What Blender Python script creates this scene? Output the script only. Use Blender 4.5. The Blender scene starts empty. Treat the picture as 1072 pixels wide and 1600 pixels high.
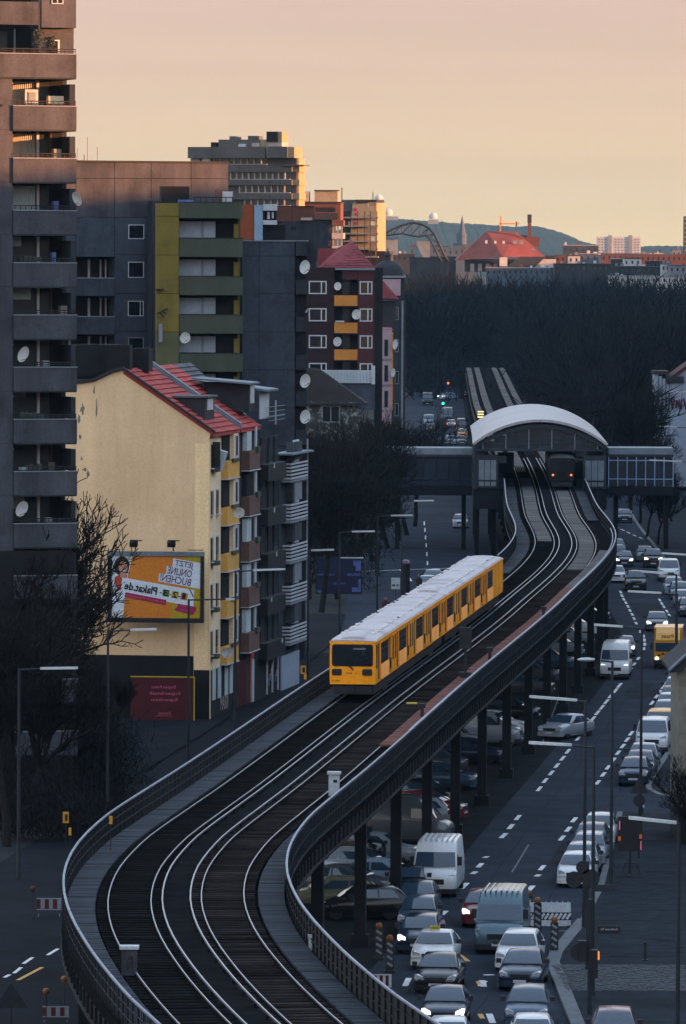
import bpy, bmesh, math, random
from math import sin, cos, tan, atan, atan2, radians, pi, sqrt
from mathutils import Vector, Matrix

SC = bpy.context.scene
COL = SC.collection
random.seed(7)

# ------------------------------------------------------------------ camera
FPX, CXP, CYP, CAMZ = 10000.0, 536.0, 800.0, 29.5      # focal length in pixels of the 1072x1600 frame
PITCH, ROLL = atan(405.0 / FPX), radians(0.3)
CP, SP, CR, SR = cos(PITCH), sin(PITCH), cos(ROLL), sin(ROLL)
cam_d = bpy.data.cameras.new('camera')
cam = bpy.data.objects.new('camera', cam_d)
COL.objects.link(cam)
cam_d.sensor_fit = 'VERTICAL'
cam_d.sensor_height = 24.0
cam_d.lens = 24.0 * FPX / 1600.0
cam_d.clip_start = 1.0
cam_d.clip_end = 40000.0
_R, _U, _B = Vector((1, 0, 0)), Vector((0, SP, CP)), Vector((0, -CP, SP))
_r, _u = _R * CR + _U * SR, _U * CR - _R * SR
cam.matrix_world = Matrix(((_r.x, _u.x, _B.x, 0), (_r.y, _u.y, _B.y, 0), (_r.z, _u.z, _B.z, CAMZ), (0, 0, 0, 1)))
SC.camera = cam

# ------------------------------------------------------------------ sky, sun, exposure
EXPO = 3.0
SUN_EL, SUN_AZ = 5.0, 105.0        # degrees; azimuth clockwise from +Y (the view direction)
world = bpy.data.worlds.new('World')
SC.world = world
world.use_nodes = True
wn, wl = world.node_tree.nodes, world.node_tree.links
wbg = wn['Background']
wbg.inputs[1].default_value = 0.15
sky_t = wn.new('ShaderNodeTexSky')
sky_t.sky_type = 'NISHITA'
sky_t.sun_disc = False
sky_t.sun_elevation = radians(SUN_EL)
sky_t.sun_rotation = radians(SUN_AZ)
sky_t.dust_density = 0.2
sky_t.ozone_density = 2.0
wtc = wn.new('ShaderNodeTexCoord')
wsep = wn.new('ShaderNodeSeparateXYZ')
wl.new(wtc.outputs['Generated'], wsep.inputs[0])
wramp = wn.new('ShaderNodeValToRGB')          # evening haze lying along the horizon, the same all round
els = wramp.color_ramp.elements
HZ = 1.0
stops = [(0.0, (.90, .655, .335)), (.012, (.855, .61, .35)), (.026, (.80, .57, .405)), (.042, (.74, .525, .445)), (.16, (1.42, 1.24, 1.12)), (.45, (1.2, 1.28, 1.46))]
els[0].position = 0.0
els[1].position = stops[-1][0]
for i, (p, c) in enumerate(stops):
    e = els[0] if i == 0 else (els[-1] if i == len(stops) - 1 else els.new(p))
    e.color = (c[0] * HZ, c[1] * HZ, c[2] * HZ, 1)
wl.new(wsep.outputs['Z'], wramp.inputs[0])
wnoise = wn.new('ShaderNodeTexNoise')         # faint cloud streaks
wmap = wn.new('ShaderNodeMapping')
wmap.inputs['Scale'].default_value = (3, 3, 60)
wl.new(wtc.outputs['Generated'], wmap.inputs[0])
wl.new(wmap.outputs[0], wnoise.inputs['Vector'])
wnoise.inputs['Scale'].default_value = 2.0
wnoise.inputs['Detail'].default_value = 4.0
wmr = wn.new('ShaderNodeMapRange')
wmr.inputs[3].default_value = 0.86
wmr.inputs[4].default_value = 1.12
wl.new(wnoise.outputs[0], wmr.inputs[0])
wmul = wn.new('ShaderNodeVectorMath')
wmul.operation = 'SCALE'
wl.new(wramp.outputs[0], wmul.inputs[0])
wl.new(wmr.outputs[0], wmul.inputs['Scale'])
wsc = wn.new('ShaderNodeVectorMath')          # into the units of the sky texture (by exposure and strength)
wsc.operation = 'SCALE'
wsc.inputs['Scale'].default_value = 1.0 / 2 ** EXPO / 0.15
wl.new(wmul.outputs[0], wsc.inputs[0])
wfac = wn.new('ShaderNodeMapRange')
wfac.inputs[1].default_value = 0.05
wfac.inputs[2].default_value = 0.8
wfac.inputs[3].default_value = 1.0
wfac.inputs[4].default_value = 0.45
wl.new(wsep.outputs['Z'], wfac.inputs[0])
wmix = wn.new('ShaderNodeMix')
wmix.data_type = 'RGBA'
wl.new(wfac.outputs[0], wmix.inputs[0])
wl.new(sky_t.outputs[0], wmix.inputs[6])
wl.new(wsc.outputs[0], wmix.inputs[7])
wl.new(wmix.outputs[2], wbg.inputs[0])

sun_d = bpy.data.lights.new('sun', 'SUN')
sun_d.energy = 2.3
sun_d.color = (1.0, 0.38, 0.12)
sun_d.angle = radians(0.8)
sun = bpy.data.objects.new('sun', sun_d)
COL.objects.link(sun)
_a, _e = radians(SUN_AZ), radians(SUN_EL)
sun.rotation_euler = Vector((sin(_a) * cos(_e), cos(_a) * cos(_e), sin(_e))).to_track_quat('Z', 'Y').to_euler()
sun.location = (300, 300, 200)

SC.view_settings.view_transform = 'Standard'
SC.view_settings.look = 'None'
SC.view_settings.exposure = EXPO
SC.view_settings.gamma = 1.0
SC.view_settings.use_curve_mapping = False
SC.cycles.max_bounces = 6
SC.cycles.transparent_max_bounces = 8
SC.cycles.volume_bounces = 0

# ------------------------------------------------------------------ pixel -> place helpers
def ray(px, py):
    a, b = (px - CXP) / FPX, -(py - CYP) / FPX
    r, u = a * CR - b * SR, a * SR + b * CR
    return Vector((r, CP + u * SP, -SP + u * CP))

def P(px, py, z=0.0):                      # the point at height z seen at that pixel
    d = ray(px, py)
    t = (z - CAMZ) / d.z
    return Vector((d.x * t, d.y * t, z))

def W(px, py, Y):                          # the point at distance Y
    d = ray(px, py)
    t = Y / d.y
    return Vector((d.x * t, Y, CAMZ + d.z * t))

# ------------------------------------------------------------------ materials
MATS = {}
def mat(name, col, rough=.8, metal=0.0, var=.25, scale=.6, spec=.3, emit=None, estr=0.0, streak=False, bump=0.0, island=0.0, col2=None, c2scale=1.0, c2lo=.5, c2hi=.65, fine=.12):
    if name in MATS:
        return MATS[name]
    m = bpy.data.materials.new(name)
    MATS[name] = m
    m.use_nodes = True
    n, l = m.node_tree.nodes, m.node_tree.links
    b = n['Principled BSDF']
    b.inputs['Roughness'].default_value = rough
    b.inputs['Metallic'].default_value = metal
    b.inputs['Specular IOR Level'].default_value = spec
    geo = n.new('ShaderNodeNewGeometry')
    mp = n.new('ShaderNodeMapping')
    l.new(geo.outputs['Position'], mp.inputs[0])
    mp.inputs['Scale'].default_value = (scale, scale, scale * (.12 if streak else 1.0))
    nz = n.new('ShaderNodeTexNoise')
    nz.inputs['Scale'].default_value = 1.0
    nz.inputs['Detail'].default_value = 6.0
    nz.inputs['Roughness'].default_value = .65
    l.new(mp.outputs[0], nz.inputs['Vector'])
    mr = n.new('ShaderNodeMapRange')
    mr.inputs[1].default_value = .3
    mr.inputs[2].default_value = .7
    mr.inputs[3].default_value = 1 - var
    mr.inputs[4].default_value = 1 + var
    l.new(nz.outputs[0], mr.inputs[0])
    fac = mr.outputs[0]
    nf = n.new('ShaderNodeTexNoise')
    nf.inputs['Scale'].default_value = scale * 14
    nf.inputs['Detail'].default_value = 3.0
    l.new(geo.outputs['Position'], nf.inputs['Vector'])
    mf = n.new('ShaderNodeMapRange')
    mf.inputs[1].default_value = .3
    mf.inputs[2].default_value = .7
    mf.inputs[3].default_value = 1 - fine
    mf.inputs[4].default_value = 1 + fine
    l.new(nf.outputs[0], mf.inputs[0])
    mu = n.new('ShaderNodeMath')
    mu.operation = 'MULTIPLY'
    l.new(fac, mu.inputs[0])
    l.new(mf.outputs[0], mu.inputs[1])
    fac = mu.outputs[0]
    if island:
        mi = n.new('ShaderNodeMapRange')
        mi.inputs[3].default_value = 1 - island
        mi.inputs[4].default_value = 1 + island
        l.new(geo.outputs['Random Per Island'], mi.inputs[0])
        m2 = n.new('ShaderNodeMath')
        m2.operation = 'MULTIPLY'
        l.new(fac, m2.inputs[0])
        l.new(mi.outputs[0], m2.inputs[1])
        fac = m2.outputs[0]
    base = n.new('ShaderNodeRGB')
    base.outputs[0].default_value = (*col, 1)
    csock = base.outputs[0]
    if col2:
        n2 = n.new('ShaderNodeTexNoise')
        n2.inputs['Scale'].default_value = c2scale
        n2.inputs['Detail'].default_value = 5.0
        n2.inputs['Roughness'].default_value = .6
        l.new(geo.outputs['Position'], n2.inputs['Vector'])
        r2 = n.new('ShaderNodeMapRange')
        r2.inputs[1].default_value = c2lo
        r2.inputs[2].default_value = c2hi
        l.new(n2.outputs[0], r2.inputs[0])
        mx = n.new('ShaderNodeMix')
        mx.data_type = 'RGBA'
        l.new(r2.outputs[0], mx.inputs[0])
        mx.inputs[6].default_value = (*col, 1)
        mx.inputs[7].default_value = (*col2, 1)
        csock = mx.outputs[2]
    vs = n.new('ShaderNodeVectorMath')
    vs.operation = 'SCALE'
    l.new(csock, vs.inputs[0])
    l.new(fac, vs.inputs['Scale'])
    l.new(vs.outputs[0], b.inputs['Base Color'])
    if bump:
        bp = n.new('ShaderNodeBump')
        bp.inputs['Strength'].default_value = bump
        bp.inputs['Distance'].default_value = .05
        l.new(nf.outputs[0], bp.inputs['Height'])
        l.new(bp.outputs[0], b.inputs['Normal'])
    if emit:
        b.inputs['Emission Color'].default_value = (*emit, 1)
        b.inputs['Emission Strength'].default_value = estr
    return m

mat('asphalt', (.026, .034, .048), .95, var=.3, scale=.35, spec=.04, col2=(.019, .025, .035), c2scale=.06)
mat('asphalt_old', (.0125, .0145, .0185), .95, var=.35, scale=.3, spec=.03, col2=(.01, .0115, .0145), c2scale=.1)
mat('soil', (.017, .018, .019), .95, var=.4, scale=.3, spec=.1)
mat('pavement', (.019, .0235, .031), .95, var=.35, scale=.5, spec=.04, col2=(.014, .0175, .023), c2scale=.2)
mat('asphalt_patch', (.022, .026, .032), .95, var=.3, scale=.5, spec=.03)
mat('yellow_paler', (.92, .66, .36), .9, var=.1, scale=.8, streak=True, spec=.1)
mat('median_paving', (.0125, .014, .017), .95, var=.4, scale=.4, spec=.02)  # colour darkened to stand in for the shade under the viaduct
mat('patched_plaster', (.05, .05, .05), .95, var=.3, scale=1, spec=.05, col2=(.22, .22, .21), c2scale=1.6, c2lo=.5, c2hi=.62)
mat('kerbstone', (.12, .13, .14), .85, var=.25, scale=1.5, spec=.2)
mat('cobble', (.036, .042, .051), .8, var=.3, scale=3, island=.4, spec=.25)
mat('roadpaint', (.62, .62, .62), .7, var=.25, scale=2)
mat('roadpaint_yellow', (.55, .3, .06), .7, var=.25, scale=2)
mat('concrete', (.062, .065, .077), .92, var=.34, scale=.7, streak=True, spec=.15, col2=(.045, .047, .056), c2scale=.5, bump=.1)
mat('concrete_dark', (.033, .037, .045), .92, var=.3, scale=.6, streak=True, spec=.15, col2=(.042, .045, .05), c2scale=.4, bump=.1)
mat('concrete_blue', (.052, .061, .08), .92, var=.28, scale=.5, streak=True, spec=.15, col2=(.041, .048, .062), c2scale=.8)
mat('interior', (.02, .02, .022), .95, spec=.1)
mat('glass', (.012, .015, .02), .08, var=.1, spec=.6)
mat('glass_dull', (.013, .016, .021), .35, var=.2, spec=.4)
mat('curtain', (.38, .37, .33), .9, var=.2, scale=3)
mat('white_frame', (.46, .47, .5), .6, var=.12, scale=2)
mat('grey_frame', (.2, .22, .25), .6, var=.12, scale=2)
mat('dark_metal', (.022, .023, .026), .6, .3, var=.3, scale=1.5)
mat('olive', (.17, .13, .025), .85, var=.15, scale=.8, streak=True, col2=(.135, .105, .022), c2scale=.7)
mat('olive_dark', (.10, .1, .05), .85, var=.15, scale=.8)
mat('dark_green', (.055, .066, .047), .85, var=.15, scale=1, streak=True)
mat('shutter', (.3, .35, .43), .7, var=.12, scale=2)
mat('orange_wall', (.26, .065, .024), .85, var=.15)
mat('lightblue_wall', (.25, .36, .47), .8, var=.12)
mat('brown_wall', (.11, .045, .032), .88, var=.2)
mat('brown_dark', (.035, .027, .025), .9, var=.2)
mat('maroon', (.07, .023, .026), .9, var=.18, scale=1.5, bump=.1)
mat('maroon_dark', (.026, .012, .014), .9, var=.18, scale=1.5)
mat('orange_panel', (.5, .2, .035), .8, var=.15)
mat('red_tile', (.36, .055, .048), .8, var=.25, scale=1.2, island=.22)
mat('red_tile_far', (.2, .04, .045), .85, var=.25, scale=1.2, island=.15)
mat('orange_tile', (.17, .038, .024), .85, var=.25, scale=.3)
mat('grey_tile', (.085, .09, .1), .85, var=.3, scale=1.2, island=.25)
mat('yellow_render', (.86, .595, .345), .92, var=.11, scale=.6, streak=True, spec=.12, col2=(.78, .52, .285), c2scale=.22, c2lo=.42, c2hi=.68, bump=.1, fine=.06)
mat('yellow_light', (.78, .61, .4), .9, var=.12, scale=.5)
mat('yellow_bay', (.6, .33, .08), .85, var=.15, scale=.8)
mat('pale_render', (.36, .3, .27), .9, var=.12)
mat('stain', (.2, .185, .15), .95, var=.3, scale=2)
mat('black_wall', (.011, .0115, .0135), .9, var=.3)
mat('brown_bay', (.13, .07, .055), .85, var=.15)
mat('pink_wall', (.38, .26, .29), .9, var=.15)
mat('pale_panel', (.42, .48, .5), .7, var=.12)
mat('lead', (.16, .2, .23), .6, .2, var=.2)
mat('dish', (.62, .62, .6), .5, var=.08)
mat('print_orange', (.62, .2, .02), .5, var=.06)
mat('print_mustard', (.42, .3, .01), .5, var=.06)
mat('print_white', (.62, .68, .72), .5, var=.06)
mat('print_purple', (.1, .02, .14), .5, var=.05)
mat('print_magenta', (.35, .015, .08), .5, var=.05)
mat('print_black', (.015, .015, .018), .5, var=.05)
mat('print_green', (.1, .22, .02), .5, var=.05)
mat('print_skin', (.5, .26, .16), .5, var=.08)
mat('print_hair', (.03, .015, .012), .6, var=.2)
mat('print_red', (.42, .06, .04), .5, var=.08)
mat('print_pink', (.5, .1, .17), .5, var=.08)
mat('print_maroon', (.07, .009, .013), .5, var=.1)
mat('print_yellow', (.5, .38, .02), .5, var=.08)
mat('print_navy', (.012, .016, .045), .4, var=.4, scale=.8)
mat('print_blue', (.08, .12, .3), .4, var=.4, scale=1)
mat('train_yellow', (.95, .335, .01), .55, var=.14, scale=.5, spec=.12, streak=True)
mat('train_shaded', (.014, .013, .013), .6, var=.2, spec=.1)  # near-black in place of yellow, for a train lying in shade
mat('train_roof', (.52, .47, .47), .75, var=.12, scale=.6, col2=(.34, .3, .3), c2scale=.3)
mat('train_vent', (.62, .58, .57), .6, var=.2)
mat('train_dark', (.03, .026, .024), .6, var=.2)
mat('rail_steel', (.26, .29, .35), .38, .9, var=.15, spec=.5)
mat('rail_side', (.013, .012, .012), .9, 0.0, var=.2, spec=.0)
mat('trackbed', (.0135, .0135, .0145), .95, var=.4, scale=1.2, spec=.0)
mat('sleeper', (.0115, .011, .011), .9, var=.3, scale=1, island=.35, spec=.0)
mat('sleeper_lit', (.028, .023, .0215), .9, var=.4, scale=.5, island=.5, spec=.0)  # lighter copy for the right track, the light on it put into the colour
mat('plank_grey', (.034, .04, .05), .85, var=.2, scale=1.5, island=.28, spec=.05)
mat('plank_light', (.085, .08, .076), .9, var=.2, scale=.6, island=.2, spec=.1)
mat('plank_red', (.125, .045, .034), .88, var=.2, scale=.8, island=.12, spec=.1)
mat('viaduct_steel', (.0125, .0145, .0185), .7, .2, var=.3, scale=1.2, spec=.2)
mat('rib_steel', (.03, .034, .042), .7, .1, var=.4, scale=1.5, spec=.1)
mat('rail_top', (.22, .25, .3), .55, .2, var=.2, spec=.35)
mat('cabinet', (.42, .45, .48), .6, var=.15)
mat('roof_white', (.37, .35, .355), .55, var=.08, scale=.15, spec=.3)
mat('station_steel', (.032, .038, .05), .6, .3, var=.15)
mat('station_glass', (.022, .034, .05), .12, var=.2, spec=.5)
mat('mullion_blue', (.3, .44, .66), .5, var=.1)
mat('canopy', (.16, .195, .225), .6, var=.2, scale=.8)
mat('bark', (.018, .017, .017), .95, var=.3, scale=2, spec=.08)
mat('twig', (.018, .017, .017), .95, var=.3, scale=.5, spec=.05)
mat('wood_mass', (.0165, .0175, .019), .95, var=.4, scale=.1, spec=.05)
mat('hill_forest', (.012, .024, .026), .95, var=.4, scale=.008, spec=.0)
mat('far_white', (.42, .4, .38), .9, var=.15, scale=.1)
mat('far_grey', (.16, .16, .17), .9, var=.2, scale=.1)
mat('far_dark', (.03, .03, .034), .9, var=.25, scale=.15)
mat('far_blue', (.06, .08, .105), .9, var=.2, scale=.1)
mat('far_brick', (.11, .042, .032), .9, var=.2, scale=.2)
mat('cream', (.27, .22, .145), .9, var=.15, scale=.3)
mat('hr_dark', (.09, .082, .08), .9, var=.2, scale=.3)
mat('lamp_pole', (.03, .034, .04), .6, .3, var=.2)
mat('lamp_head', (.42, .46, .46), .45, .1, var=.15)
mat('sign_back', (.03, .03, .034), .6, .3, var=.2)
mat('amber', (.2, .065, .01), .35, var=.1)
mat('amber_box', (.5, .24, .02), .5, var=.15)
mat('barrier_white', (.5, .54, .58), .6, var=.15)
mat('barrier_red', (.07, .012, .012), .6, var=.15)
mat('tyre', (.012, .012, .013), .9, var=.2)
mat('rim', (.2, .21, .22), .4, .6, var=.1)
mat('trim', (.015, .016, .018), .6, var=.2)
mat('car_glass', (.028, .05, .078), .04, var=.05, spec=.8)  # blue of the reflected sky put into the base colour
mat('lens_off', (.35, .38, .42), .15, var=.1, spec=.7)
mat('lens_on', (.8, .8, .8), .3, emit=(1, .9, .78), estr=.55)
mat('lens_led', (.8, .8, .8), .3, emit=(.85, .95, 1), estr=.5)
mat('tail_off', (.2, .012, .01), .25, var=.1)
mat('tail_on', (.4, .02, .01), .3, emit=(1, .16, .06), estr=.35)
mat('plate', (.45, .47, .5), .5, var=.05)
mat('green_light', (.05, .4, .25), .3, emit=(.05, .9, .5), estr=.25)
mat('red_light', (.4, .05, .02), .3, emit=(1, .2, .05), estr=.2)
mat('orange_led', (.4, .1, .02), .4, emit=(1, .2, .04), estr=.02)
mat('pink_led', (.4, .1, .2), .4, emit=(.9, .2, .35), estr=.05)
mat('warm_lamp', (.5, .4, .2), .4, emit=(1, .75, .3), estr=.18)
for nm, c in dict(white=(.6, .61, .62), silver=(.3, .33, .37), navy=(.022, .035, .062), black=(.012, .013, .016), blue=(.05, .085, .13), grey=(.09, .1, .115), teal=(.075, .13, .16), red=(.14, .02, .03), yellow=(.6, .28, .02), lime=(.12, .12, .075), purple=(.09, .035, .07), iceblue=(.2, .28, .36)).items():
    mat('paint_' + nm, c, .22, .25 if nm in ('silver', 'navy', 'blue', 'grey', 'teal') else 0.0, var=.06, scale=1, spec=.5, fine=.03)
mat('coat_dark', (.03, .025, .03), .9)
mat('coat_red', (.09, .03, .03), .9)
mat('skin', (.3, .17, .12), .7)

# ------------------------------------------------------------------ object helpers
def link(o, parent=None):
    COL.objects.link(o)
    if parent is not None:
        o.parent = parent
        if parent.type != 'EMPTY':
            o.matrix_parent_inverse = parent.matrix_basis.inverted()
    return o

def tag(o, label, cat, group=None):
    o['label'] = label
    o['category'] = cat
    if group:
        o['group'] = group
    return o

def thing(name, label, cat, loc=(0, 0, 0), rz=0.0, group=None):
    o = bpy.data.objects.new(name, None)
    o.empty_display_size = .3
    COL.objects.link(o)
    o.location = loc
    o.rotation_euler = (0, 0, rz)
    return tag(o, label, cat, group)

CUBES = {}
def cube_mesh(m):
    if m not in CUBES:
        me = bpy.data.meshes.new('block_' + m)
        v = [(x, y, z) for z in (-.5, .5) for y in (-.5, .5) for x in (-.5, .5)]
        me.from_pydata(v, [], [(0, 2, 3, 1), (4, 5, 7, 6), (0, 1, 5, 4), (2, 6, 7, 3), (0, 4, 6, 2), (1, 3, 7, 5)])
        me.materials.append(MATS[m])
        CUBES[m] = me
    return CUBES[m]

def block(name, parent, c, size, m, rz=0.0, rx=0.0, ry=0.0):
    o = bpy.data.objects.new(name, cube_mesh(m))
    o.location = c
    o.scale = size
    o.rotation_euler = (rx, ry, rz)
    return link(o, parent)

class MB:
    def __init__(s):
        s.v, s.f = [], []
    def add(s, v, f):
        k = len(s.v)
        s.v += [tuple(p) for p in v]
        s.f += [tuple(i + k for i in q) for q in f]
    def box(s, x0, y0, z0, x1, y1, z1):
        s.add([(x, y, z) for z in (z0, z1) for y in (y0, y1) for x in (x0, x1)],
              [(0, 2, 3, 1), (4, 5, 7, 6), (0, 1, 5, 4), (2, 6, 7, 3), (0, 4, 6, 2), (1, 3, 7, 5)])
    def tube(s, a, b, ra, rb=None, n=6, caps=True):
        rb = ra if rb is None else rb
        a, b = Vector(a), Vector(b)
        d = (b - a)
        if d.length < 1e-6:
            return
        d.normalize()
        h = Vector((0, 0, 1)) if abs(d.z) < .9 else Vector((1, 0, 0))
        e1 = d.cross(h).normalized()
        e2 = d.cross(e1)
        v = [a + (e1 * cos(2 * pi * i / n) + e2 * sin(2 * pi * i / n)) * ra for i in range(n)]
        v += [b + (e1 * cos(2 * pi * i / n) + e2 * sin(2 * pi * i / n)) * rb for i in range(n)]
        f = [(i, (i + 1) % n, n + (i + 1) % n, n + i) for i in range(n)]
        if caps:
            f += [tuple(range(n))[::-1], tuple(range(n, 2 * n))]
        s.add(v, f)
    def path(s, pts, r, n=6):
        for a, b in zip(pts, pts[1:]):
            s.tube(a, b, r, r, n)
    def loft(s, rings, close=True, caps=True):
        n = len(rings[0])
        v = [p for r in rings for p in r]
        f = []
        for k in range(len(rings) - 1):
            for i in range(n if close else n - 1):
                j = (i + 1) % n
                f.append((k * n + i, k * n + j, (k + 1) * n + j, (k + 1) * n + i))
        if caps:
            f += [tuple(range(n))[::-1], tuple(range((len(rings) - 1) * n, len(rings) * n))]
        s.add(v, f)
    def prism(s, poly, y0, y1):                     # polygon in x,z extruded along y
        n = len(poly)
        v = [(x, y0, z) for x, z in poly] + [(x, y1, z) for x, z in poly]
        s.add(v, [tuple(range(n)), tuple(range(n, 2 * n))[::-1]] + [(i, n + i, n + (i + 1) % n, (i + 1) % n) for i in range(n)])
    def slab(s, poly, z0, z1):                      # polygon in x,y extruded along z
        n = len(poly)
        v = [(x, y, z0) for x, y in poly] + [(x, y, z1) for x, y in poly]
        s.add(v, [tuple(range(n))[::-1], tuple(range(n, 2 * n))] + [(i, (i + 1) % n, n + (i + 1) % n, n + i) for i in range(n)])
    def lathe(s, prof, n=16, axis='z'):
        rings = []
        for r, h in prof:
            ring = []
            for i in range(n):
                a = 2 * pi * i / n
                p = (r * cos(a), r * sin(a), h)
                ring.append(p if axis == 'z' else (p[0], p[2], p[1]))
            rings.append(ring)
        s.loft(rings)
    def mesh(s, name, m, smooth=None):
        me = bpy.data.meshes.new(name)
        me.from_pydata(s.v, [], s.f)
        bm = bmesh.new()
        bm.from_mesh(me)
        bmesh.ops.recalc_face_normals(bm, faces=bm.faces)
        bm.to_mesh(me)
        bm.free()
        me.materials.append(MATS[m])
        if smooth is not None:
            me.polygons.foreach_set('use_smooth', [True] * len(me.polygons))
            me.set_sharp_from_angle(angle=radians(smooth))
        return me
    def build(s, name, m, parent=None, smooth=None):
        return link(bpy.data.objects.new(name, s.mesh(name, m, smooth)), parent)

def put(name, me, parent, loc=(0, 0, 0), rot=(0, 0, 0), sc=(1, 1, 1)):
    o = bpy.data.objects.new(name, me)
    o.location = loc
    o.rotation_euler = rot
    o.scale = sc
    return link(o, parent)

def stuff(o):
    o['kind'] = 'stuff'
    return o

def structure(o):
    o['kind'] = 'structure'
    return o

def copy_tree(root):
    r = root.copy()
    COL.objects.link(r)
    for ch in root.children:
        c = ch.copy()
        COL.objects.link(c)
        c.parent = r
        for g in ch.children:
            d = g.copy()
            COL.objects.link(d)
            d.parent = c
    return r

TEXTS = {}
def text_mesh(txt, m, mirror=True, bold=0.0):
    key = (txt, m, mirror, bold)
    if key in TEXTS:
        return TEXTS[key]
    cu = bpy.data.curves.new('lettering', 'FONT')
    cu.body = txt
    cu.size = 1.0
    cu.extrude = .004
    cu.offset = bold
    cu.resolution_u = 2
    cu.align_x = 'CENTER'
    cu.align_y = 'CENTER'
    ob = bpy.data.objects.new('lettering', cu)
    COL.objects.link(ob)
    bpy.context.view_layer.update()
    dg = bpy.context.evaluated_depsgraph_get()
    me = bpy.data.meshes.new_from_object(ob.evaluated_get(dg))
    bpy.data.objects.remove(ob)
    for v in me.vertices:                          # lettering lies in x,z facing -y
        x, y, z = v.co
        v.co = ((-x if mirror else x), -z, y)
    me.materials.clear()
    me.materials.append(MATS[m])
    TEXTS[key] = me
    return me

class Fr:
    """A thing laid out on an upright plane facing the camera side, turned by th."""
    def __init__(s, name, label, cat, px, py, Y, th=0.0, group=None):
        s.px, s.py, s.Y, s.th, s.s = px, py, Y, radians(th), FPX / Y
        o = W(px, py, Y)
        s.z0 = o.z
        s.root = thing(name, label, cat, (o.x, o.y, 0), s.th, group)
    def xz(s, px, py):
        a, b = (px - s.px) / s.s, -(py - s.py) / s.s
        return ((a * CR - b * SR) / cos(s.th), s.z0 + a * SR + b * CR)
    def box(s, name, x0, y0, x1, y1, m, front=0.0, dep=.2, parent=None):
        cx, cz = s.xz((x0 + x1) / 2, (y0 + y1) / 2)
        return block(name, parent or s.root, (cx, front + dep / 2, cz), (abs(x1 - x0) / s.s / cos(s.th), dep, abs(y1 - y0) / s.s), m)
    def window(s, x0, y0, x1, y1, fm='white_frame', gm='glass', front=-.06, bars=(.5,), w=1.2, name='window'):
        p = s.box(name, x0, y0, x1, y1, gm, front + .03, .05)
        for q in ((x0, y0, x1, y0 + w), (x0, y1 - w, x1, y1)):
            s.box('window_frame', *q, fm, front, .06, p)
        for bx in [0, 1] + list(bars):
            c = x0 + w / 2 + (x1 - x0 - w) * bx
            s.box('window_frame', c - w / 2, y0 + w, c + w / 2, y1 - w, fm, front + .003, .05, p)
        return p
    def panels(s, xs, ys, m, front=0.0, dep=.15, gap=.6, name='wall_panel'):
        for a, b in zip(xs, xs[1:]):
            for c, d in zip(ys, ys[1:]):
                s.box(name, a + gap / 2, c + gap / 2, b - gap / 2, d - gap / 2, m, front + random.uniform(0, .015), dep)
    def dish(s, px, py, r, yaw=25.0, front=-.5, tilt=20.0):
        if 'dish' not in DISH:
            b = MB()
            b.lathe([(.02, 0), (.4, .03), (.75, .1), (1.0, .2), (1.0, .215), (.74, .125), (.4, .055), (.02, .02)], 18, 'y')
            DISH['dish'] = b.mesh('satellite_dish', 'dish', 40)
            c = MB()
            c.tube((0, 0, -.9), (0, -.9, -.3), .035)
            c.tube((0, .1, 0), (0, .5, -.1), .06)
            c.box(-.07, -1.0, -.37, .07, -.85, -.23)
            DISH['arm'] = c.mesh('dish_arm', 'dark_metal')
        x, z = s.xz(px, py)
        R = r / s.s
        d = put('satellite_dish', DISH['dish'], s.root, (x, front, z), (radians(-tilt), 0, radians(180 + yaw)), (R, R, R))
        d.rotation_euler = (radians(tilt), 0, radians(yaw))
        d.scale = (R, -R, R)
        put('dish_arm', DISH['arm'], d, (x, front, z), (radians(tilt), 0, radians(yaw)), (R, R, R))
        return d
DISH = {}
# ------------------------------------------------------------------ ground, roads, pavements
g = MB()
g.add([(-2580, -50, 0), (2580, -50, 0), (2580, 11450, 0), (-2580, 11450, 0)], [(0, 1, 2, 3)])
structure(g.build('ground', 'soil'))

# centre line of the elevated railway (x, y), straight from the traced rails at height 7.2
RZ = 7.2
tr = [(409, 1600), (316, 1500), (285, 1450), (272, 1402), (284.4, 1353), (325, 1308), (403, 1250), (601, 1094), (792, 948), (883.5, 852.6), (861.7, 801), (851, 762), (781, 635), (759, 576)]
ctl = [P(a, b, RZ) for a, b in tr]
ctl = [Vector((c.x, c.y)) for c in ctl]
ctl = [Vector((ctl[0].x + 7.6, ctl[0].y - 40))] + ctl + [Vector((ctl[-1].x + 3.2, ctl[-1].y + 220))]

def catmull(pts, step):
    out = []
    for i in range(len(pts) - 1):
        p0 = pts[i - 1] if i else pts[0] * 2 - pts[1]
        p1, p2 = pts[i], pts[i + 1]
        p3 = pts[i + 2] if i + 2 < len(pts) else pts[-1] * 2 - pts[-2]
        t0, t1, t2, t3 = p0.y, p1.y, p2.y, p3.y
        n = max(2, int((p2.y - p1.y) / step))
        m1 = ((p2.x - p1.x) / (t2 - t1) * (t1 - t0) + (p1.x - p0.x) / (t1 - t0) * (t2 - t1)) / (t2 - t0)
        m2 = ((p3.x - p2.x) / (t3 - t2) * (t2 - t1) + (p2.x - p1.x) / (t2 - t1) * (t3 - t2)) / (t3 - t1)
        h = t2 - t1
        for k in range(n):
            t = k / n
            x = (2 * t ** 3 - 3 * t ** 2 + 1) * p1.x + (t ** 3 - 2 * t ** 2 + t) * h * m1 + (-2 * t ** 3 + 3 * t ** 2) * p2.x + (t ** 3 - t ** 2) * h * m2
            out.append(Vector((x, p1.y + h * t)))
    out.append(pts[-1])
    return out
CL = catmull(ctl, 3.0)
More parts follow.
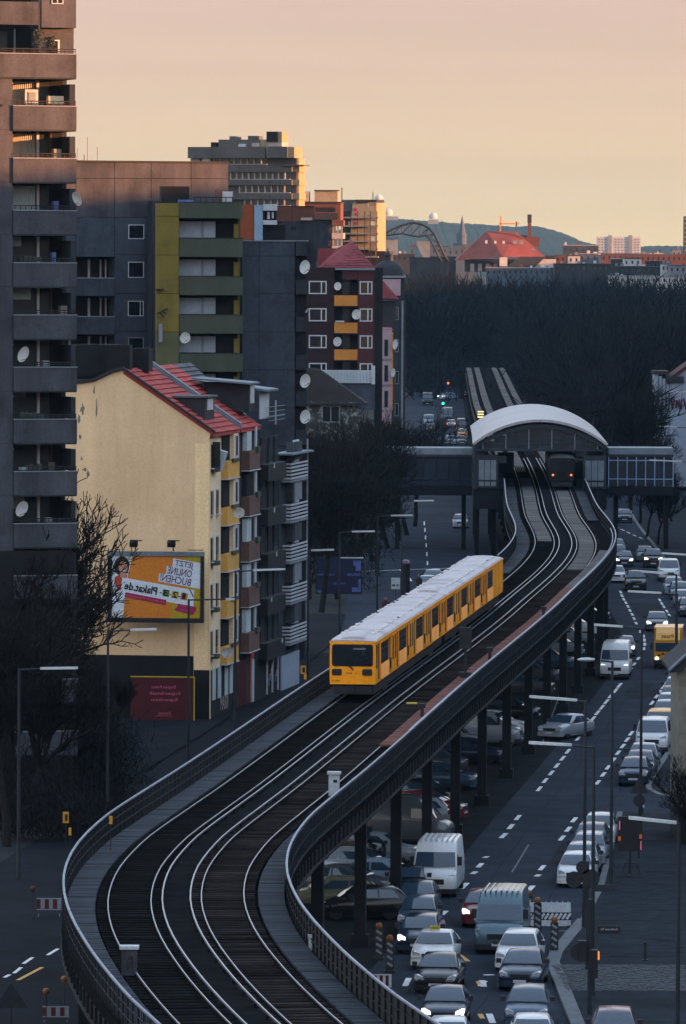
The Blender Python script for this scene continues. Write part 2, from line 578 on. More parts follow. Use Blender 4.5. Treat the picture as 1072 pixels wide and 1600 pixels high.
for _ in range(4):
    CL = [CL[0]] + [Vector(((a.x + 2 * b.x + c.x) / 4, b.y)) for a, b, c in zip(CL, CL[1:], CL[2:])] + [CL[-1]]

def cl_at(y):
    for a, b in zip(CL, CL[1:]):
        if a.y <= y <= b.y:
            return a.x + (b.x - a.x) * (y - a.y) / (b.y - a.y)
    return CL[0].x if y < CL[0].y else CL[-1].x

def cl_dir(y):
    d = Vector((cl_at(y + 1.5) - cl_at(y - 1.5), 3.0))
    return d.normalized()

def on(lat, y, z):
    d = cl_dir(y)
    return Vector((cl_at(y) + lat * d.y, y - lat * d.x, z))

def span(y0, y1, step=2.5):
    n = max(1, int((y1 - y0) / step))
    return [y0 + (y1 - y0) * i / n for i in range(n + 1)]

def sweep(mb, prof, ys):               # prof: closed polygon of (lateral, z)
    mb.loft([[on(l, y, z) for l, z in prof] for y in ys], True, True)

# carriageways: sheets a few millimetres above the ground
def sheet(name, poly, m, z, kind=True):
    b = MB()
    pts = [P(a, c, 0) for a, c in poly]
    b.add([(p.x, p.y, z) for p in pts], [tuple(range(len(pts)))])
    return b

YS = span(150, 1300, 8)
def strip(name, la, lb, m, z, ys=YS):
    b = MB()
    v, f = [], []
    for i, y in enumerate(ys):
        for q in (la, lb):
            p = on(q if not callable(q) else q(y), y, z)
            v.append((p.x, p.y, z))
        if i:
            f.append((2 * i - 2, 2 * i - 1, 2 * i + 1, 2 * i))
    b.add(v, f)
    return structure(b.build(name, m))
road_r = strip('road', 3.2, 24.0, 'asphalt', .004)
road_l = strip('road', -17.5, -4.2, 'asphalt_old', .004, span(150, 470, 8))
road_l = strip('road', -17.5, -4.2, 'asphalt', .004, span(470, 1700, 8))
random.seed(19)                                     # repaired strips and covers in the carriageway
for k in range(26):
    y = random.uniform(238, 620)
    l = random.choice((8.2, 11.6, 15.0, 18.2)) + random.uniform(-1, 1)
    a, d = on(l, y, 0), cl_dir(y)
    rz = -atan2(d.x, d.y)
    if k % 3 == 0:
        m = MB(); m.lathe([(.02, 0), (.36, 0), (.36, .006), (.02, .006)], 16)
        o = m.build('manhole_cover', 'dark_metal', road_r); o.location = (a.x, a.y, .008)
    else:
        block('asphalt_patch', road_r, (a.x, a.y, .0085), (random.choice((.5, 1.2, 2.4)), random.uniform(3, 22), .003), 'asphalt_patch', rz=rz)
for l in (6.6, 9.9, 13.3):
    m = MB(); pr_ = [on(l + .05 * sin(y * .4) + .03 * sin(y * 1.7), y, .0075) for y in span(236, 640, 2)]
    v_, f_ = [], []
    for i, p_ in enumerate(pr_):
        v_ += [(p_.x - .035, p_.y, .0075), (p_.x + .035, p_.y, .0075)]
        if i: f_.append((2 * i - 2, 2 * i - 1, 2 * i + 1, 2 * i))
    m.add(v_, f_); m.build('tar_seam', 'asphalt_patch', road_r)
median = strip('median_paving', -4.2, 4.4, 'median_paving', .006)
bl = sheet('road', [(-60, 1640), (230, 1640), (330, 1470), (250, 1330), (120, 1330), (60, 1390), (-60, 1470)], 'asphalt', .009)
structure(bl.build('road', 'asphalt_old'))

def dash(x0, y0, x1, y1, w=.14, m='roadpaint', parent=road_r, z=.012):
    a, b = P(x0, y0, 0), P(x1, y1, 0)
    d = (b - a)
    L = d.length
    o = block('lane_marking', parent, ((a.x + b.x) / 2, (a.y + b.y) / 2, z), (w, L, .004), m, rz=atan2(-d.x, d.y))
    return o
MK = [(796, 1300, 790, 1311)]
for a, b in [((842, 1236), (853, 1219)), ]:
    pass
z3 = lambda x, y: (780 + x / 3.671, 1060 + y / 3.671)
for (x, y) in [(230, 634), (264, 587), (299, 543), (331, 501), (364, 459), (394, 419), (453, 345), (482, 307), (514, 267), (538, 232), (563, 198), (590, 166), (615, 134), (640, 101), (667, 71), (690, 41)]:
    a = z3(x - 11, y + 13)
    b = z3(x + 11, y - 13)
    dash(*a, *b, .2)
for (x, y) in [(566, 597), (597, 552), (624, 511), (655, 468), (682, 427), (709, 389), (734, 352), (757, 316), (878, 140), (900, 108), (920, 80), (942, 50), (964, 20)]:
    dash(*z3(x - 10, y + 12), *z3(x + 10, y - 12), .2)
for (x, y) in [(107, 799), (67, 851), (25, 903), (430, 812), (396, 866), (360, 917), (246, 1087)]:
    dash(*z3(x - 12, y + 14), *z3(x + 12, y - 14), .22)
z2 = lambda x, y: (780 + x / 3.671, 760 + y / 3.671)
for (x, y) in [(697, 607), (705, 628), (715, 648), (727, 668), (739, 689), (750, 712), (763, 735), (774, 759), (786, 785), (810, 833), (828, 860), (833, 882), (835, 906), (830, 931), (798, 988), (775, 1020), (754, 1049)]:
    dash(*z2(x - 4, y - 7), *z2(x + 4, y + 7), .2) if y < 800 else dash(*z2(x + (6 if y > 950 else 0), y - 8), *z2(x - (6 if y > 950 else 0), y + 8), .2)
for (x, y) in [(921, 652), (933, 672), (945, 691), (962, 716), (976, 739)]:
    dash(*z2(x - 4, y - 7), *z2(x + 4, y + 7), .18)
for (x, y) in [(650, 220), (675, 236), (708, 250), (742, 266), (776, 282), (812, 296)]:
    dash(*z2(x - 9, y - 4), *z2(x + 9, y + 4), .18)
z5 = lambda x, y: (700 + x / 5.36, 1360 + y / 5.36)
for q in [(110, 155, 160, 108), (205, 32, 232, 14), (668, 178, 712, 130), (740, 52, 765, 36), (300, 975, 285, 922), (375, 1280, 345, 1203), (300, 878, 385, 876)]:
    dash(*z5(q[0], q[1]), *z5(q[2], q[3]), .26)
for q in [(55, 680, 170, 763), (798, 710, 852, 780), (272, 965, 252, 930), (290, 1242, 268, 1204), (755, 668, 790, 700)]:
    dash(*z5(q[0], q[1]), *z5(q[2], q[3]), .2, 'roadpaint_yellow')
zb = lambda x, y: (500 + x / 3.573, 1180 + y / 3.573)
for q in [(1010, 463, 1040, 437), (1055, 412, 1075, 388), (785, 748, 822, 714), (850, 664, 870, 650), (882, 627, 905, 604), (918, 574, 936, 566), (680, 893, 705, 870), (643, 965, 665, 925), (475, 1290, 497, 1245), (895, 1290, 920, 1262)]:
    dash(*zb(q[0], q[1]), *zb(q[2], q[3]), .24)
z6 = lambda x, y: (60 + x / 2.233, 1080 + y / 2.233)
for q in [(32, 922, 68, 900), (-52, 952, -20, 930), (-85, 985, -60, 965), (-118, 1000, -100, 990)]:
    dash(*z6(*q[:2]), *z6(*q[2:]), .16, z=.018)
dash(28, 1532, 66, 1512, .18, 'roadpaint_yellow', z=.018)
# thin patched seams in the asphalt
for q in [(800, 1363, 826, 1320), (846, 1165, 880, 1070), (782, 1190, 830, 1120)]:
    dash(*q, .09, 'kerbstone', z=.010)
# left carriageway markings beyond the train
for x, y in [(668, 880), (667, 866), (666, 852), (665, 840), (664, 828), (663, 818)]:
    dash(x, y + 3, x, y - 3, .14, parent=road_l)
dash(628, 890, 640, 908, .5, parent=road_l)
dash(560, 893, 700, 888, .3, parent=road_l)

def kerb(parent, pts, w=.3, h=.13, step=None):
    P3 = [P(a, b, 0) for a, b in pts]
    for a, b in zip(P3, P3[1:]):
        d = b - a
        n = max(1, int(d.length / (step or 1.6)))
        for k in range(n):
            c = a + d * ((k + .5) / n)
            block('kerbstone', parent, (c.x, c.y, h / 2 + .006), (w, d.length / n - .03, h + random.uniform(0, .012)), 'kerbstone', rz=atan2(-d.x, d.y))

kA = [(905, 1610), (882, 1552), (864, 1508), (869, 1492), (893, 1462), (912, 1440)]
kA2 = [(912, 1440), (938, 1392), (950, 1345), (962, 1296), (969, 1272)]
b = MB()
poly = kA + kA2[1:] + [(1100, 1278), (1100, 1610)]
pts = [P(x, y) for x, y in poly]
b.slab([(p.x, p.y) for p in pts][::-1], .0, .13)
paveA = structure(b.build('pavement', 'pavement'))
kerb(paveA, kA, .55)
kerb(paveA, kA2, .3)
kB = [(1100, 1256), (1060, 1249), (1030, 1244), (1015, 1236), (1013, 1230), (1024, 1210), (1042, 1182), (1062, 1140), (1085, 1080)]
b = MB()
pts = [P(x, y) for x, y in kB + [(1120, 1080)]]
b.slab([(p.x, p.y) for p in pts], .0, .13)
paveB = structure(b.build('pavement', 'pavement'))
kerb(paveB, kB[1:], .3)
kC = [(985, 800), (992, 814), (1005, 832), (1022, 853), (1050, 890), (1090, 945)]
b = MB()
pts = [P(x, y) for x, y in kC + [(1150, 945), (1150, 790)]]
b.slab([(p.x, p.y) for p in pts][::-1], .0, .13)
paveC = structure(b.build('pavement', 'pavement'))
kerb(paveC, kC, .3, step=3)
# pavement slabs and the cobbled strip
random.seed(3)
cob = MB()
A0, A1 = P(872, 1512, 0), P(1075, 1512, 0)
yb = P(880, 1553, 0).y
yt = A0.y
rows = int((yt - yb) / .28)
for r in range(rows):
    y = yb + (yt - yb) * r / rows
    x0 = P(874 + (1553 - 1512) * (r / rows) * -.3 + 4, 1530, 0).x
    x1 = P(1076, 1530, 0).x
    n = int((x1 - x0) / .2)
    for i in range(n):
        x = x0 + (x1 - x0) * (i + .5 * (r % 2)) / n
        h = .135 + random.uniform(.002, .028)
        cob.box(x, y, .1, x + (x1 - x0) / n - .035, y + (yt - yb) / rows - .045, h)
stuff(cob.build('cobble_strip', 'cobble', paveA))
slab = MB()
ya, yz = P(1000, 1500, 0).y, P(1000, 1285, 0).y
ny = int((yz - ya) / .9)
for r in range(ny):
    y = ya + (yz - ya) * r / ny
    t = r / ny
    pxl = 960 + 18 * t
    yp = 1500 - 215 * t
    x0, x1 = P(pxl - 30 * (1 - t), yp, 0).x, P(1046, yp, 0).x
    x = x0
    while x < x1:
        w = random.uniform(.55, .85)
        slab.box(x, y, .1, x + w - .02, y + .9 - .03, .134 + random.uniform(0, .012))
        x += w
stuff(slab.build('paving_slabs', 'pavement', paveA))
# pavement of the left side of the street, in front of the houses
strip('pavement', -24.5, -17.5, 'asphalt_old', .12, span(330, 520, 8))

# ------------------------------------------------------------------ elevated railway
via = thing('railway_viaduct', 'dark steel elevated railway viaduct curving beside the road on columns', 'viaduct', (0, 0, 0))
yA, yB = 172.0, 1262.0
allY = span(yA, yB, 3)
m = MB(); sweep(m, [(-3.9, 6.55), (3.9, 6.55), (3.9, 6.85), (-3.9, 6.85)], allY)
m.build('deck', 'trackbed', via)
m = MB(); sweep(m, [(-2.7, 6.852), (2.75, 6.852), (2.75, 7.0), (-2.7, 7.0)], allY)
m.build('track_bed', 'trackbed', via)
for s_ in (-1, 1):
    m = MB(); sweep(m, [(s_ * 3.72, 5.95), (s_ * 3.84, 5.95), (s_ * 3.84, 6.548), (s_ * 3.72, 6.548)], allY)
    gd = m.build('side_girder', 'viaduct_steel', via)
    ribs = MB()
    for y in span(yA, 620, 1.6):
        a = on(s_ * 3.88, y, 5.9)
        ribs.box(a.x - .04, a.y - .04, 5.97, a.x + .04, a.y + .04, 6.53)
    stuff(ribs.build('girder_stiffeners', 'viaduct_steel', gd))
    m = MB(); sweep(m, [(s_ * 3.6, 5.86), (s_ * 3.95, 5.86), (s_ * 3.95, 5.94), (s_ * 3.6, 5.94)], allY)
    m.build('girder_flange', 'viaduct_steel', via)
# rails: running rails of both tracks and their third rails
for lat, nm in ((-2.34, 'rail'), (-.86, 'rail'), (.88, 'rail'), (2.36, 'rail')):
    m = MB(); sweep(m, [(lat - .022, 7.12), (lat + .022, 7.12), (lat + .018, 7.165), (lat - .018, 7.165)], span(yA, 700, 3))
    rr = m.build(nm, 'rail_steel', via)
    m = MB(); sweep(m, [(lat - .04, 6.982), (lat + .04, 6.982), (lat + .012, 7.118), (lat - .012, 7.118)], allY)
    m.build('rail_foot', 'rail_side', rr)
for lat in (-.47, .5):
    m = MB(); sweep(m, [(lat - .028, 7.16), (lat + .028, 7.16), (lat + .024, 7.22), (lat - .024, 7.22)], span(yA, 700, 3))
    m.build('third_rail', 'rail_steel', via)
    pr = MB()
    for y in span(yA, 520, 3):
        a = on(lat, y, 7)
        pr.box(a.x - .05, a.y - .05, 6.982, a.x + .05, a.y + .05, 7.158)
    stuff(pr.build('third_rail_brackets', 'rail_side', via))
# sleepers
random.seed(5)
for lat in (-1.6, 1.62):
    sl = MB()
    for y in span(yA, 760, .75):
        a, d = on(lat, y, 7), cl_dir(y)
        hw = 1.12
        e = Vector((d.y, -d.x)) * hw
        f_ = Vector((d.x, d.y)) * .12
        h = 7.04 + random.uniform(0, .015)
        q = [Vector((a.x, a.y)) + i * e + j * f_ for i, j in ((-1, -1), (1, -1), (1, 1), (-1, 1))]
        sl.slab([(p.x, p.y) for p in q], 6.981, h - .015)
    stuff(sl.build('sleepers', 'sleeper' if lat < 0 else 'sleeper_lit', via))
# boarded walkways: planks laid across
def planks(name, la, lb, m_, ys, z=6.99, w=.28, parent=via, zt=.05):
    b = MB()
    for y0, y1 in zip(ys, ys[1:]):
        y1 = y1 - (y1 - y0) * .1
        zz = z + random.uniform(0, .02)
        v = [on(la, y0, z - .03), on(lb, y0, z - .03), on(lb, y1, z - .03), on(la, y1, z - .03)]
        t = [Vector((p.x, p.y, zz + zt)) for p in v]
        b.add(v + t, [(0, 3, 2, 1), (4, 5, 6, 7), (0, 1, 5, 4), (1, 2, 6, 5), (2, 3, 7, 6), (3, 0, 4, 7)])
    return stuff(b.build(name, m_, parent))
planks('left_walkway_planks', -3.78, -2.78, 'plank_grey', span(yA, 420, .55))
planks('left_walkway_planks', -3.78, -2.78, 'plank_grey', span(450, 640, 1.2))
planks('right_walkway_planks', 2.86, 3.78, 'plank_grey', span(yA, 283, .55))
planks('right_walkway_planks', 2.9, 3.78, 'plank_red', span(283, 418, 1.1), z=7.7)
planks('right_walkway_planks', 2.9, 3.78, 'plank_light', span(418, 470, 1.6), z=7.7)
m = MB(); sweep(m, [(2.95, 6.99), (3.75, 6.99), (3.75, 7.66), (2.95, 7.66)], span(283.5, 469.5, 3)); m.build('raised_walkway_box', 'viaduct_steel', via)
planks('right_walkway_planks', 2.86, 3.78, 'plank_grey', span(540, 640, 1.6))
planks('track_boards', 1.05, 2.2, 'plank_light', span(455, 640, 2.2), z=7.02)
planks('track_boards', -2.15, -1.05, 'plank_light', span(500, 640, 2.2), z=7.02)
planks('track_boards', -2.2, -1.2, 'plank_light', span(660, 1260, 6), z=7.02)
planks('track_boards', 1.2, 2.2, 'plank_light', span(660, 1260, 6), z=7.02)
planks('left_walkway_planks', -3.7, -2.8, 'plank_light', span(690, 1260, 8))
planks('right_walkway_planks', 2.8, 3.7, 'plank_light', span(690, 1260, 8))
# railings: a top rail in lengths, posts, mesh plate
post_me = {}
for nm, (w_, d_) in {'post': (.05, .07)}.items():
    b = MB(); b.box(-w_ / 2, -d_ / 2, 0, w_ / 2, d_ / 2, 1.0); post_me[nm] = b.mesh('railing_post', 'viaduct_steel')
for s_, breaks in ((-1, [yA, 430]), (1, [yA, 500]), (-1, [455, 612]), (1, [500, 612])):
    y0, y1 = breaks
    rl = MB()
    lens = span(y0, y1, 6.0)
    l = s_ * 3.86
    for a_, b_ in zip(lens, lens[1:]):
        sweep(rl, [(l - .038, 8.0), (l + .038, 8.0), (l + .038, 8.06), (l - .038, 8.06)], span(a_, b_ - .12, 1.5))
    top = rl.build('railing', 'rail_top', via)
    mid = MB()
    for zz in (7.32, 7.66):
        sweep(mid, [(l - .02, zz), (l + .02, zz), (l + .02, zz + .035), (l - .02, zz + .035)], span(y0, y1, 2.5))
    mid.build('mid_rail', 'viaduct_steel', top)
    n = 0
    st = 1.25 if y0 < 300 else 2.0
    for y in span(y0 + .4, min(y1, y0 + 250), st):
        a = on(l, y, 7.0)
        put('post', post_me['post'], top, a, (0, 0, -atan2(cl_dir(y).x, cl_dir(y).y)))
    if s_ > 0 or y0 > 400:                                    # closed sheet behind the bars
        pl = MB(); sweep(pl, [(l + .03 * s_, 6.86), (l + .04 * s_, 6.86), (l + .04 * s_, 7.98), (l + .03 * s_, 7.98)], span(y0, y1, 2.5))
        pl.build('railing_plate', 'viaduct_steel', top)
        rb_ = MB()
        for y in span(y0 + .3, y1, .62):
            a = on(l + .07 * s_, y, 7.0)
            rb_.box(a.x - .02, a.y - .02, 6.95 + random.uniform(0, .1), a.x + .02, a.y + .02, 7.94)
        stuff(rb_.build('railing_ribs', 'rib_steel', top))
        for zz in (6.88, 7.45):
            ml = MB(); sweep(ml, [(l + .05 * s_, zz), (l + .09 * s_, zz), (l + .09 * s_, zz + .04), (l + .05 * s_, zz + .04)], span(y0, y1, 2.5)); ml.build('outer_rail', 'rib_steel', top)
    else:
        pk = MB()
        for y in span(y0 + .4, y1, .42):
            a = on(l, y, 7.0)
            pk.box(a.x - .014, a.y - .014, 6.9, a.x + .014, a.y + .014, 7.98)
        stuff(pk.build('railing_bars', 'viaduct_steel', top))
# inner cable trough with a pale lid along the right railing
m = MB(); sweep(m, [(3.6, 7.84), (3.66, 7.84), (3.66, 7.9), (3.6, 7.9)], span(290, 505, 3))
m.build('cable_pipe', 'rail_top', via)
# columns in pairs with cross heads
colm = MB()
colm.box(-.38, -.38, 0, .38, .38, .5)
colm.box(-.24, -.24, .5, .24, .24, 5.4)
colm.box(-.4, -.4, 5.4, .4, .4, 5.85)
cm = colm.mesh('column', 'viaduct_steel')
for y in span(184, 1240, 17.5):
    rz = -atan2(cl_dir(y).x, cl_dir(y).y)
    for l in (-3.1, 3.1):
        put('column', cm, via, on(l, y, 0), (0, 0, rz))
    c = on(0, y, 6.2)
    block('cross_beam', via, c, (7.2, .5, .5), 'viaduct_steel', rz=rz)

# cabinets and posts standing on the viaduct
def cabinet(px, py, w, h, label, m_='cabinet', z=6.9, name='equipment_cabinet', lid='cabinet'):
    p = P(px, py, z)
    t = thing(name, label, 'cabinet', (p.x, p.y, z))
    block('cabinet_body', t, (0, 0, h / 2), (w, w * .8, h), m_)
    block('cabinet_lid', t, (0, 0, h + .05), (w * 1.25, w * 1.1, .1), lid)
    block('cabinet_door', t, (0, -w * .4 - .012, h * .5), (w * .8, .02, h * .8), m_)
    block('vent_grille', t, (w * .1, -w * .4 - .026, h * .72), (w * .35, .02, h * .12), 'dark_metal')
    return t
cabinet(522, 1247, .46, 1.0, 'pale metal cabinet with flat lid on the inner curve railing')
c2 = cabinet(202, 1530, .48, .95, 'graffiti marked grey cabinet with pale flat lid beside the outer railing', 'concrete')
put('graffiti_mark', text_mesh('N', 'print_black'), c2, (.02, -.24, .45), sc=(.32, 1, .5))
cabinet(487, 1487, .2, .45, 'small grey junction box on the boarded walkway')
for px, py, h, lab in ((757, 1058, 1.45, 'dark square post clamped to the viaduct railing beside the red walkway'), (650, 1148, 1.35, 'dark square post on the viaduct railing next to the yellow marker'), (842, 985, 1.3, 'dark square post on the railing where the red walkway turns pale')):
    p = P(px, py, 6.9)
    t = thing('railing_mast', lab, 'post', (p.x + .28, p.y, 5.6))
    block('mast_shaft', t, (0, 0, (h + 1.3) / 2), (.16, .16, h + 1.3), 'dark_metal')
    block('mast_cap', t, (0, 0, h + 1.33), (.34, .3, .22), 'dark_metal')
    block('conduit', t, (.12, -.1, (h + .8) / 2), (.05, .05, h + .8), 'rail_top')
p = P(650, 1103, 7.6)
t = thing('track_marker', 'yellow topped track marker plate beside the red walkway', 'marker', (p.x - .2, p.y, 7.0))
block('marker_post', t, (0, 0, .35), (.06, .06, .7), 'dark_metal')
block('marker_plate', t, (0, 0, .73), (.52, .3, .06), 'print_yellow')
p = P(727, 1085, 6.9)
t = thing('signal_mast', 'tall dark signal mast standing on the right walkway behind the railing', 'signal', (p.x, p.y, 6.9))
block('mast_shaft', t, (0, 0, 1.7), (.14, .14, 3.4), 'dark_metal')
block('signal_head', t, (0, -.05, 2.9), (.62, .25, 1.1), 'dark_metal')
block('signal_box', t, (0, 0, .7), (.6, .35, .9), 'dark_metal')
block('ladder_step', t, (0, -.1, 1.3), (.5, .06, .05), 'dark_metal')

# ------------------------------------------------------------------ trains
def make_train(name, label, yfront, lat, periods, per, ncars, dark=False, lit_tail=False):
    f0 = on(lat, yfront, RZ)
    L = periods * per + .54 * per
    b0 = on(lat, yfront + L, RZ)
    d = b0 - f0
    rz = atan2(-d.x, d.y)
    L = d.length
    t = thing(name, label, 'train', (f0.x, f0.y, RZ), rz)
    ym = 'train_shaded' if dark else 'train_yellow'
    hw, zb, zs, zt = 1.15, .78, 2.92, 3.2
    prof = [(-hw * .985, zb), (hw * .985, zb), (hw, zb + .25), (hw, 2.2), (hw * .985, zs), (-hw * .985, zs), (-hw, 2.2), (-hw, zb + .25)]
    carL = L / ncars
    for c in range(ncars):
        y0, y1 = c * carL + (.25 if c else 0), (c + 1) * carL - (.25 if c < ncars - 1 else 0)
        m = MB(); m.loft([[(x, y, z) for x, z in prof] for y in (y0, y1)])
        body = m.build('car_body', ym, t)
        rp = [(-hw * 1.0, zs + .003), (hw * 1.0, zs + .003), (hw * .97, zs + .08), (hw * .8, zs + .17), (hw * .45, zs + .23), (0, zs + .25), (-hw * .45, zs + .23), (-hw * .8, zs + .17), (-hw * .97, zs + .08)]
        m = MB()
        rings = []
        for y, k in ((y0 + .02, .25), (y0 + .5, .55), (y0 + 1.6, 1.0), (y1 - 1.6, 1.0), (y1 - .5, .7), (y1 - .02, .4)):
            rings.append([(x, y, zs + .003 + (z - zs - .003) * k) for x, z in rp])
        m.loft(rings)
        roof = m.build('roof', 'train_shaded' if dark else 'train_roof', t, 30)
        m = MB()                                             # end hood of the roof
        m.loft([[(x * .62, y0 + .35 + k, zs + .2 + z) for x, z in ((-1, -.1), (-.8, h), (-.3, h + .05), (.3, h + .05), (.8, h), (1, -.1))] for k, h in ((0, -.02), (.5, .1), (2.5, .12), (5.0, 0))])
        if not dark:
            m.build('roof_hood', 'train_roof', roof, 50)
        random.seed(11 + c)
        vents, dk = MB(), MB()
        y = y0 + 3
        while y < y1 - 3:
            for sx in (-.78, .74):
                w = random.uniform(.35, .9)
                if random.random() < .85:
                    vents.box(sx - .1, y, zs + .14, sx + .08, y + w, zs + .25 + random.uniform(0, .03))
                if random.random() < .4:
                    dk.box(sx - .09, y + w + .1, zs + .14, sx + .03, y + w + .4, zs + .24)
            y += random.uniform(1.0, 2.2)
        if not dark:
            stuff(vents.build('roof_vents', 'train_vent', roof))
            stuff(dk.build('roof_fittings', 'train_dark', roof))
        m = MB(); m.box(-.95, y0 + .8, .22, .95, y1 - .8, .775)
        m.build('underframe', 'trim', t)
        for k in (.18, .82):
            yc = y0 + (y1 - y0) * k
            m = MB(); m.box(-.9, yc - 1.5, .05, .9, yc + 1.5, .215)
            for sx in (-.72, .72):
                for yy in (-1, 1):
                    m.tube((sx - .06, yc + yy, .4), (sx + .06, yc + yy, .4), .4, n=14)
            m.build('bogie', 'trim', t)
    # sides
    for sx in (-1, 1):
        xo = sx * hw
        def side(nm, ya, yb_, za, zb_, mm, out=.012, par=t):
            return block(nm, par, (xo + sx * out / 2, (ya + yb_) / 2, (za + zb_) / 2), (out, yb_ - ya, zb_ - za), mm)
        side('cab_window', .03 * per, .09 * per, 1.55, 2.72, 'glass', .012)
        side('door_edge', .13 * per, .2 * per, .95, 2.75, 'train_dark', .008)
        for k in range(periods):
            o_ = .29 * per + k * per
            wdw = side('window', o_, o_ + .40 * per, 1.62, 2.68, 'glass', .012)
            for q in (.38, .7):
                side('window_bar', o_ + .4 * per * q, o_ + .4 * per * q + .07, 1.64, 2.66, 'trim', .02, wdw)
            side('window_bar', o_ + .03, o_ + .40 * per - .03, 2.34, 2.38, 'trim', .019, wdw)
            cor = MB()
            for r in range(7):
                z = .86 + r * .105
                ya_, yb2 = o_ - .02 * per, o_ + .42 * per
                cor.add([(xo, ya_, z), (xo + sx * .06, ya_, z + .035), (xo, ya_, z + .1), (xo, yb2, z), (xo + sx * .06, yb2, z + .035), (xo, yb2, z + .1)], [(0, 1, 4, 3), (1, 2, 5, 4), (2, 0, 3, 5), (0, 2, 1), (3, 4, 5)])
            stuff(cor.build('side_ribs', ym, t))
            if k == periods - 1:
                continue
            side('door_groove', o_ + .445 * per, o_ + .5 * per, .9, 2.72, 'train_dark', .009)
            dr = side('door_leaf', o_ + .56 * per, o_ + .695 * per, .86, 2.76, ym, .03)
            side('door_window', o_ + .60 * per, o_ + .66 * per, 1.45, 2.68, 'glass', .036, dr)
            dr = side('door_leaf', o_ + .705 * per, o_ + .84 * per, .86, 2.76, ym, .03)
            side('door_window', o_ + .73 * per, o_ + .79 * per, 1.45, 2.68, 'glass', .036, dr)
            side('door_groove', o_ + .86 * per, o_ + .92 * per, .9, 2.72, 'train_dark', .009)
            side('door_handle', o_ + .49 * per, o_ + .53 * per, 1.1, 1.62, 'trim', .05)
            side('grab_rail', o_ + .86 * per, o_ + .885 * per, 1.0, 1.75, 'trim', .045)
        side('gutter', 0.05, L - .05, 2.86, 2.905, 'train_yellow' if not dark else 'train_dark', .04)
    # front
    def rr(x0, z0, x1, z1, r, y0, y1):
        pts = []
        for cx, cz, a0 in ((x1 - r, z1 - r, 0), (x0 + r, z1 - r, 90), (x0 + r, z0 + r, 180), (x1 - r, z0 + r, 270)):
            for k in range(4):
                a = radians(a0 + 30 * k)
                pts.append((cx + r * cos(a), cz + r * sin(a)))
        b = MB(); b.prism(pts, y0, y1)
        return b
    fr = rr(-1.0, 1.72, .98, 2.74, .1, -.03, 0).build('windscreen', 'glass', t)
    rr(-1.04, 1.68, 1.02, 2.78, .12, -.02, 0).build('windscreen_seal', 'trim', fr)
    for x0, x1 in ((-1.04, -.54), (.48, .98)):
        hp = rr(x0, 1.22, x1, 1.55, .07, -.03, 0).build('light_panel', 'train_dark', t)
        for k in (.3, .7):
            m = MB(); m.lathe([(.01, -.04), (.09, -.04), (.1, -.02)], 12, 'y')
            o = m.build('lamp', 'tail_on' if lit_tail and ((x0 < 0) == (k < .5)) else 'trim', hp)
            o.location = (x0 + (x1 - x0) * k, 0, 1.385)
    if not dark:
        wp = MB(); wp.box(-.1, -.06, 1.66, -.05, -.03, 1.74); wp.tube((-.2, -.05, 1.74), (.05, -.06, 1.5), .035)
        wp.build('wiper', 'trim', t)
        put('destination_lettering', text_mesh('Uhlandstr.', 'cabinet'), t, (.32, -.035, 2.56), sc=(.16, 1, .13))
        put('fleet_number', text_mesh('A-1002', 'print_black', False), t, (-.82, -.006, .95), sc=(.15, 1, .13))
        put('operator_lettering', text_mesh('BVG', 'print_magenta', True, .02), t, (-.18, -.006, 1.33), sc=(.16, 1, .13))
        put('operator_mark', text_mesh('+d', 'print_red', False, .02), t, (.17, -.006, 1.33), sc=(.13, 1, .12))
    block('buffer_beam', t, (0, .1, .5), (1.9, .3, .4), 'trim')
    m = MB(); m.tube((0, -.35, .55), (0, .1, .55), .12); m.build('coupler', 'trim', t)
    return t
yf = P(551, 1094, RZ).y
make_train('underground_train', 'yellow two-car underground train with pale roof running on the viaduct', yf, -1.6, 8, 10.35, 2)
make_train('underground_train', 'train coloured dark for the station shade with two red tail lights leaving under the station arch', P(870, 765, RZ).y, 1.62, 3, 10.35, 1, True, True)  # yellow train built near-black, the shade under the roof put into its colour
# ------------------------------------------------------------------ station
yS0, yS1 = 613.0, 676.0
st = thing('railway_station', 'elevated station with white barrel vault roof over the tracks', 'station', (0, 0, 0))
def arch(hw, z0, rise, n=24, off=-.4):
    R = (hw * hw + rise * rise) / (2 * rise)
    a0 = math.asin(hw / R)
    return [(off + R * sin(a), z0 + rise - R + R * cos(a)) for a in [(-a0 + 2 * a0 * i / n) for i in range(n + 1)]]
outer, inner = arch(6.5, 11.3, 2.35), arch(6.35, 11.15, 2.25)
for k, (ya, yb_) in enumerate(zip(span(yS0, yS1, 10), span(yS0, yS1, 10)[1:])):
    m = MB(); m.loft([[on(l, y, z) for l, z in outer + inner[::-1]] for y in span(ya, yb_ - .06, 4)])
    m.build('roof_panel', 'roof_white', st, 25)
m = MB(); m.loft([[on(l, y, z) for l, z in arch(6.42, 11.0, 2.2) + arch(6.1, 10.8, 1.95)[::-1]] for y in (yS0 + .3, yS0 + .7)])
m.build('roof_edge_arch', 'station_steel', st)
SA = arch(6.0, 10.9, 2.0)
def arch_z(l):
    for (a, za), (b_, zb_) in zip(SA, SA[1:]):
        if a <= l <= b_:
            return za + (zb_ - za) * (l - a) / (b_ - a)
    return 10.9
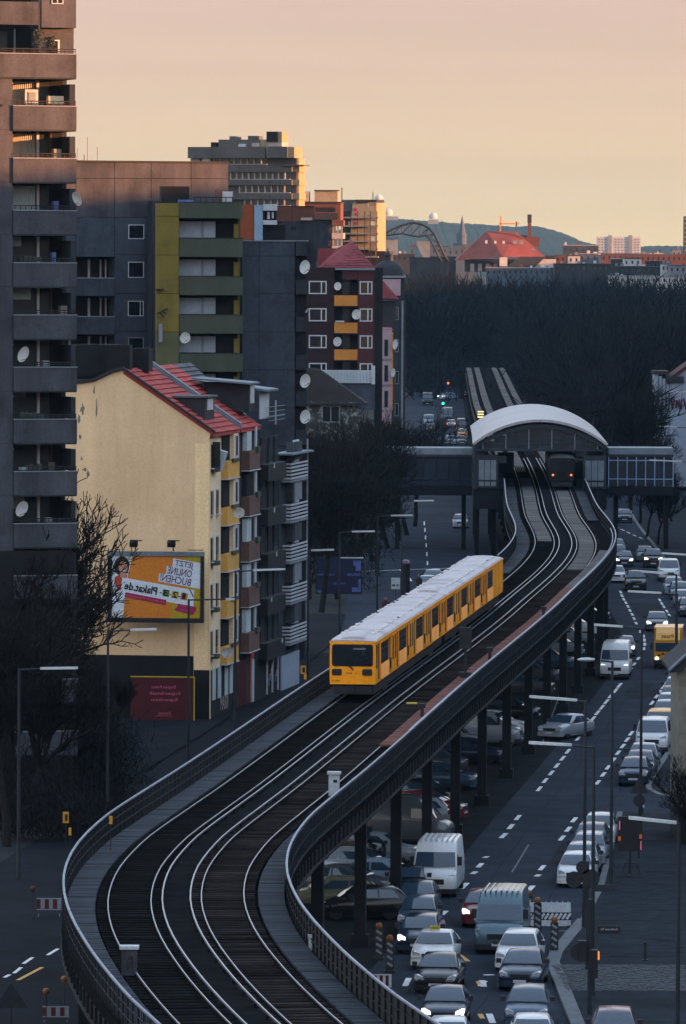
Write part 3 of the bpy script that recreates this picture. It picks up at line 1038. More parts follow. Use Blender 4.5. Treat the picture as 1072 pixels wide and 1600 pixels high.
for yy in (yS0 + .5, yS1 - .5):
    b = on(-.4, yy, 10.7)
    block('cross_beam', st, b, (12.4, .25, .22), 'station_steel')
    for px in range(-5, 6):
        l = -.4 + px * 1.1
        z1 = arch_z(l)
        c = on(l, yy, (10.8 + z1) / 2)
        block('mullion', st, c, (.09, .12, max(.1, z1 - 10.8)), 'grey_frame' if px % 2 else 'station_steel')
    for zz in (11.3, 11.75, 12.2):
        hw = max(l for l, z in SA if z > zz + .05) + .4
        block('glazing_bar', st, on(-.4, yy, zz), (2 * hw, .05, .05), 'station_steel')
    for px in range(-5, 5):
        l = -.4 + (px + .5) * 1.1
        z1 = arch_z(l) - .05
        if z1 > 11.0:
            c = on(l, yy + .1, (10.82 + z1) / 2)
            block('glass_pane', st, c, (1.0, .02, z1 - 10.82), 'station_glass')
for s_ in (-1, 1):
    for y in span(yS0 + 1, yS1 - 1, 10):
        block('roof_column', st, on(-.4 + s_ * 6.15, y, 9.0), (.25, .25, 4.2), 'station_steel')
    m = MB(); sweep(m, [(-.4 + s_ * 3.5, 7.0), (-.4 + s_ * 6.3, 7.0), (-.4 + s_ * 6.3, 7.9), (-.4 + s_ * 3.5, 7.9)], span(yS0 + 1.5, yS1, 8))
    m.build('platform', 'pavement', st)
    m = MB(); sweep(m, [(-.4 + s_ * 3.9, 5.0), (-.4 + s_ * 6.4, 5.0), (-.4 + s_ * 6.4, 6.99), (-.4 + s_ * 3.9, 6.99)], span(yS0 + .9, yS1, 8))
    m.build('platform_girder', 'viaduct_steel', st)
    m = MB(); sweep(m, [(-.4 + s_ * 6.2, 7.9), (-.4 + s_ * 6.26, 7.9), (-.4 + s_ * 6.26, 10.6), (-.4 + s_ * 6.2, 10.6)], span(yS0 + 2, yS1, 8))
    m.build('side_glazing', 'station_glass', st)
    lo, hi = (4.2, 5.9) if s_ < 0 else (4.3, 6.15)
    c = -.4 + s_ * (lo + hi) / 2
    for i in range(3):
        ll = -.4 + s_ * lo + s_ * (hi - lo) * (i + .5) / 3
        block('end_glass_pane', st, on(ll, yS0 + .62, 8.75), ((hi - lo) / 3 - .06, .05, 1.9), 'canopy')
        block('end_lower_panel', st, on(ll, yS0 + .62, 7.42), ((hi - lo) / 3 - .1, .05, .42), 'canopy')
    block('end_wall_frame', st, on(c, yS0 + .75, 8.6), (hi - lo + .4, .1, 3.2), 'station_steel')
    for y in span(yS0 + 4, yS1 - 4, 13):
        for l in (4.4, 6.0):
            block('platform_column', st, on(-.4 + s_ * l, y, 2.5), (.4, .4, 5.0), 'viaduct_steel')
block('kiosk', st, on(-3.6, yS0 + 18, 8.9), (1.6, 2, 2.0), 'dark_metal')
block('lit_board', st, on(-4.0, yS0 + 12, 9.4), (.9, .2, .7), 'pale_panel')
block('lit_board', st, on(4.0, yS0 + 26, 9.6), (1.1, .2, .6), 'pale_panel')
for l in (-2.5, 1, 3):
    block('ceiling_strip', st, on(l, yS0 + 25, 11.4), (.2, 30, .08), 'cabinet')
# bridge wings across both carriageways
def wing(px0, px1, label, blue):
    Yw = 636.0
    f = Fr('station_footbridge', label, 'footbridge', (px0 + px1) / 2, 740, Yw)
    f.box('roof', px0, 700, px1, 710, 'canopy', 0, 5)
    f.box('roof_edge', px0, 710, px1, 714, 'station_steel', -.05, 5)
    n = 7
    for k in range(n):
        a, b_ = px0 + (px1 - px0) * k / n, px0 + (px1 - px0) * (k + 1) / n
        f.box('glass_pane', a + 1, 715, b_ - 1, 759, 'station_glass', .12, .05)
        f.box('mullion', a - .6, 714, a + .6, 762, 'mullion_blue' if blue else 'station_steel', -.02, .1)
    f.box('mullion', px1 - .6, 714, px1 + .6, 762, 'mullion_blue' if blue else 'station_steel', -.02, .1)
    f.box('glazing_bar', px0, 719, px1, 720.2, 'mullion_blue' if blue else 'station_steel', .04, .06)
    f.box('glazing_bar', px0, 748, px1, 749.2, 'mullion_blue' if blue else 'station_steel', .04, .06)
    f.box('floor_slab', px0, 760, px1, 774, 'viaduct_steel', -.1, 5)
    f.box('back_wall', px0, 714, px1, 760, 'interior', 4.5, .2)
    for q in (.12, .9):
        x = px0 + (px1 - px0) * q
        f.box('pier', x - 3, 774, x + 4, 395 + 29.5 * f.s, 'viaduct_steel', 1.5, 1.5)
    return f
wing(604, 738, 'dark glazed station footbridge wing over the left carriageway', False)
wing(951, 1052, 'station footbridge wing with blue glazing bars over the right carriageway', True)

# ------------------------------------------------------------------ apartment tower at the left edge
T = Fr('apartment_tower', 'tall grey concrete apartment tower with stacked recessed balconies', 'tower', 70, 400, 342, 18)
random.seed(21)
T.box('core_wall', -60, -60, 112, 1256, 'interior', 2.2, 10)
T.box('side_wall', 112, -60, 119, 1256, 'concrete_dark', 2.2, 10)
pt = lambda k: 85.6 + 81.45 * k
for k in range(-1, 14):
    y = pt(k)
    if k >= 0:
        T.box('wall_panel', -60, y - 44.9, 20.6, y + 36.2, 'concrete', 0, 2.19) if k >= 1 else T.box('wall_panel', -60, y + .4, 20.6, y + 36.2, 'concrete', 0, 2.19)
    if k == -1:
        T.box('balcony_parapet', -60, y, 60, y + 36, 'concrete', -.15, .15)
        T.box('wall_panel', 66, y - 60, 119, y + 40, 'concrete', 0, 2.19)
        T.window(81, y - 20, 99, y + 3)
        T.box('downpipe', 60.5, y - 4, 63, y + 45, 'concrete_dark', -.1, .1)
        continue
    x0 = 21 if k else -60
    p = T.box('balcony_parapet', x0, y, 118.4, y + 36, 'concrete', -.12, .12)
    T.box('parapet_cap', x0 - .3, y - 1.6, 119, y - .1, 'grey_frame', -.16, .2, p)
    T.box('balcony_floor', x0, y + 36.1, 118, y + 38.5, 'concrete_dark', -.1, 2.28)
    # hand rail over the cap
    T.box('hand_rail', x0 + .5, y - 9, 118, y - 7.4, 'dark_metal', -.08, .04)
    for q in range(12):
        xx = x0 + 3 + (114 - x0) * q / 11.0
        T.box('rail_stanchion', xx - .5, y - 7.4, xx + .5, y - 1.7, 'dark_metal', -.06, .03)
    T.box('lower_rail', x0 + .5, y - 5, 118, y - 4, 'dark_metal', -.07, .03)
    # glazing at the back of the loggia
    top, bot = y - 45, y - 1
    if k == 0:
        T.box('wall_panel', 66, top, 119, bot, 'concrete', .5, 1.6)
        T.box('window', -50, top + 8, 28, bot, 'glass_dull', 2.0, .05)
        T.box('window_post', 38, top + 4, 40, bot, 'grey_frame', 1.9, .1)
        T.box('wall_window', 88, y - 23, 97, y - 2, 'white_frame', .44, .05)
        T.box('wall_window_pane', 82, y - 21, 94, y - 1, 'interior', .40, .03)
        continue
    lit = {1: 'curtain', 2: 'curtain', 3: 'pale_panel'}.get(k)
    T.box('window', 30, top + 2, 71.5, bot, 'glass_dull', 2.0, .05)
    if lit:
        m = MB()
        xa, _ = T.xz(31, y)
        xb, _ = T.xz(70, y)
        za, zb_ = T.xz(50, bot)[1], T.xz(50, top + 5)[1]
        n = 26
        ring = [(xa + (xb - xa) * i / n, 1.94 + .035 * (i % 2)) for i in range(n + 1)]
        m.add([(a, c, za) for a, c in ring] + [(a, c, zb_) for a, c in ring], [(i, i + 1, n + 2 + i, n + 1 + i) for i in range(n)])
        m.build('curtain', lit, T.root)
    T.box('window_post', 24.6, top + 3, 29.6, bot, 'white_frame', 1.75, .25)
    T.box('window_post', 71.6, top + 3, 75.4, bot, 'white_frame', 1.8, .2)
    if k % 3 == 2:
        T.box('window_post', 93, top + 3, 94.5, bot, 'brown_bay', 1.8, .2)
    T.box('balcony_door', 76, top + 3, 92, bot, 'glass_dull', 2.0, .05)
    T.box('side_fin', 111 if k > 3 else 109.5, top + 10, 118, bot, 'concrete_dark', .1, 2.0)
    T.box('side_bracket', 21.5, top + 8, 24.2, top + 10, 'grey_frame', .3, 1.0)
    if k == 1:
        fr_ = T.box('picture_frame', 47, y - 27, 67, y - 3, 'white_frame', .9, .06)
        T.box('frame_board', 52, y - 23, 63, y - 3, 'grey_frame', .85, .045, fr_)
        T.box('storage_box', 82, y - 17, 105, y - 4, 'yellow_light', .7, .5)
    if k in (4, 7, 8):
        for q in range(5):
            T.box('flower_box', 33 + q * 7, y - 9 - random.random() * 4, 39 + q * 7, y - 3, 'dark_green', .25, .3)
    rk = random.Random(k * 7)
    if k > 3 and rk.random() < .6:
        T.box('drawn_blind', 31, top + 3, 31 + rk.uniform(14, 38), top + rk.uniform(10, 24), rk.choice(['pale_panel', 'curtain', 'grey_frame']), 1.93, .04)
    if k > 1 and rk.random() < .7:
        xx = rk.uniform(60, 100)
        T.box('balcony_clutter', xx, y - rk.uniform(8, 20), xx + rk.uniform(4, 12), y - 2, rk.choice(['brown_bay', 'print_blue', 'stain', 'dark_green', 'grey_frame']), .5, .5)
    if k in (8,):
        T.box('folded_chair', 32, y - 7, 44, y - 3, 'pale_panel', .2, .2)
T.dish(116, 310, 11.5, -70, -.7)
T.dish(31, 552, 13, 35, -.5)
T.dish(28.5, 793, 13, 30, -.5)
# potted shrubs on the top balcony
for px, py, r in ((64, 60, 16), (84, 70, 12)):
    m = MB()
    for i in range(260):
        a, e_, q = random.uniform(0, 2 * pi), random.uniform(-1, 1), random.random() ** .5
        x, z = T.xz(px, py)
        c = Vector((x + q * cos(a) * r / 29 * .6, .3 + q * sin(a) * .2, z + e_ * r / 29))
        v = [c + Vector((random.uniform(-.07, .07), random.uniform(-.07, .07), random.uniform(-.07, .07))) for _ in range(3)]
        m.add(v, [(0, 1, 2)])
    m.build('balcony_shrub', 'dark_green', T.root)
T.box('ground_floor_wall', -60, 860, 112, 1258, 'black_wall', -.02, .25)
T.box('wall_lamp', 3, 164, 5.5, 167, 'dark_metal', -.1, .1)

# ------------------------------------------------------------------ slab block behind the tower
B = Fr('apartment_slab', 'long grey concrete slab block with flat roof behind the olive building', 'building', 200, 400, 470, 18)
B.box('core_wall', 60, 258, 352, 1020, 'interior', 2.0, 10)
B.panels([60, 120, 179.5, 236, 298, 356], [254, 279, 339.5], 'concrete', 0, 1.9, .7)
B.box('roof_edge', 58, 251.5, 357, 254, 'far_dark', -.1, 12)
B.panels([179.5, 228, 298], [339.5, 398, 459, 518, 580], 'concrete_blue', 0, 1.9, .7)
B.panels([60, 120, 179.5], [339.5, 401.5], 'concrete_blue', 0, 1.9, .7)
B.box('shade_strip', 229, 314, 247, 1010, 'concrete_dark', -1.2, 1.1)  # dark strip standing in for the shadow down this corner
for q, (a, b_) in enumerate(((402.5, 435), (462.5, 495), (522.5, 553), (583, 613), (643, 673))):
    B.box('balcony_parapet', 60, b_, 179, b_ + 27, 'concrete_blue', -.1, .12)
    B.box('parapet_cap', 60, b_ - 1.5, 179, b_, 'white_frame' if q == 2 else 'grey_frame', -.14, .2)
    B.box('balcony_floor', 60, b_ + 25, 179, b_ + 27.4, 'concrete_dark', .02, 1.9)
    B.box('window', 118, a + 2, 178, b_, 'glass_dull', 1.9, .04)
    for xx, w in ((120, 2.6), (150, 3), (168, 2), (176, 1.8)):
        B.box('window_post', xx - w / 2, a + 3, xx + w / 2, b_ - 1, 'white_frame', 1.75, .14)
    for xx in (123, 148, 152, 176):
        B.box('rail_stanchion', xx - .5, b_ - 6, xx + .5, b_, 'dark_metal', -.05, .04)
B.panels([179.5, 228], [580, 640, 700], 'concrete_blue', 0, 1.9, .7)
B.window(200.5, 351, 225, 373.5, 'white_frame', 'glass', -.05, ())
B.window(200, 409, 224.5, 434, 'white_frame', 'glass', -.05, ())
B.window(199.5, 470, 224, 494, 'white_frame', 'glass', -.05, (.8,))
B.window(200, 527, 224, 551, 'grey_frame', 'glass', -.05, ())
m = MB()
for px, h in ((159, 22), (139, 10), (144, 38), (128, 20)):
    x, z = B.xz(px, 252)
    m.tube((x, 1, z - .2), (x, 1, z + h / B.s), .035 if h > 15 else .06)
m.build('roof_aerials', 'grey_frame', B.root)
B.box('lit_penthouse_wall', 298, 290, 346, 318, 'pale_render', 1.0, .8)

# ------------------------------------------------------------------ olive balcony block
Cb = Fr('olive_balcony_block', 'olive and dark green balcony block with white roller shutters', 'building', 300, 400, 455, 4)
Cb.box('core_wall', 246, 322, 372, 990, 'interior', 1.6, 7)
Cb.box('side_wall', 372.2, 342, 376, 990, 'olive_dark', 1.7, 6)
Cb.panels([244, 280], [317.5, 338, 398.5, 458.5, 518.5], 'olive', 0, 1.55, .7)
Cb.panels([244, 280], [518.5, 578, 638, 700], 'olive_dark', 0, 1.55, .7)
for q, (a, b_) in enumerate(((316.8, 341), (372.7, 401.5), (432.4, 461), (492.3, 521), (552.5, 580.5), (612, 640))):
    Cb.box('balcony_parapet', 280.3, a, 379, b_, 'dark_green', -.05, .15)
    Cb.box('parapet_cap', 280.3, a - 1.2, 379.4, a - .1, 'far_dark', -.08, .2)
    Cb.box('balcony_floor', 280.3, b_ - 2, 378.6, b_ + .4, 'dark_green', .12, 1.5)
    if q:
        t0 = a - 27
        for xa, xb in ((281, 316.4), (319.5, 338)):
            sh = Cb.box('roller_shutter', xa, t0, xb, a - 1.5, 'shutter', 1.3, .1)
            for r in range(7):
                Cb.box('shutter_slat', xa + .3, t0 + 1 + r * 3.5, xb - .3, t0 + 3.7 + r * 3.5, 'shutter', 1.275, .02, sh)
        Cb.box('shutter_post', 316.6, t0, 319.3, a - 1, 'grey_frame', 1.2, .2)
        Cb.box('side_fin', 366.5, t0 + 4, 373.8, a - 1, 'olive', 1.0, .5)
Cb.dish(288, 527, 9, 20, -.4, 12)
Cb.box('aerial_bracket', 243, 451, 256, 453.4, 'dark_metal', -.3, .3)
m = MB()
for a, b_ in (((245, 490), (262, 482)), ((250, 488), (256, 496)), ((254, 486), (259, 490))):
    x0, z0_ = Cb.xz(*a); x1, z1_ = Cb.xz(*b_)
    m.tube((x0, -.3, z0_), (x1, -.3, z1_), .06)
m.build('roof_aerial', 'dark_metal', Cb.root)
Cb.box('vent_pipe', 248, 506, 253.5, 534, 'grey_frame', -.5, .3)
Cb.box('rooftop_box', 254, 291, 298, 316, 'black_wall', 2, 3)
Cb.box('tarpaulin', 280, 312, 306, 317, 'print_blue', 1.5, 1.5)
for xx in range(304, 366, 10):
    Cb.box('roof_rail_post', xx - .7, 308.5, xx + .7, 317, 'dark_metal', .8, .06)
Cb.box('roof_rail', 302, 307.6, 366, 309, 'dark_metal', .8, .06)
Cb.box('roof_machine', 351, 299, 366, 315, 'white_frame', 2, 1.2)
for xx in (339, 343, 347):
    Cb.box('stacked_board', xx - 1, 296, xx + 1, 316, 'brown_wall', 1.6, .15)

# ------------------------------------------------------------------ grey gable block with balconies on its edge
D = Fr('grey_gable_block', 'plain blue-grey concrete gable with white dishes on its edge balconies', 'building', 420, 500, 462, 4)
D.box('core_wall', 378, 379, 478, 1030, 'interior', .3, 8)
D.panels([378, 405, 461], [377, 400.3, 459, 518.6, 578, 637, 697, 757], 'concrete_blue', 0, .28, .6)
D.box('roof_edge', 377, 375.5, 482, 377.3, 'grey_frame', -.06, 8)
D.box('lift_house', 480, 376.5, 497, 420, 'concrete_dark', 2, 4)
for a in (377, 437, 495.5, 555, 612, 672, 730):
    D.box('balcony_panel', 462, a, 479.5, a + 23, 'concrete_dark', -.1, 1.2)
    D.box('balcony_recess', 462, a + 23.2, 478.5, a + 58, 'interior', .9, .2)
for x, y in ((474, 417), (474.5, 594.5), (474.5, 650.5)):
    D.dish(x, y, 11, 40, -.5, 8)
D.dish(478, 485, 4, 60, -.6, 30)
# rooftop clutter and houses seen over the gable
Rf = Fr('painted_penthouse', 'orange and pale blue painted rooftop house with a white balcony', 'building', 400, 345, 495, 4)
Rf.box('orange_wall', 373.5, 319.5, 397, 374, 'orange_wall', 0, 5)
Rf.box('blue_wall', 397.3, 320.5, 410.5, 376, 'lightblue_wall', -.1, 5)
Rf.box('balcony_upper_band', 411, 319, 433, 329, 'white_frame', -.2, .3)
Rf.box('balcony_parapet', 411, 344, 432.5, 351, 'white_frame', -.2, .3)
Rf.box('balcony_recess', 411, 329.2, 433, 343.8, 'interior', .4, 3)
Rf.box('washing', 418, 331, 422, 342, 'white_frame', .2, .1)
Rf.box('washing', 425, 331, 428, 341, 'pale_panel', .2, .1)
Rf.box('lower_wall', 411, 351.3, 446, 378, 'black_wall', .2, 5)
Bt = Fr('brown_terrace_block', 'brown stepped rooftop block beside the white balcony', 'building', 460, 345, 560, 4)
Bt.box('upper_wall', 433, 323, 491, 346, 'brown_wall', 0, 6)
Bt.box('wall_joint', 456, 323.5, 457, 345, 'brown_dark', -.02, .02)
Bt.box('lower_wall', 440, 346.3, 500, 388, 'concrete_dark', -.3, 6)
Bt.box('vent', 454, 354, 463, 359, 'interior', -.33, .03)
Bt.box('roof_edge', 432.5, 321.6, 492, 323, 'far_dark', -.1, 6)
Bt.box('loose_boards', 470, 340, 487, 344, 'pale_render', -.7, .4)
# ------------------------------------------------------------------ high-rise on the skyline
H = Fr('office_highrise', 'stepped brown office high-rise with ribbon windows against the sky', 'building', 375, 280, 900, -16)  # front dark and right ends cream: shade and sun put into the colours
def side_lit(x, y0, y1, m_='cream', w=12):
    pass
rowsH = [(229.5, 247, 295, 462), (257.5, 269, 356, 464), (281, 289.5, 352, 464), (302, 311.5, 352, 464), (322, 335, 352, 464)]
H.box('core_wall', 320, 246, 461, 420, 'hr_dark', .8, 3.8)
for i, (a, b_, x0, x1) in enumerate(rowsH):
    x1 -= 8
    if i == 0:
        H.box('spandrel_panel', 295, a, 333, b_, 'hr_dark', -.6, 4.4)
        H.box('spandrel_panel', 333.3, a, 416, b_, 'hr_dark', -.6, 4.4)
        H.box('spandrel_panel', 421, a, 452, b_, 'hr_dark', -.9, 4.4)
        H.box('link_wall', 416, a, 421, b_, 'pale_render', 0, 3.5)
        H.box('corner_tower_wall', 452.2, a + 1, 461.5, b_, 'cream', -.5, 4)
        continue
    n = 6
    for k in range(n):
        p0, p1 = x0 + (x1 - x0) * k / n, x0 + (x1 - x0) * (k + 1) / n
        H.box('spandrel_panel', p0 + .15, a, p1 - .15, b_, 'hr_dark', 0, 4.6)
    H.box('end_balcony', x1 + .2, a, x1 + 10, b_, 'cream', .6, 3.4)  # cream stands in for sunlight on the right end
for i, (a, b_, x0, x1) in enumerate(((247.2, 257.3, 332, 416), (269.2, 280.8, 358, 452), (289.7, 301.8, 372, 452), (311.7, 321.8, 380, 452), (335.2, 345, 380, 452))):
    n = int((x1 - x0) / 9.4)
    for k in range(n):
        xx = x0 + (x1 - x0) * k / n
        w = (x1 - x0) / n
        H.box('window', xx + 2.2, a + .4, xx + w, b_ - .6, 'station_glass', .6, .15)
        H.box('window_pier', xx, a, xx + 2, b_, 'pale_render', .35, .4)
    H.box('window_sill', x0, b_ - 1.3, x1, b_ - .1, 'pale_render', .3, .4)
    H.box('end_wall', 456, a, 463, b_, 'cream', 1.2, 3)
H.box('penthouse', 338, 218, 412, 229.2, 'hr_dark', 1, 3)
H.box('penthouse', 405, 218.5, 417, 229.2, 'cream', .6, 3)
H.box('roof_machine', 326, 222, 334, 229.2, 'interior', 1, 3)
H.box('roof_machine', 352, 212.5, 361, 217.8, 'hr_dark', 2, 3)
H.box('roof_machine', 381, 212, 395, 217.8, 'hr_dark', 2, 3)
H.box('lift_tower', 416.5, 206, 434, 222, 'interior', 0, 3)
H.box('lift_tower_side', 434.2, 206.5, 440, 222, 'cream', .2, 3)  # sunlit side of the lift tower put into the colour
H.box('lift_tower_base', 418, 222.2, 440, 229.2, 'pale_render', .2, 3)
H.box('roof_dish_white', 371, 225, 382, 229.2, 'white_frame', .5, 1)
H.box('roof_dish_white', 392, 223.5, 404, 229.2, 'pale_render', .5, 1)
H.box('white_shed', 297, 247.3, 312, 254, 'pale_render', .1, 2)
H.box('white_shed', 315, 248, 328, 255, 'white_frame', .1, 2)
H.box('roof_line', 440, 257.8, 476, 259.4, 'hr_dark', -.4, 3)
H.box('low_roof', 314, 246.2, 330, 247.4, 'far_dark', 0, 4)

def far(name, label, cat, px, py, Y, th=0, group=None):
    return Fr(name, label, cat, px, py, Y, th, group)
# cream and brick houses beside the high-rise
f = far('terrace_house', 'pale rooftop houses with brown terraces below the high-rise', 'building', 495, 320, 1050, -3)
f.box('upper_wall', 463, 317, 532, 344, 'brown_wall', 0, 9)
f.box('terrace_opening', 494, 324, 524, 331, 'interior', -.05, .06)
f.box('terrace_rail', 492, 333, 528, 343, 'far_dark', -.5, .3)
f.box('roof_edge', 462, 315, 533, 317.2, 'far_dark', -.3, 9)
f.box('stair_house', 468, 299, 482, 315, 'pale_render', 1, 4)
f.box('stair_house_window', 472, 303, 479, 309, 'interior', .95, .05)
f.box('roof_room', 491, 298, 527, 315, 'cream', 1, 6)
f.box('roof_room_edge', 490, 296.8, 528, 298.2, 'brown_dark', .7, 6)
f.box('roof_aerial', 533, 293, 534.4, 316, 'far_dark', 1, .1)
f.box('lower_wall', 433, 344.3, 520, 420, 'concrete_dark', .5, 9)
for a in (344, 364, 384):
    f.box('corner_balcony', 519, a, 537, a + 9, 'brown_wall' if a == 344 else 'pale_render', -.8, 5)
    for xx in (521, 528, 534):
        f.box('balcony_pillar', xx - 1.2, a + 9.2, xx + 1.2, a + 19.8, 'cream', -.5, .5)
f = far('scaffolded_house', 'cream corner house wrapped in scaffolding with a banner', 'building', 565, 350, 1100, -8)
f.box('wall', 535, 330, 586, 400, 'brown_dark', .4, 14)
gx = [(545, 390), (551, 318), (556, 313), (575, 316), (575, 390)]
m = MB(); m.prism([f.xz(*q) for q in gx], 0, .35); m.build('gable_wall', 'cream', f.root)
f.box('side_wall', 575.3, 317, 588, 392, 'cream', .2, 12)
f.box('roof', 532, 312, 556, 333, 'hr_dark', 1, 6)
f.box('roof_edge', 556, 312, 589, 316, 'far_dark', -.5, 10)
for k in range(5):
    f.box('banner_lettering', 553 + (k % 2) * 1.5, 325 + k * 7, 558, 330 + k * 7, 'print_magenta', -.05, .05)
for xx in (540, 549, 560, 571, 580, 590):
    f.box('scaffold_pole', xx - .5, 330 if xx > 545 else 345, xx + .5, 410, 'far_dark', -1.0, .1)
for yy in (339, 352, 364, 376, 388, 400):
    f.box('scaffold_deck', 538, yy, 592, yy + 2.2, 'stain', -1.0, .9)
for xx, yy in ((578, 322), (578, 336), (583, 346), (578, 357), (583, 369), (548, 346)):
    f.box('sheeting', xx - 3, yy, xx + 4, yy + 9, 'cream' if xx != 583 else 'yellow_light', -.9, .1)
f.box('roof_aerial', 581.5, 300, 582.7, 313, 'far_dark', .5, .1)
f.box('lower_wall', 520, 392, 600, 470, 'far_dark', 2, 10)

# ------------------------------------------------------------------ maroon house with orange balconies
E_ = Fr('maroon_house', 'maroon apartment house with white windows, orange balconies and red hip roof', 'building', 535, 500, 700, 0)
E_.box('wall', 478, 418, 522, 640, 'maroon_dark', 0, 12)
E_.box('recess_wall', 522, 420, 559, 640, 'interior', 1.2, 11)
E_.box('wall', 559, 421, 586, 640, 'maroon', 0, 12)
E_.box('wall', 535, 421, 559, 437, 'maroon', .1, 1)
E_.box('cornice', 524, 419, 586, 422, 'grey_frame', -.3, 12)
E_.box('party_wall', 585.5, 418, 597.5, 668, 'black_wall', -.25, 12)
for k, y in enumerate((439, 481.5, 523.5, 567)):
    E_.window(482.5, y, 510.5, y + 20.5, bars=(.72,), w=1.8)
    E_.window(562, y + .5, 582, y + 21, bars=(.66,), w=1.8)
    pb = E_.box('balcony_parapet', 522.3, y + 22.5, 558.5, y + 39, 'orange_panel', -.15, .15)
    E_.box('balcony_floor', 522.3, y + 39, 558.5, y + 41, 'maroon_dark', -.1, 1.3)
    E_.box('balcony_door', 535, y - 2, 546, y + 22, 'glass_dull', 1.1, .08)
    E_.box('balcony_post', 546.5, y - 2, 548, y + 22, 'brown_dark', 1.05, .1)
E_.box('planter', 524, 501, 538, 503.5, 'white_frame', -.25, .1)
E_.dish(527, 447, 6.5, 30, -.4, 5)
E_.dish(556, 491, 8, 30, -.4, 5)
E_.dish(526.5, 533.5, 7.5, 30, -.4, 5)
def hiproof(fr, pts_, m_, name='roof', back=7.0, ridge=None):
    """front eave a-b, ridge c-d (pixels); hip roof with real depth"""
    (ax, ay), (bx, by), (cx, cy), (dx, dy) = pts_
    A, Bq = fr.xz(ax, ay), fr.xz(bx, by)
    C_, D_ = fr.xz(cx, cy), fr.xz(dx, dy)
    hb = back / 2
    mb = MB()
    v = [(A[0], 0, A[1]), (Bq[0], 0, Bq[1]), (Bq[0], back, Bq[1]), (A[0], back, A[1]), (C_[0], hb, C_[1]), (D_[0], hb, D_[1])]
    mb.add(v, [(0, 1, 5, 4), (1, 2, 5), (2, 3, 4, 5), (3, 0, 4), (0, 3, 2, 1)])
    o = mb.build(name, m_, fr.root)
    # courses of tiles on the front slope
    tl = MB()
    n = max(6, int(abs(ay - cy) / 3))
    for i in range(n):
        t0, t1 = i / n, (i + .9) / n
        def pt_(t, u):
            l = Vector(v[0]).lerp(Vector(v[4]), t); r = Vector(v[1]).lerp(Vector(v[5]), t)
            p_ = l.lerp(r, u); return p_ + Vector((0, -.05, .05))
        q = max(4, int(abs(bx - ax) / 7))
        for k in range(q):
            a_, b__, c_, d_ = pt_(t0, k / q), pt_(t0, (k + .94) / q), pt_(t1, (k + .94) / q), pt_(t1, k / q)
            up = Vector((0, -.03, .06))
            tl.add([a_ + up, b__ + up, c_, d_], [(0, 1, 2, 3)])
    stuff(tl.build('roof_tiles', m_, o))
    return o
hiproof(E_, ((497, 419), (586, 420), (527, 388), (551, 377)), 'red_tile_far', back=9)
E_.box('roof_window', 537, 399.5, 546, 409, 'glass_dull', 2.0, .5)
E_.box('rear_roof', 497, 388, 552, 415, 'red_tile_far', 4.6, 3)
E_.box('shed_roof_sheet', 489, 578, 580, 598, 'pale_panel', -1.4, .5)
for xx in range(492, 580, 5):
    E_.box('corrugation', xx, 580, xx + 1.6, 598, 'shutter', -1.46, .05)
E_.box('shed_wall', 496, 598.5, 586, 640, 'concrete_blue', -1.2, .9)
E_.box('gutter_pipe', 580.5, 571, 586, 600, 'white_frame', -1.6, .3)
f = Fr('pink_house', 'narrow pink house with stepped red roofs beyond the maroon house', 'building', 605, 540, 760, 0)
f.box('wall', 594, 512, 612, 680, 'pink_wall', 0, 12)
for y in (530, 570, 610):
    f.window(600, y, 607, y + 27, 'grey_frame', 'interior', -.05, (), .8)
    f.box('cornice', 595, y + 30, 612, y + 32, 'grey_frame', -.15, .2)
f.box('orange_strip', 611.8, 520, 614, 640, 'orange_panel', -.05, 6)
for a, b_, m_ in (((594, 515), (616, 517), 'red_tile_far'), ((594, 466), (624, 468), 'red_tile_far')):
    hiproof(f, (a, b_, (a[0] - 20, a[1] - 14 if a[1] > 500 else a[1] - 30), (a[0] + 2, a[1] - 14 if a[1] > 500 else a[1] - 30)), m_, back=6, name='roof')
f.box('upper_wall', 597, 470, 618, 513, 'far_dark', 1, 8)
f.dish(616, 538, 8, 60, -.4, 5)
f.dish(613, 582, 7, 60, -.4, 5)
f = Fr('domed_house', 'grey corner house with a small dome and tall drainpipe', 'building', 620, 520, 820, 0)
f.box('wall', 600, 432, 631, 700, 'concrete_dark', 0, 10)
f.box('white_gable_wall', 598, 436, 626, 462, 'pink_wall', -.3, .3)
f.box('cornice', 596, 431, 634, 434, 'grey_frame', -.5, 10)
f.box('drainpipe', 627, 470, 630, 668, 'canopy', -.3, .2)
f.box('corner_strip', 630, 470, 633.5, 690, 'brown_dark', -.2, 6)
x, z = f.xz(606, 431)
m = MB(); m.lathe([(2.0, 0), (1.95, .7), (1.6, 1.3), (1.0, 1.75), (.4, 1.95), (.35, 2.5), (.5, 2.6), (.1, 3.1), (.03, 3.6)], 16)
o = m.build('dome', 'far_dark', f.root, 40); o.location = (x, 2, z)
for y in (480, 530, 580, 630):
    f.window(617, y, 623, y + 20, 'grey_frame', 'glass', -.05, (), .8)
# ivy-covered old house below
f = Fr('old_gable_house', 'dark roofed old house with pale patched front behind bare trees', 'building', 520, 640, 640, 0)
f.box('wall', 462, 628, 560, 800, 'patched_plaster', 0, 8)
hiproof(f, ((455, 632), (575, 632), (478, 575), (500, 578)), 'brown_dark', back=8)
f.window(503, 634, 531, 660, 'grey_frame', 'interior', -.05, (.5,), 1.4)
f.box('eave_board', 455, 629, 575, 633, 'far_dark', -.4, .4)

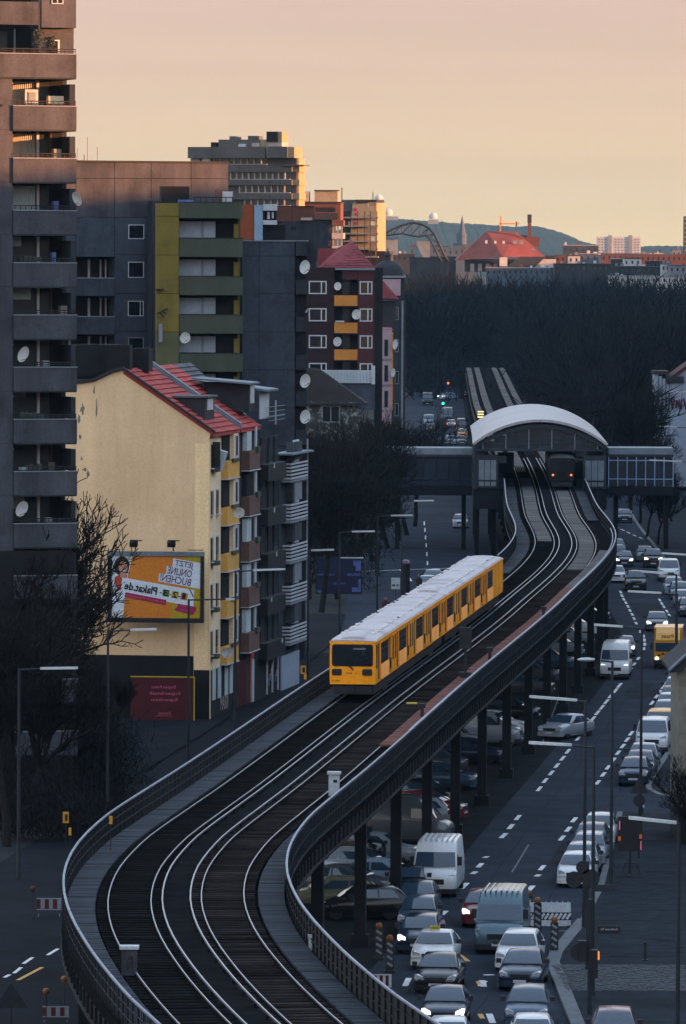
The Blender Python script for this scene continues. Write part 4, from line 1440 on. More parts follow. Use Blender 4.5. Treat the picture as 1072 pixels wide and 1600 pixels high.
# ------------------------------------------------------------------ yellow gable house with the billboard and its row
YG = 402.0
TH = -8.7
G = Fr('yellow_gable_house', 'yellow rendered house with blank gable wall and red tiled roof', 'building', 327, 690, YG, TH)
gp = [(100, 1140), (327, 1140), (327, 684), (331, 672), (192, 579), (176, 583), (146, 597), (126, 600), (100, 601)]
gxz = [G.xz(*q) for q in gp]
m = MB(); m.prism(gxz, 0, .4); m.build('gable_wall', 'yellow_render', G.root)
ex, ez = G.xz(330, 675)
rx, rz_ = G.xz(192, 577)
FX = G.xz(327, 700)[0]
def facade(root, y0, y1, z0, z1, m_, x=FX, th=.3):
    return block('street_wall', root, (x - th / 2, (y0 + y1) / 2, (z0 + z1) / 2), (th, y1 - y0, z1 - z0), m_)
zg = G.xz(327, 1050)[1]
facade(G.root, .405, 9.6, zg, ez, 'yellow_light')
facade(G.root, .405, 9.6, 0, zg - .01, 'black_wall', FX - .02)
block('back_mass', G.root, (FX - 6, 9.5, 8.5), (10.5, 17, 17), 'black_wall')
# black painted base of the gable
m = MB()
for x0, x1, y0, y1 in ((100, 302, 1026, 1142), (302, 327.3, 1048, 1142)):
    a, b_ = G.xz(x0, y1), G.xz(x1, y0)
    m.box(a[0], -.03, max(0, a[1]), b_[0], -.003, b_[1])
m.build('painted_base', 'black_wall', G.root)
rp_ = MB()
a_, b_ = G.xz(303, 1047), G.xz(326.6, 688)
rp_.box(a_[0], -.006, a_[1], b_[0], -.001, b_[1] - .2); rp_.build('paler_strip', 'yellow_paler', G.root)  # strip of lighter yellow along the right edge of the gable
# wear on the render
random.seed(9)
for px, py, w, h in ((128, 640, 7, 18), (122, 655, 5, 12), (124, 684, 4, 10), (131, 735, 9, 5), (126, 718, 4, 7), (136, 742, 5, 12), (150, 640, 3, 26), (146, 610, 2.5, 14)):
    m = MB()
    n = 11
    cx, cz = G.xz(px, py)
    ring = []
    for i in range(n):
        a = 2 * pi * i / n
        rr_ = random.uniform(.45, 1.15)
        ring.append((cx + cos(a) * w / G.s * .6 * rr_, cz + sin(a) * h / G.s * .6 * rr_))
    m.prism(ring, -.004, -.001)
    m.build('flaked_patch', 'stain', G.root)
# roof: near half yellow house, far half brown house
def slope(root, y0, y1, m_, tiles=True, xe=ex, ze=ez, xr=rx, zr=rz_, name='roof'):
    m = MB()
    m.add([(xe + .25, y0, ze - .1), (xe + .25, y1, ze - .1), (xr, y1, zr), (xr, y0, zr), (xe + .25, y0, ze - .3), (xe + .25, y1, ze - .3), (xr, y1, zr - .3), (xr, y0, zr - .3)],
          [(0, 1, 2, 3), (4, 7, 6, 5), (0, 4, 5, 1), (2, 6, 7, 3), (0, 3, 7, 4), (1, 5, 6, 2)])
    o = m.build(name, m_, root)
    A, B_ = Vector((xe + .28, 0, ze - .1)), Vector((xr, 0, zr))
    d = (B_ - A); n = 15; nrm = Vector((-d.z, 0, d.x)).normalized()
    if nrm.z < 0: nrm = -nrm
    tl = MB()
    k = max(3, int((y1 - y0) / .62))
    for i in range(n):
        a, b_ = A + d * (i / n), A + d * ((i + 1.02) / n)
        for j in range(k):
            q0, q1 = y0 + (y1 - y0) * j / k, y0 + (y1 - y0) * (j + .93) / k
            j0 = random.uniform(0, .015)
            lo, hi = nrm * (.10 + j0), nrm * .02
            tl.add([(a.x + lo.x, q0, a.z + lo.z), (a.x + lo.x, q1, a.z + lo.z), (b_.x + hi.x, q1, b_.z + hi.z), (b_.x + hi.x, q0, b_.z + hi.z),
                    (a.x, q0, a.z), (a.x, q1, a.z)], [(0, 1, 2, 3), (4, 5, 1, 0), (1, 5, 2), (0, 3, 4)])
    stuff(tl.build('roof_tiles', m_, o))
    return o
slope(G.root, -.02, 7.3, 'red_tile')
def roofstrip(root, y0, y1, m_='lead', h=.28, xe=ex, xr=rx):
    m = MB()
    m.add([(xe + .3, y, z + e) for y in (y0, y1) for z, e in ((ez - .1, 0), (ez - .1, h))] + [(xr, y, z + e) for y in (y0, y1) for z, e in ((rz_, 0), (rz_, h))],
          [(0, 1, 3, 2), (4, 6, 7, 5), (1, 5, 7, 3), (0, 2, 6, 4), (0, 4, 5, 1), (2, 3, 7, 6)])
    return m.build('roof_parapet', m_, root)
roofstrip(G.root, -.25, .02, 'far_dark', .16)
m = MB()
lz = [G.xz(*q) for q in ((192, 578), (176, 582), (146, 596), (126, 599), (100, 600))]
m.add([(x, y, z + e) for (x, z) in lz for y in (-.2, 12) for e in (0, .2)], [t_ for i in range(4) for t_ in ((4 * i, 4 * i + 1, 4 * i + 5, 4 * i + 4), (4 * i + 1, 4 * i + 3, 4 * i + 7, 4 * i + 5), (4 * i + 3, 4 * i + 2, 4 * i + 6, 4 * i + 7), (4 * i + 2, 4 * i, 4 * i + 4, 4 * i + 6))])
m.build('rear_roof', 'far_dark', G.root)
def dormer(root, y0, y1, fx, w, h, m_='far_dark', win=True):
    x = rx + (ex - rx) * fx
    z = rz_ + (ez - rz_) * fx
    o = block('dormer', root, (x - .2, (y0 + y1) / 2, z + h / 2 - .4), (w, y1 - y0, h + .8), m_)
    block('dormer_roof', root, (x - .25, (y0 + y1) / 2, z + h + .06), (w + .5, y1 - y0 + .3, .12), 'grey_tile')
    if win:
        block('dormer_window', root, (x - .2 + w / 2 + .02, (y0 + y1) / 2, z + h / 2 + .05), (.05, (y1 - y0) * .6, h * .7), 'white_frame')
    return o
dormer(G.root, 2.2, 5.6, .72, 2.0, 1.0)
block('chimney', G.root, (rx - .6, 1.6, rz_ + .7), (1.6, 1.0, 1.6), 'black_wall')
block('chimney', G.root, (rx - 2.2, 3.4, rz_ + .5), (2.6, 1.4, 2.0), 'black_wall')
block('chimney', G.root, (rx + .2, 5.2, rz_ + .5), (1.2, 1.4, 1.5), 'black_wall')
block('rear_dormer', G.root, (rx - 3.4, 6, rz_ + .2), (4.4, 3, 2.4), 'black_wall')
# street front: windows, bays, loggias (five storeys)
FH = 73.4 / G.s
zb0 = G.xz(350, 752)[1]
for k in range(5):
    zb_ = zb0 - k * FH
    for y in (1.0, 3.0):
        w = block('window', G.root, (FX + .03, y, zb_ + 1.55), (.05, .75, 1.5), 'glass')
        block('window_frame', w, (FX + .045, y, zb_ + 1.55), (.05, .08, 1.5), 'white_frame')
        block('window_frame', w, (FX + .05, y, zb_ + 2.32), (.05, .9, .09), 'white_frame')
        block('window_sill', w, (FX + .12, y, zb_ + .76), (.24, .95, .07), 'white_frame')
    if k % 2 == 0 or k == 3:
        block('window_box', G.root, (FX + .25, 1.2, zb_ + .7), (.4, 1.0, .28), 'dark_green')
    if k in (0,):
        block('open_shutter', G.root, (FX + .3, .9, zb_ + 1.6), (.5, .06, 1.7), 'dark_metal')
        block('awning', G.root, (FX + .35, 1.9, zb_ + 1.25), (.55, .9, 1.3), 'pale_panel', ry=.3)
    bay = block('bay_balcony', G.root, (FX + .22, 6.6, zb_ + .55), (.44, 4.4, 1.1), 'yellow_bay')
    block('bay_edge', bay, (FX + .24, 6.6, zb_ - .04), (.5, 4.5, .07), 'white_frame')
    block('bay_pier', G.root, (FX + .18, 8.0, zb_ + 2.02), (.34, 1.7, 1.78), 'yellow_light')
    block('bay_window', G.root, (FX + .37, 8.0, zb_ + 2.0), (.06, .85, 1.45), 'white_frame')
    block('bay_window_pane', G.root, (FX + .4, 8.0, zb_ + 2.0), (.04, .6, 1.25), 'glass')
    block('loggia_back', G.root, (FX + .06, 5.7, zb_ + 2.02), (.1, 2.6, 1.78), 'interior')
    block('flower_box', G.root, (FX + .5, 6.9, zb_ + 1.13), (.16, 2.2, .2), 'dark_green')
block('drainpipe', G.root, (FX + .12, 9.55, 9), (.16, .16, 17.5), 'dark_metal')
G.dish(354, 802, 9, 25, -.3)
G.dish(335, 1022, 9, 25, -.3)
for d_ in [o for o in G.root.children if o.name.startswith('satellite_dish')]:
    d_.location.y += 2.0
    d_.location.x += .5
# ground-floor shop windows with dark graffiti
for y in (2.0, 4.0, 6.6, 8.4):
    block('shop_window', G.root, (FX + .02, y, 2.2), (.06, 1.1, 2.0), 'pale_panel')
m = put('graffiti_mark', text_mesh('KRAM', 'pale_render'), G.root, (FX + .06, 5.6, .75), (0, 0, radians(90)), (1.1, 1, 1.3))

# brown-fronted neighbour, dark balcony house, slatted balcony house in one row behind
def rowhouse(name, label, y0, y1, walls, z1):
    c = G.root.matrix_basis @ Vector((FX, (y0 + y1) / 2, 0))
    t = thing(name, label, 'building', (c.x, c.y, 0), G.th)
    return t, lambda y: y - (y0 + y1) / 2
t, ly = rowhouse('brown_fronted_house', 'narrow brown fronted house with pale panels beside the yellow house', 9.7, 17.4, 'brown_bay', ez)
block('street_wall', t, (-.15, 0, (ez + .0) / 2), (.3, 7.6, ez), 'brown_dark')
block('back_mass', t, (-5.8, 0, 8.5), (10.8, 7.6, 17), 'black_wall')
for k in range(6):
    zb_ = zb0 + .3 - k * FH
    if zb_ < 1.5:
        break
    bp = block('bay_balcony', t, (.28, .6, zb_ + .6), (.56, 4.2, 1.25), 'brown_bay')
    block('bay_edge', bp, (.3, .6, zb_ - .05), (.62, 4.3, .06), 'white_frame')
    block('loggia_panel', t, (.2, -.4, zb_ + 2.0), (.3, 1.8, 1.5), 'pale_panel' if k != 1 else 'interior')
    block('curtain', t, (.4, 1.8, zb_ + 2.0), (.1, .5, 1.5), 'white_frame')
    block('window', t, (.03, -3.0, zb_ + 1.6), (.06, .8, 1.6), 'shutter')
    block('loggia_back', t, (.06, 1.4, zb_ + 2.0), (.1, 2.2, 1.6), 'interior')
    block('flower_box', t, (.6, 1.6, zb_ + 1.3), (.2, 1.2, .3), 'dark_green')
block('shop_front', t, (.03, -1.5, 1.6), (.08, 4, 3.0), 'print_maroon')
block('shop_front', t, (.03, 2.8, 1.9), (.08, 1.4, 3.6), 'print_red')
block('shop_door', t, (.1, 2.8, 1.5), (.08, .8, 2.8), 'pale_panel')
slope(t, ly(7.42 + 2.3), ly(17.4), 'red_tile', xe=ex - FX, xr=rx - FX)
m = MB(); yy0, yy1 = ly(9.4), ly(9.9)
m.add([(a - FX, y, z + e) for y in (yy0, yy1) for a, z in ((ex + .3, ez - .1), (rx, rz_)) for e in (0, .4)], [(0, 1, 3, 2), (4, 6, 7, 5), (1, 5, 7, 3), (0, 2, 6, 4), (0, 4, 5, 1), (2, 3, 7, 6)])
m.build('roof_parapet', 'lead', t)
slope(G.root, 7.32, 9.35, 'red_tile')
xd, zd = rx - FX + (ex - rx) * .55, rz_ + (ez - rz_) * .55
block('dormer', t, (xd + .9, 2.6, zd + .1), (3.0, 2.2, 1.9), 'far_dark')
block('dormer_window', t, (xd + 2.43, 2.6, zd + .3), (.06, 1.4, 1.2), 'white_frame')
block('dormer_roof', t, (xd + .7, 2.6, zd + 1.15), (3.9, 3.6, .12), 'lead', ry=.08)
t, ly = rowhouse('dark_balcony_house', 'dark house with deep black balconies between brown and slatted fronts', 17.6, 27.0, 'x', 17.5)
block('street_wall', t, (-.15, 0, 8.6), (.3, 9.3, 17.2), 'black_wall')
block('back_mass', t, (-5.8, 0, 8.5), (10.8, 9.3, 17), 'black_wall')
for k in range(6):
    zb_ = zb0 - .6 - k * FH
    if zb_ < .5:
        break
    block('balcony_parapet', t, (.3, .6, zb_ + .5), (.6, 7.4, 1.05), 'dark_metal')
    block('balcony_floor', t, (.3, .6, zb_ - .06), (.58, 7.3, .1), 'far_dark')
    for y in (-2, 1, 3.4):
        block('balcony_window', t, (.04, y, zb_ + 1.9), (.08, 1.6, 1.8), 'glass_dull')
    block('washing', t, (.63, random.uniform(-2, 3), zb_ + .9), (.04, .3, .3), 'white_frame')
block('roof_terrace_rail', t, (.5, .5, zb0 + FH + .6), (.06, 7, .06), 'lead')
slope(t, ly(17.62), ly(24), 'grey_tile', xe=ex - FX - 1.5, xr=rx - FX, name='roof')
block('terrace_roof', t, (-1.5, -2.5, rz_ - 1.4), (4.6, 4.6, .14), 'lead', ry=.12)
block('terrace_glazing', t, (.2, -2.5, rz_ - 2.6), (.08, 3.6, 1.9), 'white_frame')
block('terrace_post', t, (.5, .4, ez + .7), (.08, .08, 1.6), 'white_frame')
for k in range(4):
    block('terrace_rail', t, (.5, .8, ez + .2 + k * .3), (.05, 6.5, .04), 'lead')
block('shop_sign_frame', t, (.1, 2, 3.4), (.1, 4.6, .2), 'white_frame')
for y in (-.2, 2, 4.3):
    block('shop_sign_post', t, (.1, y, 1.8), (.1, .16, 3.2), 'white_frame')
for k in range(9):
    block('notice', t, (.16, .2 + k * .45, 1.0 + (k * 37 % 17) / 10), (.03, .25, .45), random.choice(['pale_panel', 'print_blue', 'pink_wall']))
t, ly = rowhouse('slatted_balcony_house', 'grey house with white slatted balcony fronts', 27.2, 36.0, 'x', 14)
zt = G.xz(440, 755)[1] + .9
block('street_wall', t, (-.15, 0, zt / 2), (.3, 8.7, zt), 'concrete_dark')
block('back_mass', t, (-5.8, 0, zt / 2 - .2), (10.8, 8.7, zt - .5), 'black_wall')
for k in range(5):
    zb_ = zt - 1.7 - k * 2.75
    if zb_ < 1.2:
        break
    for r in range(5):
        z = zb_ + .05 + r * .24
        block('balcony_slat', t, (.62, .2, z + .05), (.05, 6.6, .12), 'white_frame')
        block('balcony_slat', t, (.33, -3.12, z + .05), (.54, .05, .12), 'white_frame')
        block('balcony_slat', t, (.62, 3.75, z + .05), (.05, .45, .12), 'white_frame')
    block('balcony_floor', t, (.32, .3, zb_ - .1), (.64, 7.2, .14), 'grey_frame')
    block('balcony_screen', t, (.3, -1.6, zb_ + 1.9), (.5, .06, 1.25), 'concrete')
    block('balcony_wall', t, (.5, .6, zb_ + 1.9), (.08, 3.0, 1.2), 'grey_frame' if k % 2 else 'concrete')
    block('balcony_window', t, (.05, 2.4, zb_ + 1.8), (.08, 2.4, 1.5), 'pale_panel')
    block('balcony_post', t, (.6, 4.0, zb_ + 1.2), (.1, .1, 2.75), 'grey_frame')
block('roof_slab', t, (.2, .2, zt + .05), (1.5, 8.9, .12), 'lead')
block('shop_front', t, (.1, 0, 1.2), (.1, 7.5, 2.3), 'shutter')

# ------------------------------------------------------------------ billboard on the gable
BB = Fr('advertising_billboard', 'framed orange poster billboard on the yellow gable with mirrored lettering', 'billboard', 243.5, 917, YG - 1.2, -4)
BB.box('frame_back', 168, 862, 319, 972.5, 'dark_metal', 0, .25)
BB.box('frame_top', 168, 861.5, 319, 868.5, 'lead', -.12, .12)
BB.box('frame_bottom', 168, 966, 319, 973, 'dark_metal', -.12, .12)
BB.box('frame_side', 168, 868.7, 174, 965.8, 'dark_metal', -.12, .12)
BB.box('frame_side', 313.6, 868.7, 319, 965.8, 'dark_metal', -.12, .12)
po = BB.box('poster', 174.2, 868.8, 313.4, 965.7, 'print_orange', -.02, .018)
def pp(name, pts_, m_, lay, par=po):
    b = MB(); b.prism([BB.xz(*q) for q in pts_], -.022 - .006 * lay, -.018 - .006 * lay)
    o = b.build(name, m_)
    o.parent = par
    o.matrix_parent_inverse = par.matrix_basis.inverted()
    return o
zz = lambda x, y: (160 + x / 5.955, 830 + y / 5.955)
pp('mustard_area', [zz(760, 225), zz(915, 232), zz(908, 806), zz(640, 812), zz(655, 640), zz(790, 560)], 'print_mustard', 1)
pp('photo_area', [zz(85, 225), zz(280, 225), zz(225, 470), zz(190, 806), zz(90, 806)], 'print_white', 1)
pp('heading_panel', [zz(660, 250), zz(915, 295), zz(910, 535), zz(520, 465), zz(530, 390), zz(590, 400), zz(600, 320), zz(652, 328)], 'print_white', 2)
pp('banner_panel', [zz(185, 430), zz(858, 548), zz(848, 700), zz(168, 582)], 'print_white', 3)
pp('slogan_strip', [zz(215, 568), zz(598, 640), zz(588, 686), zz(206, 612)], 'print_magenta', 4)
pp('burst_badge', [zz(705, 672), zz(880, 705), zz(868, 745), zz(840, 780), zz(760, 758), zz(690, 742), zz(668, 728), zz(700, 700)], 'print_magenta', 4)
pp('digit_tile', [zz(735, 570), zz(798, 582), zz(790, 645), zz(725, 632)], 'print_orange', 4)
pp('digit_tile', [zz(650, 555), zz(715, 565), zz(705, 630), zz(640, 618)], 'print_yellow', 4)
pp('digit_tile', [zz(565, 538), zz(628, 550), zz(620, 613), zz(558, 600)], 'print_green', 4)
pp('tape', [zz(808, 538), zz(818, 536), zz(855, 610), zz(845, 614)], 'print_purple', 5)
def plet(txt, x, y, h, w, m_, lay, rot=10, bold=.01, par=po):
    me = text_mesh(txt, m_, True, bold)
    cx, cz = BB.xz(*zz(x, y))
    o = put('lettering', me, None, (cx, -.026 - .006 * lay, cz), (0, radians(rot), 0))
    xs = [v.co.x for v in me.vertices]; zs_ = [v.co.z for v in me.vertices]
    o.scale = (w / 5.955 / BB.s / (max(xs) - min(xs)), 1, h / 5.955 / BB.s / (max(zs_) - min(zs_)))
    o.parent = par
    o.matrix_parent_inverse = par.matrix_basis.inverted()
plet('JETZT', 762, 307, 68, 175, 'print_purple', 3)
plet('ONLINE', 722, 382, 68, 230, 'print_purple', 3)
plet('BUCHEN!', 682, 455, 68, 290, 'print_purple', 3)
plet('1', 760, 605, 60, 34, 'print_black', 5, bold=.03)
plet('-', 717, 600, 10, 22, 'print_black', 5, bold=.03)
plet('2', 676, 592, 62, 50, 'print_black', 5, bold=.03)
plet('-', 634, 585, 10, 14, 'print_black', 5, bold=.03)
plet('3', 590, 576, 62, 52, 'print_black', 5, bold=.03)
plet('-', 545, 568, 10, 20, 'print_black', 5, bold=.03)
plet('Plakat.de', 360, 535, 74, 310, 'print_black', 5, bold=.03)
plet('*', 202, 484, 16, 16, 'print_black', 5)
plet('Die Marke für Plakatwerbung', 400, 627, 30, 360, 'print_pink', 5)
plet('Jetzt online', 775, 700, 20, 110, 'print_pink', 5)
plet('buchen!', 770, 735, 20, 90, 'print_pink', 5)
# printed portrait: dark curly hair, smiling face, red top
def ell(cx, cy, a, b_, n=18, jit=0.0):
    return [zz(cx + a * cos(2 * pi * i / n) * random.uniform(1 - jit, 1 + jit), cy + b_ * sin(2 * pi * i / n) * random.uniform(1 - jit, 1 + jit)) for i in range(n)]
pp('portrait_hair', ell(180, 325, 72, 92, 22, .07), 'print_hair', 2)
pp('portrait_neck', [zz(165, 380), zz(215, 380), zz(220, 425), zz(165, 430)], 'print_skin', 2.6)
pp('portrait_top', [zz(115, 430), zz(165, 398), zz(235, 405), zz(180, 560), zz(135, 540), zz(110, 480)], 'print_red', 2.4)
pp('portrait_face', ell(193, 335, 42, 62), 'print_skin', 3.2)
pp('portrait_fringe', [zz(150, 300), zz(160, 262), zz(200, 255), zz(232, 275), zz(236, 305), zz(205, 280), zz(175, 285)], 'print_hair', 3.8)
for x in (178, 212):
    pp('portrait_eye', ell(x, 324, 7, 4, 8), 'print_black', 3.8)
pp('portrait_nose', [zz(194, 330), zz(200, 352), zz(190, 352)], 'print_red', 3.8)
pp('portrait_mouth', [zz(176, 362), zz(214, 360), zz(206, 376), zz(186, 376)], 'print_white', 3.8)
put('company_lettering', text_mesh('Superposter', 'print_black', True, .02), BB.root, (BB.xz(306, 859)[0], -.05, BB.xz(306, 859)[1]), sc=(.2, 1, .16))
BB.box('company_plate', 289, 863.5, 311, 865.6, 'canopy', -.14, .01)
for px in (212, 271):
    x, z = BB.xz(px, 848)
    m = MB(); m.tube((x, .1, z - .5), (x, -.5, z), .05)
    arm = m.build('flood_lamp_arm', 'lead', BB.root)
    block('flood_lamp', arm, (x - .05, -.7, z - .02), (.5, .45, .3), 'dark_metal', rx=.4)
    block('flood_lamp_cover', arm, (x + .2, -.75, z + .17), (.55, .3, .06), 'dark_metal')

PB = Fr('red_poster_board', 'dark red poster with pink mirrored lettering on the black base wall', 'billboard', 254, 1094, YG - .9, -4)
PB.box('board', 204, 1057, 304.5, 1129, 'print_maroon', 0, .12)
PB.box('board_edge', 204, 1056.5, 304.5, 1058.2, 'print_yellow', -.02, .03)
PB.box('board_edge', 302.8, 1058.4, 304.5, 1127, 'print_yellow', -.02, .03)
PB.box('board_edge', 204, 1127.2, 304.5, 1128.6, 'print_pink', -.02, .03)
for txt, x, y, h, w in (('SuperNeu', 256, 1073.5, 6.2, 38), ('SuperSmall', 258, 1083.5, 6.2, 48), ('Superdünn', 257, 1093.5, 6.2, 42), ('Dussmann', 257, 1114.5, 4.2, 20), ('das Kulturkaufhaus', 256, 1118.6, 1.8, 24)):
    me = text_mesh(txt, 'print_pink', True, .01)
    cx, cz = PB.xz(x, y)
    o = put('lettering', me, PB.root, (cx, -.01, cz))
    xs = [v.co.x for v in me.vertices]; zs_ = [v.co.z for v in me.vertices]
    o.scale = (w / PB.s / (max(xs) - min(xs)), 1, h / PB.s / (max(zs_) - min(zs_)))
# ------------------------------------------------------------------ right side houses
f = Fr('white_graffiti_house', 'white corner house with dark red roof and dark graffiti on its gable', 'building', 1060, 640, 800, 0)
f.box('gable_wall', 1046, 596, 1110, 760, 'shutter', 0, 10)
m = MB(); m.prism([f.xz(*q) for q in ((1046, 596), (1110, 596), (1110, 566), (1096, 560))], .0, 10); m.build('gable_top', 'shutter', f.root)
m = MB()
a, b_, c_ = f.xz(1042, 600), f.xz(1098, 556), f.xz(1098, 552)
m.prism([a, b_, c_, (a[0] - .1, a[1] + .5)], -.3, 10.3); m.build('roof', 'maroon', f.root)
f.box('string_course', 1046, 611, 1110, 613.5, 'white_frame', -.06, .06)
f.box('cornice', 1044, 588, 1068, 597, 'concrete_dark', -.5, .6)
for i in range(4):
    f.box('side_bay', 1024 + i * 5.6, 584 + i * 4, 1028.4 + i * 5.6, 700, 'shutter', .4 - .1 * i, 9)
    f.box('side_pilaster', 1028.5 + i * 5.6, 582 + i * 4, 1029.4 + i * 5.6, 700, 'far_dark', .3 - .1 * i, 9)
f.box('eave', 1022, 580, 1046, 585, 'brown_dark', .2, 9)
m = MB()
for q in (((1049, 622), (1051, 640)), ((1049, 622), (1054, 625)), ((1054, 625), (1052, 634)), ((1057, 625), (1056, 638)), ((1057, 625), (1061, 636)), ((1061, 636), (1061, 624)), ((1065, 624), (1064, 640)), ((1068, 622), (1072, 640))):
    (x0, z0_), (x1, z1_) = f.xz(*q[0]), f.xz(*q[1])
    m.tube((x0, -.02, z0_), (x1, -.02, z1_), .11)
m.build('graffiti_mark', 'print_maroon', f.root)

f = Fr('brown_corner_house', 'brown rendered wall with tiled eave and gutter at the right kerb', 'building', 1075, 1150, 318, 0)
f.box('wall', 1060.5, 1046, 1130, 1262, 'stain', 0, 8)
f.box('lower_wall', 1060, 1262.3, 1130, 1340, 'black_wall', -.05, 8)
m = MB()
q = [f.xz(*p_) for p_ in ((1045, 1044), (1062, 1030), (1130, 968), (1130, 985), (1064, 1047), (1046, 1050))]
m.prism(q, -.6, 8); m.build('roof', 'far_dark', f.root)
m = MB(); (x0, z0_), (x1, z1_) = f.xz(1044, 1046), f.xz(1130, 966)
m.tube((x0, -.7, z0_), (x1, -.7, z1_), .09); m.build('gutter', 'lead', f.root)

# off-frame slab blocks added to keep the low sun off the street
for k, (ya, yb_, h, lab) in enumerate(((20, 268, 42.5, 'first'), (260, 500, 42.3, 'second'), (492, 768, 41, 'third'), (760, 1010, 39.5, 'fourth'), (1000, 2150, 34, 'fifth'))):
    x0 = 78 + 6 * (k % 2) if k < 4 else 150
    t = thing('apartment_slab', 'unseen slab block added right of the street to block the sun, %s along it' % lab, 'building', (x0, (ya + yb_) / 2, 0), 0, 'added sun-blocking slabs')
    block('wall', t, (7, 0, h / 2), (14, yb_ - ya, h), 'concrete')
    wm = MB()
    for z in range(2, int(h) - 2, 3):
        for y in range(int(-(yb_ - ya) / 2) + 3, int((yb_ - ya) / 2) - 3, 5 if k < 4 else 9):
            wm.box(-.04, y, z, .0 - .002, y + 2.4, z + 1.6)
    stuff(wm.build('window_panes', 'glass_dull', t))
    block('roof_edge', t, (7, 0, h + .15), (14.6, yb_ - ya + .6, .3), 'far_dark')

# ------------------------------------------------------------------ skyline
f = far('red_roof_hall', 'large hall with steep orange-red roof, skylights and brick chimney', 'building', 790, 400, 1980)
f.box('wall', 728, 405, 850, 425, 'far_dark', 0, 20)
v = [f.xz(*q) + (y,) for q, y in (((712, 407), 0), ((785, 402), -6), ((852, 401), 0), ((852, 401), 24), ((712, 405), 24), ((762, 361), 10), ((808, 362), 10))]
v = [(a, y, z) for a, z, y in v]
m = MB(); m.add(v, [(0, 1, 5), (1, 2, 6, 5), (2, 3, 6), (3, 4, 5, 6), (4, 0, 5)]); m.build('roof', 'orange_tile', f.root)
for px, py in ((805, 379), (815, 379), (826, 392), (833, 392), (801, 397)):
    f.box('skylight', px - 3, py - 3, px + 3, py + 2.5, 'canopy', 2.0, .3)
for px, py in ((760, 378), (774, 379), (787, 379)):
    f.box('skylight', px - 1.5, py - 2.5, px + 2, py + 2.5, 'white_frame', 2.4, .3)
f.box('chimney', 825.5, 348, 831, 372, 'far_brick', 6, .9)
f.box('chimney_cap', 825, 335, 831.5, 348, 'far_dark', 6, .9)
f.box('stair_block', 813, 370, 845, 386, 'far_brick', 12, 4)
f.box('stair_block_top', 812, 367, 826, 371, 'far_dark', 12, 4)
f.box('annexe_wall', 836, 405, 868, 418, 'far_white', -4, 6)
m = MB(); m.prism([f.xz(*q) for q in ((790, 418), (812, 401), (852, 401), (834, 418))], -5, -4.2); m.build('annexe_roof', 'far_dark', f.root)
f.box('lower_wall', 780, 402, 792, 416, 'far_white', -6.2, 2)
for xx in (735, 747, 759, 771):
    f.box('arched_window', xx, 412, xx + 6, 424, 'pale_render', -.1, .1)
f = far('tower_crane', 'small yellow tower crane jib behind the red roof', 'crane', 790, 350, 2200)
f.box('mast', 781, 338, 783, 368, 'orange_panel', 0, .4)
f.box('jib', 780, 348.5, 812, 350.5, 'orange_panel', 0, .4)
f.box('jib_end', 806, 346, 808, 354, 'far_dark', 0, .4)
f = far('church', 'grey church with a pointed green spire in front of the hill', 'church', 722, 380, 3800)
x, z = f.xz(722, 382)
m = MB(); m.lathe([(2.6, 0), (2.6, 5), (2.9, 5.2), (1.9, 8), (.9, 13), (.05, 17.5)], 8); o = m.build('spire', 'far_blue', f.root); o.location = (x, 0, z)
f.box('tower', 714, 364, 718, 384, 'far_blue', 0, 3)
f.box('nave', 708, 380, 738, 392, 'far_blue', 1, 8)
# pedestrian arch bridge of dark trusses
f = far('truss_arch', 'black curved steel truss arch above the trees', 'bridge', 650, 375, 1800)
ap = [(599, 367), (612, 359), (628, 352), (645, 348), (658, 350), (670, 356), (679, 366), (687, 382), (696, 402), (701, 408)]
lo = [(600, 369), (612, 367), (628, 365), (642, 368), (655, 370), (664, 368), (670, 371), (678, 385), (686, 402), (690, 408)]
for nm, pl in (('upper_chord', ap), ('lower_chord', lo)):
    m = MB(); q = [f.xz(*p_) for p_ in pl]
    for yy_ in (0, 4):
        m = MB(); m.path([(x, yy_, z) for x, z in q], .36 if nm[0] == 'u' else .28); m.build(nm, 'print_black', f.root)
m = MB()
for a, b_ in list(zip(ap, lo)) + list(zip(ap[1:], lo)):
    (x0, z0_), (x1, z1_) = f.xz(*a), f.xz(*b_)
    m.tube((x0, 0, z0_), (x1, 0, z1_), .16)
m.build('truss_web', 'print_black', f.root)
for px in (690, 700):
    f.box('leg', px - 1, 400, px + 1, 430, 'print_black', 0, .5)
f.box('hanging_sheet', 600, 372, 622, 398, 'canopy', 2, .2)
f.box('hanging_sheet', 648, 377, 672, 402, 'canopy', 2, .2)
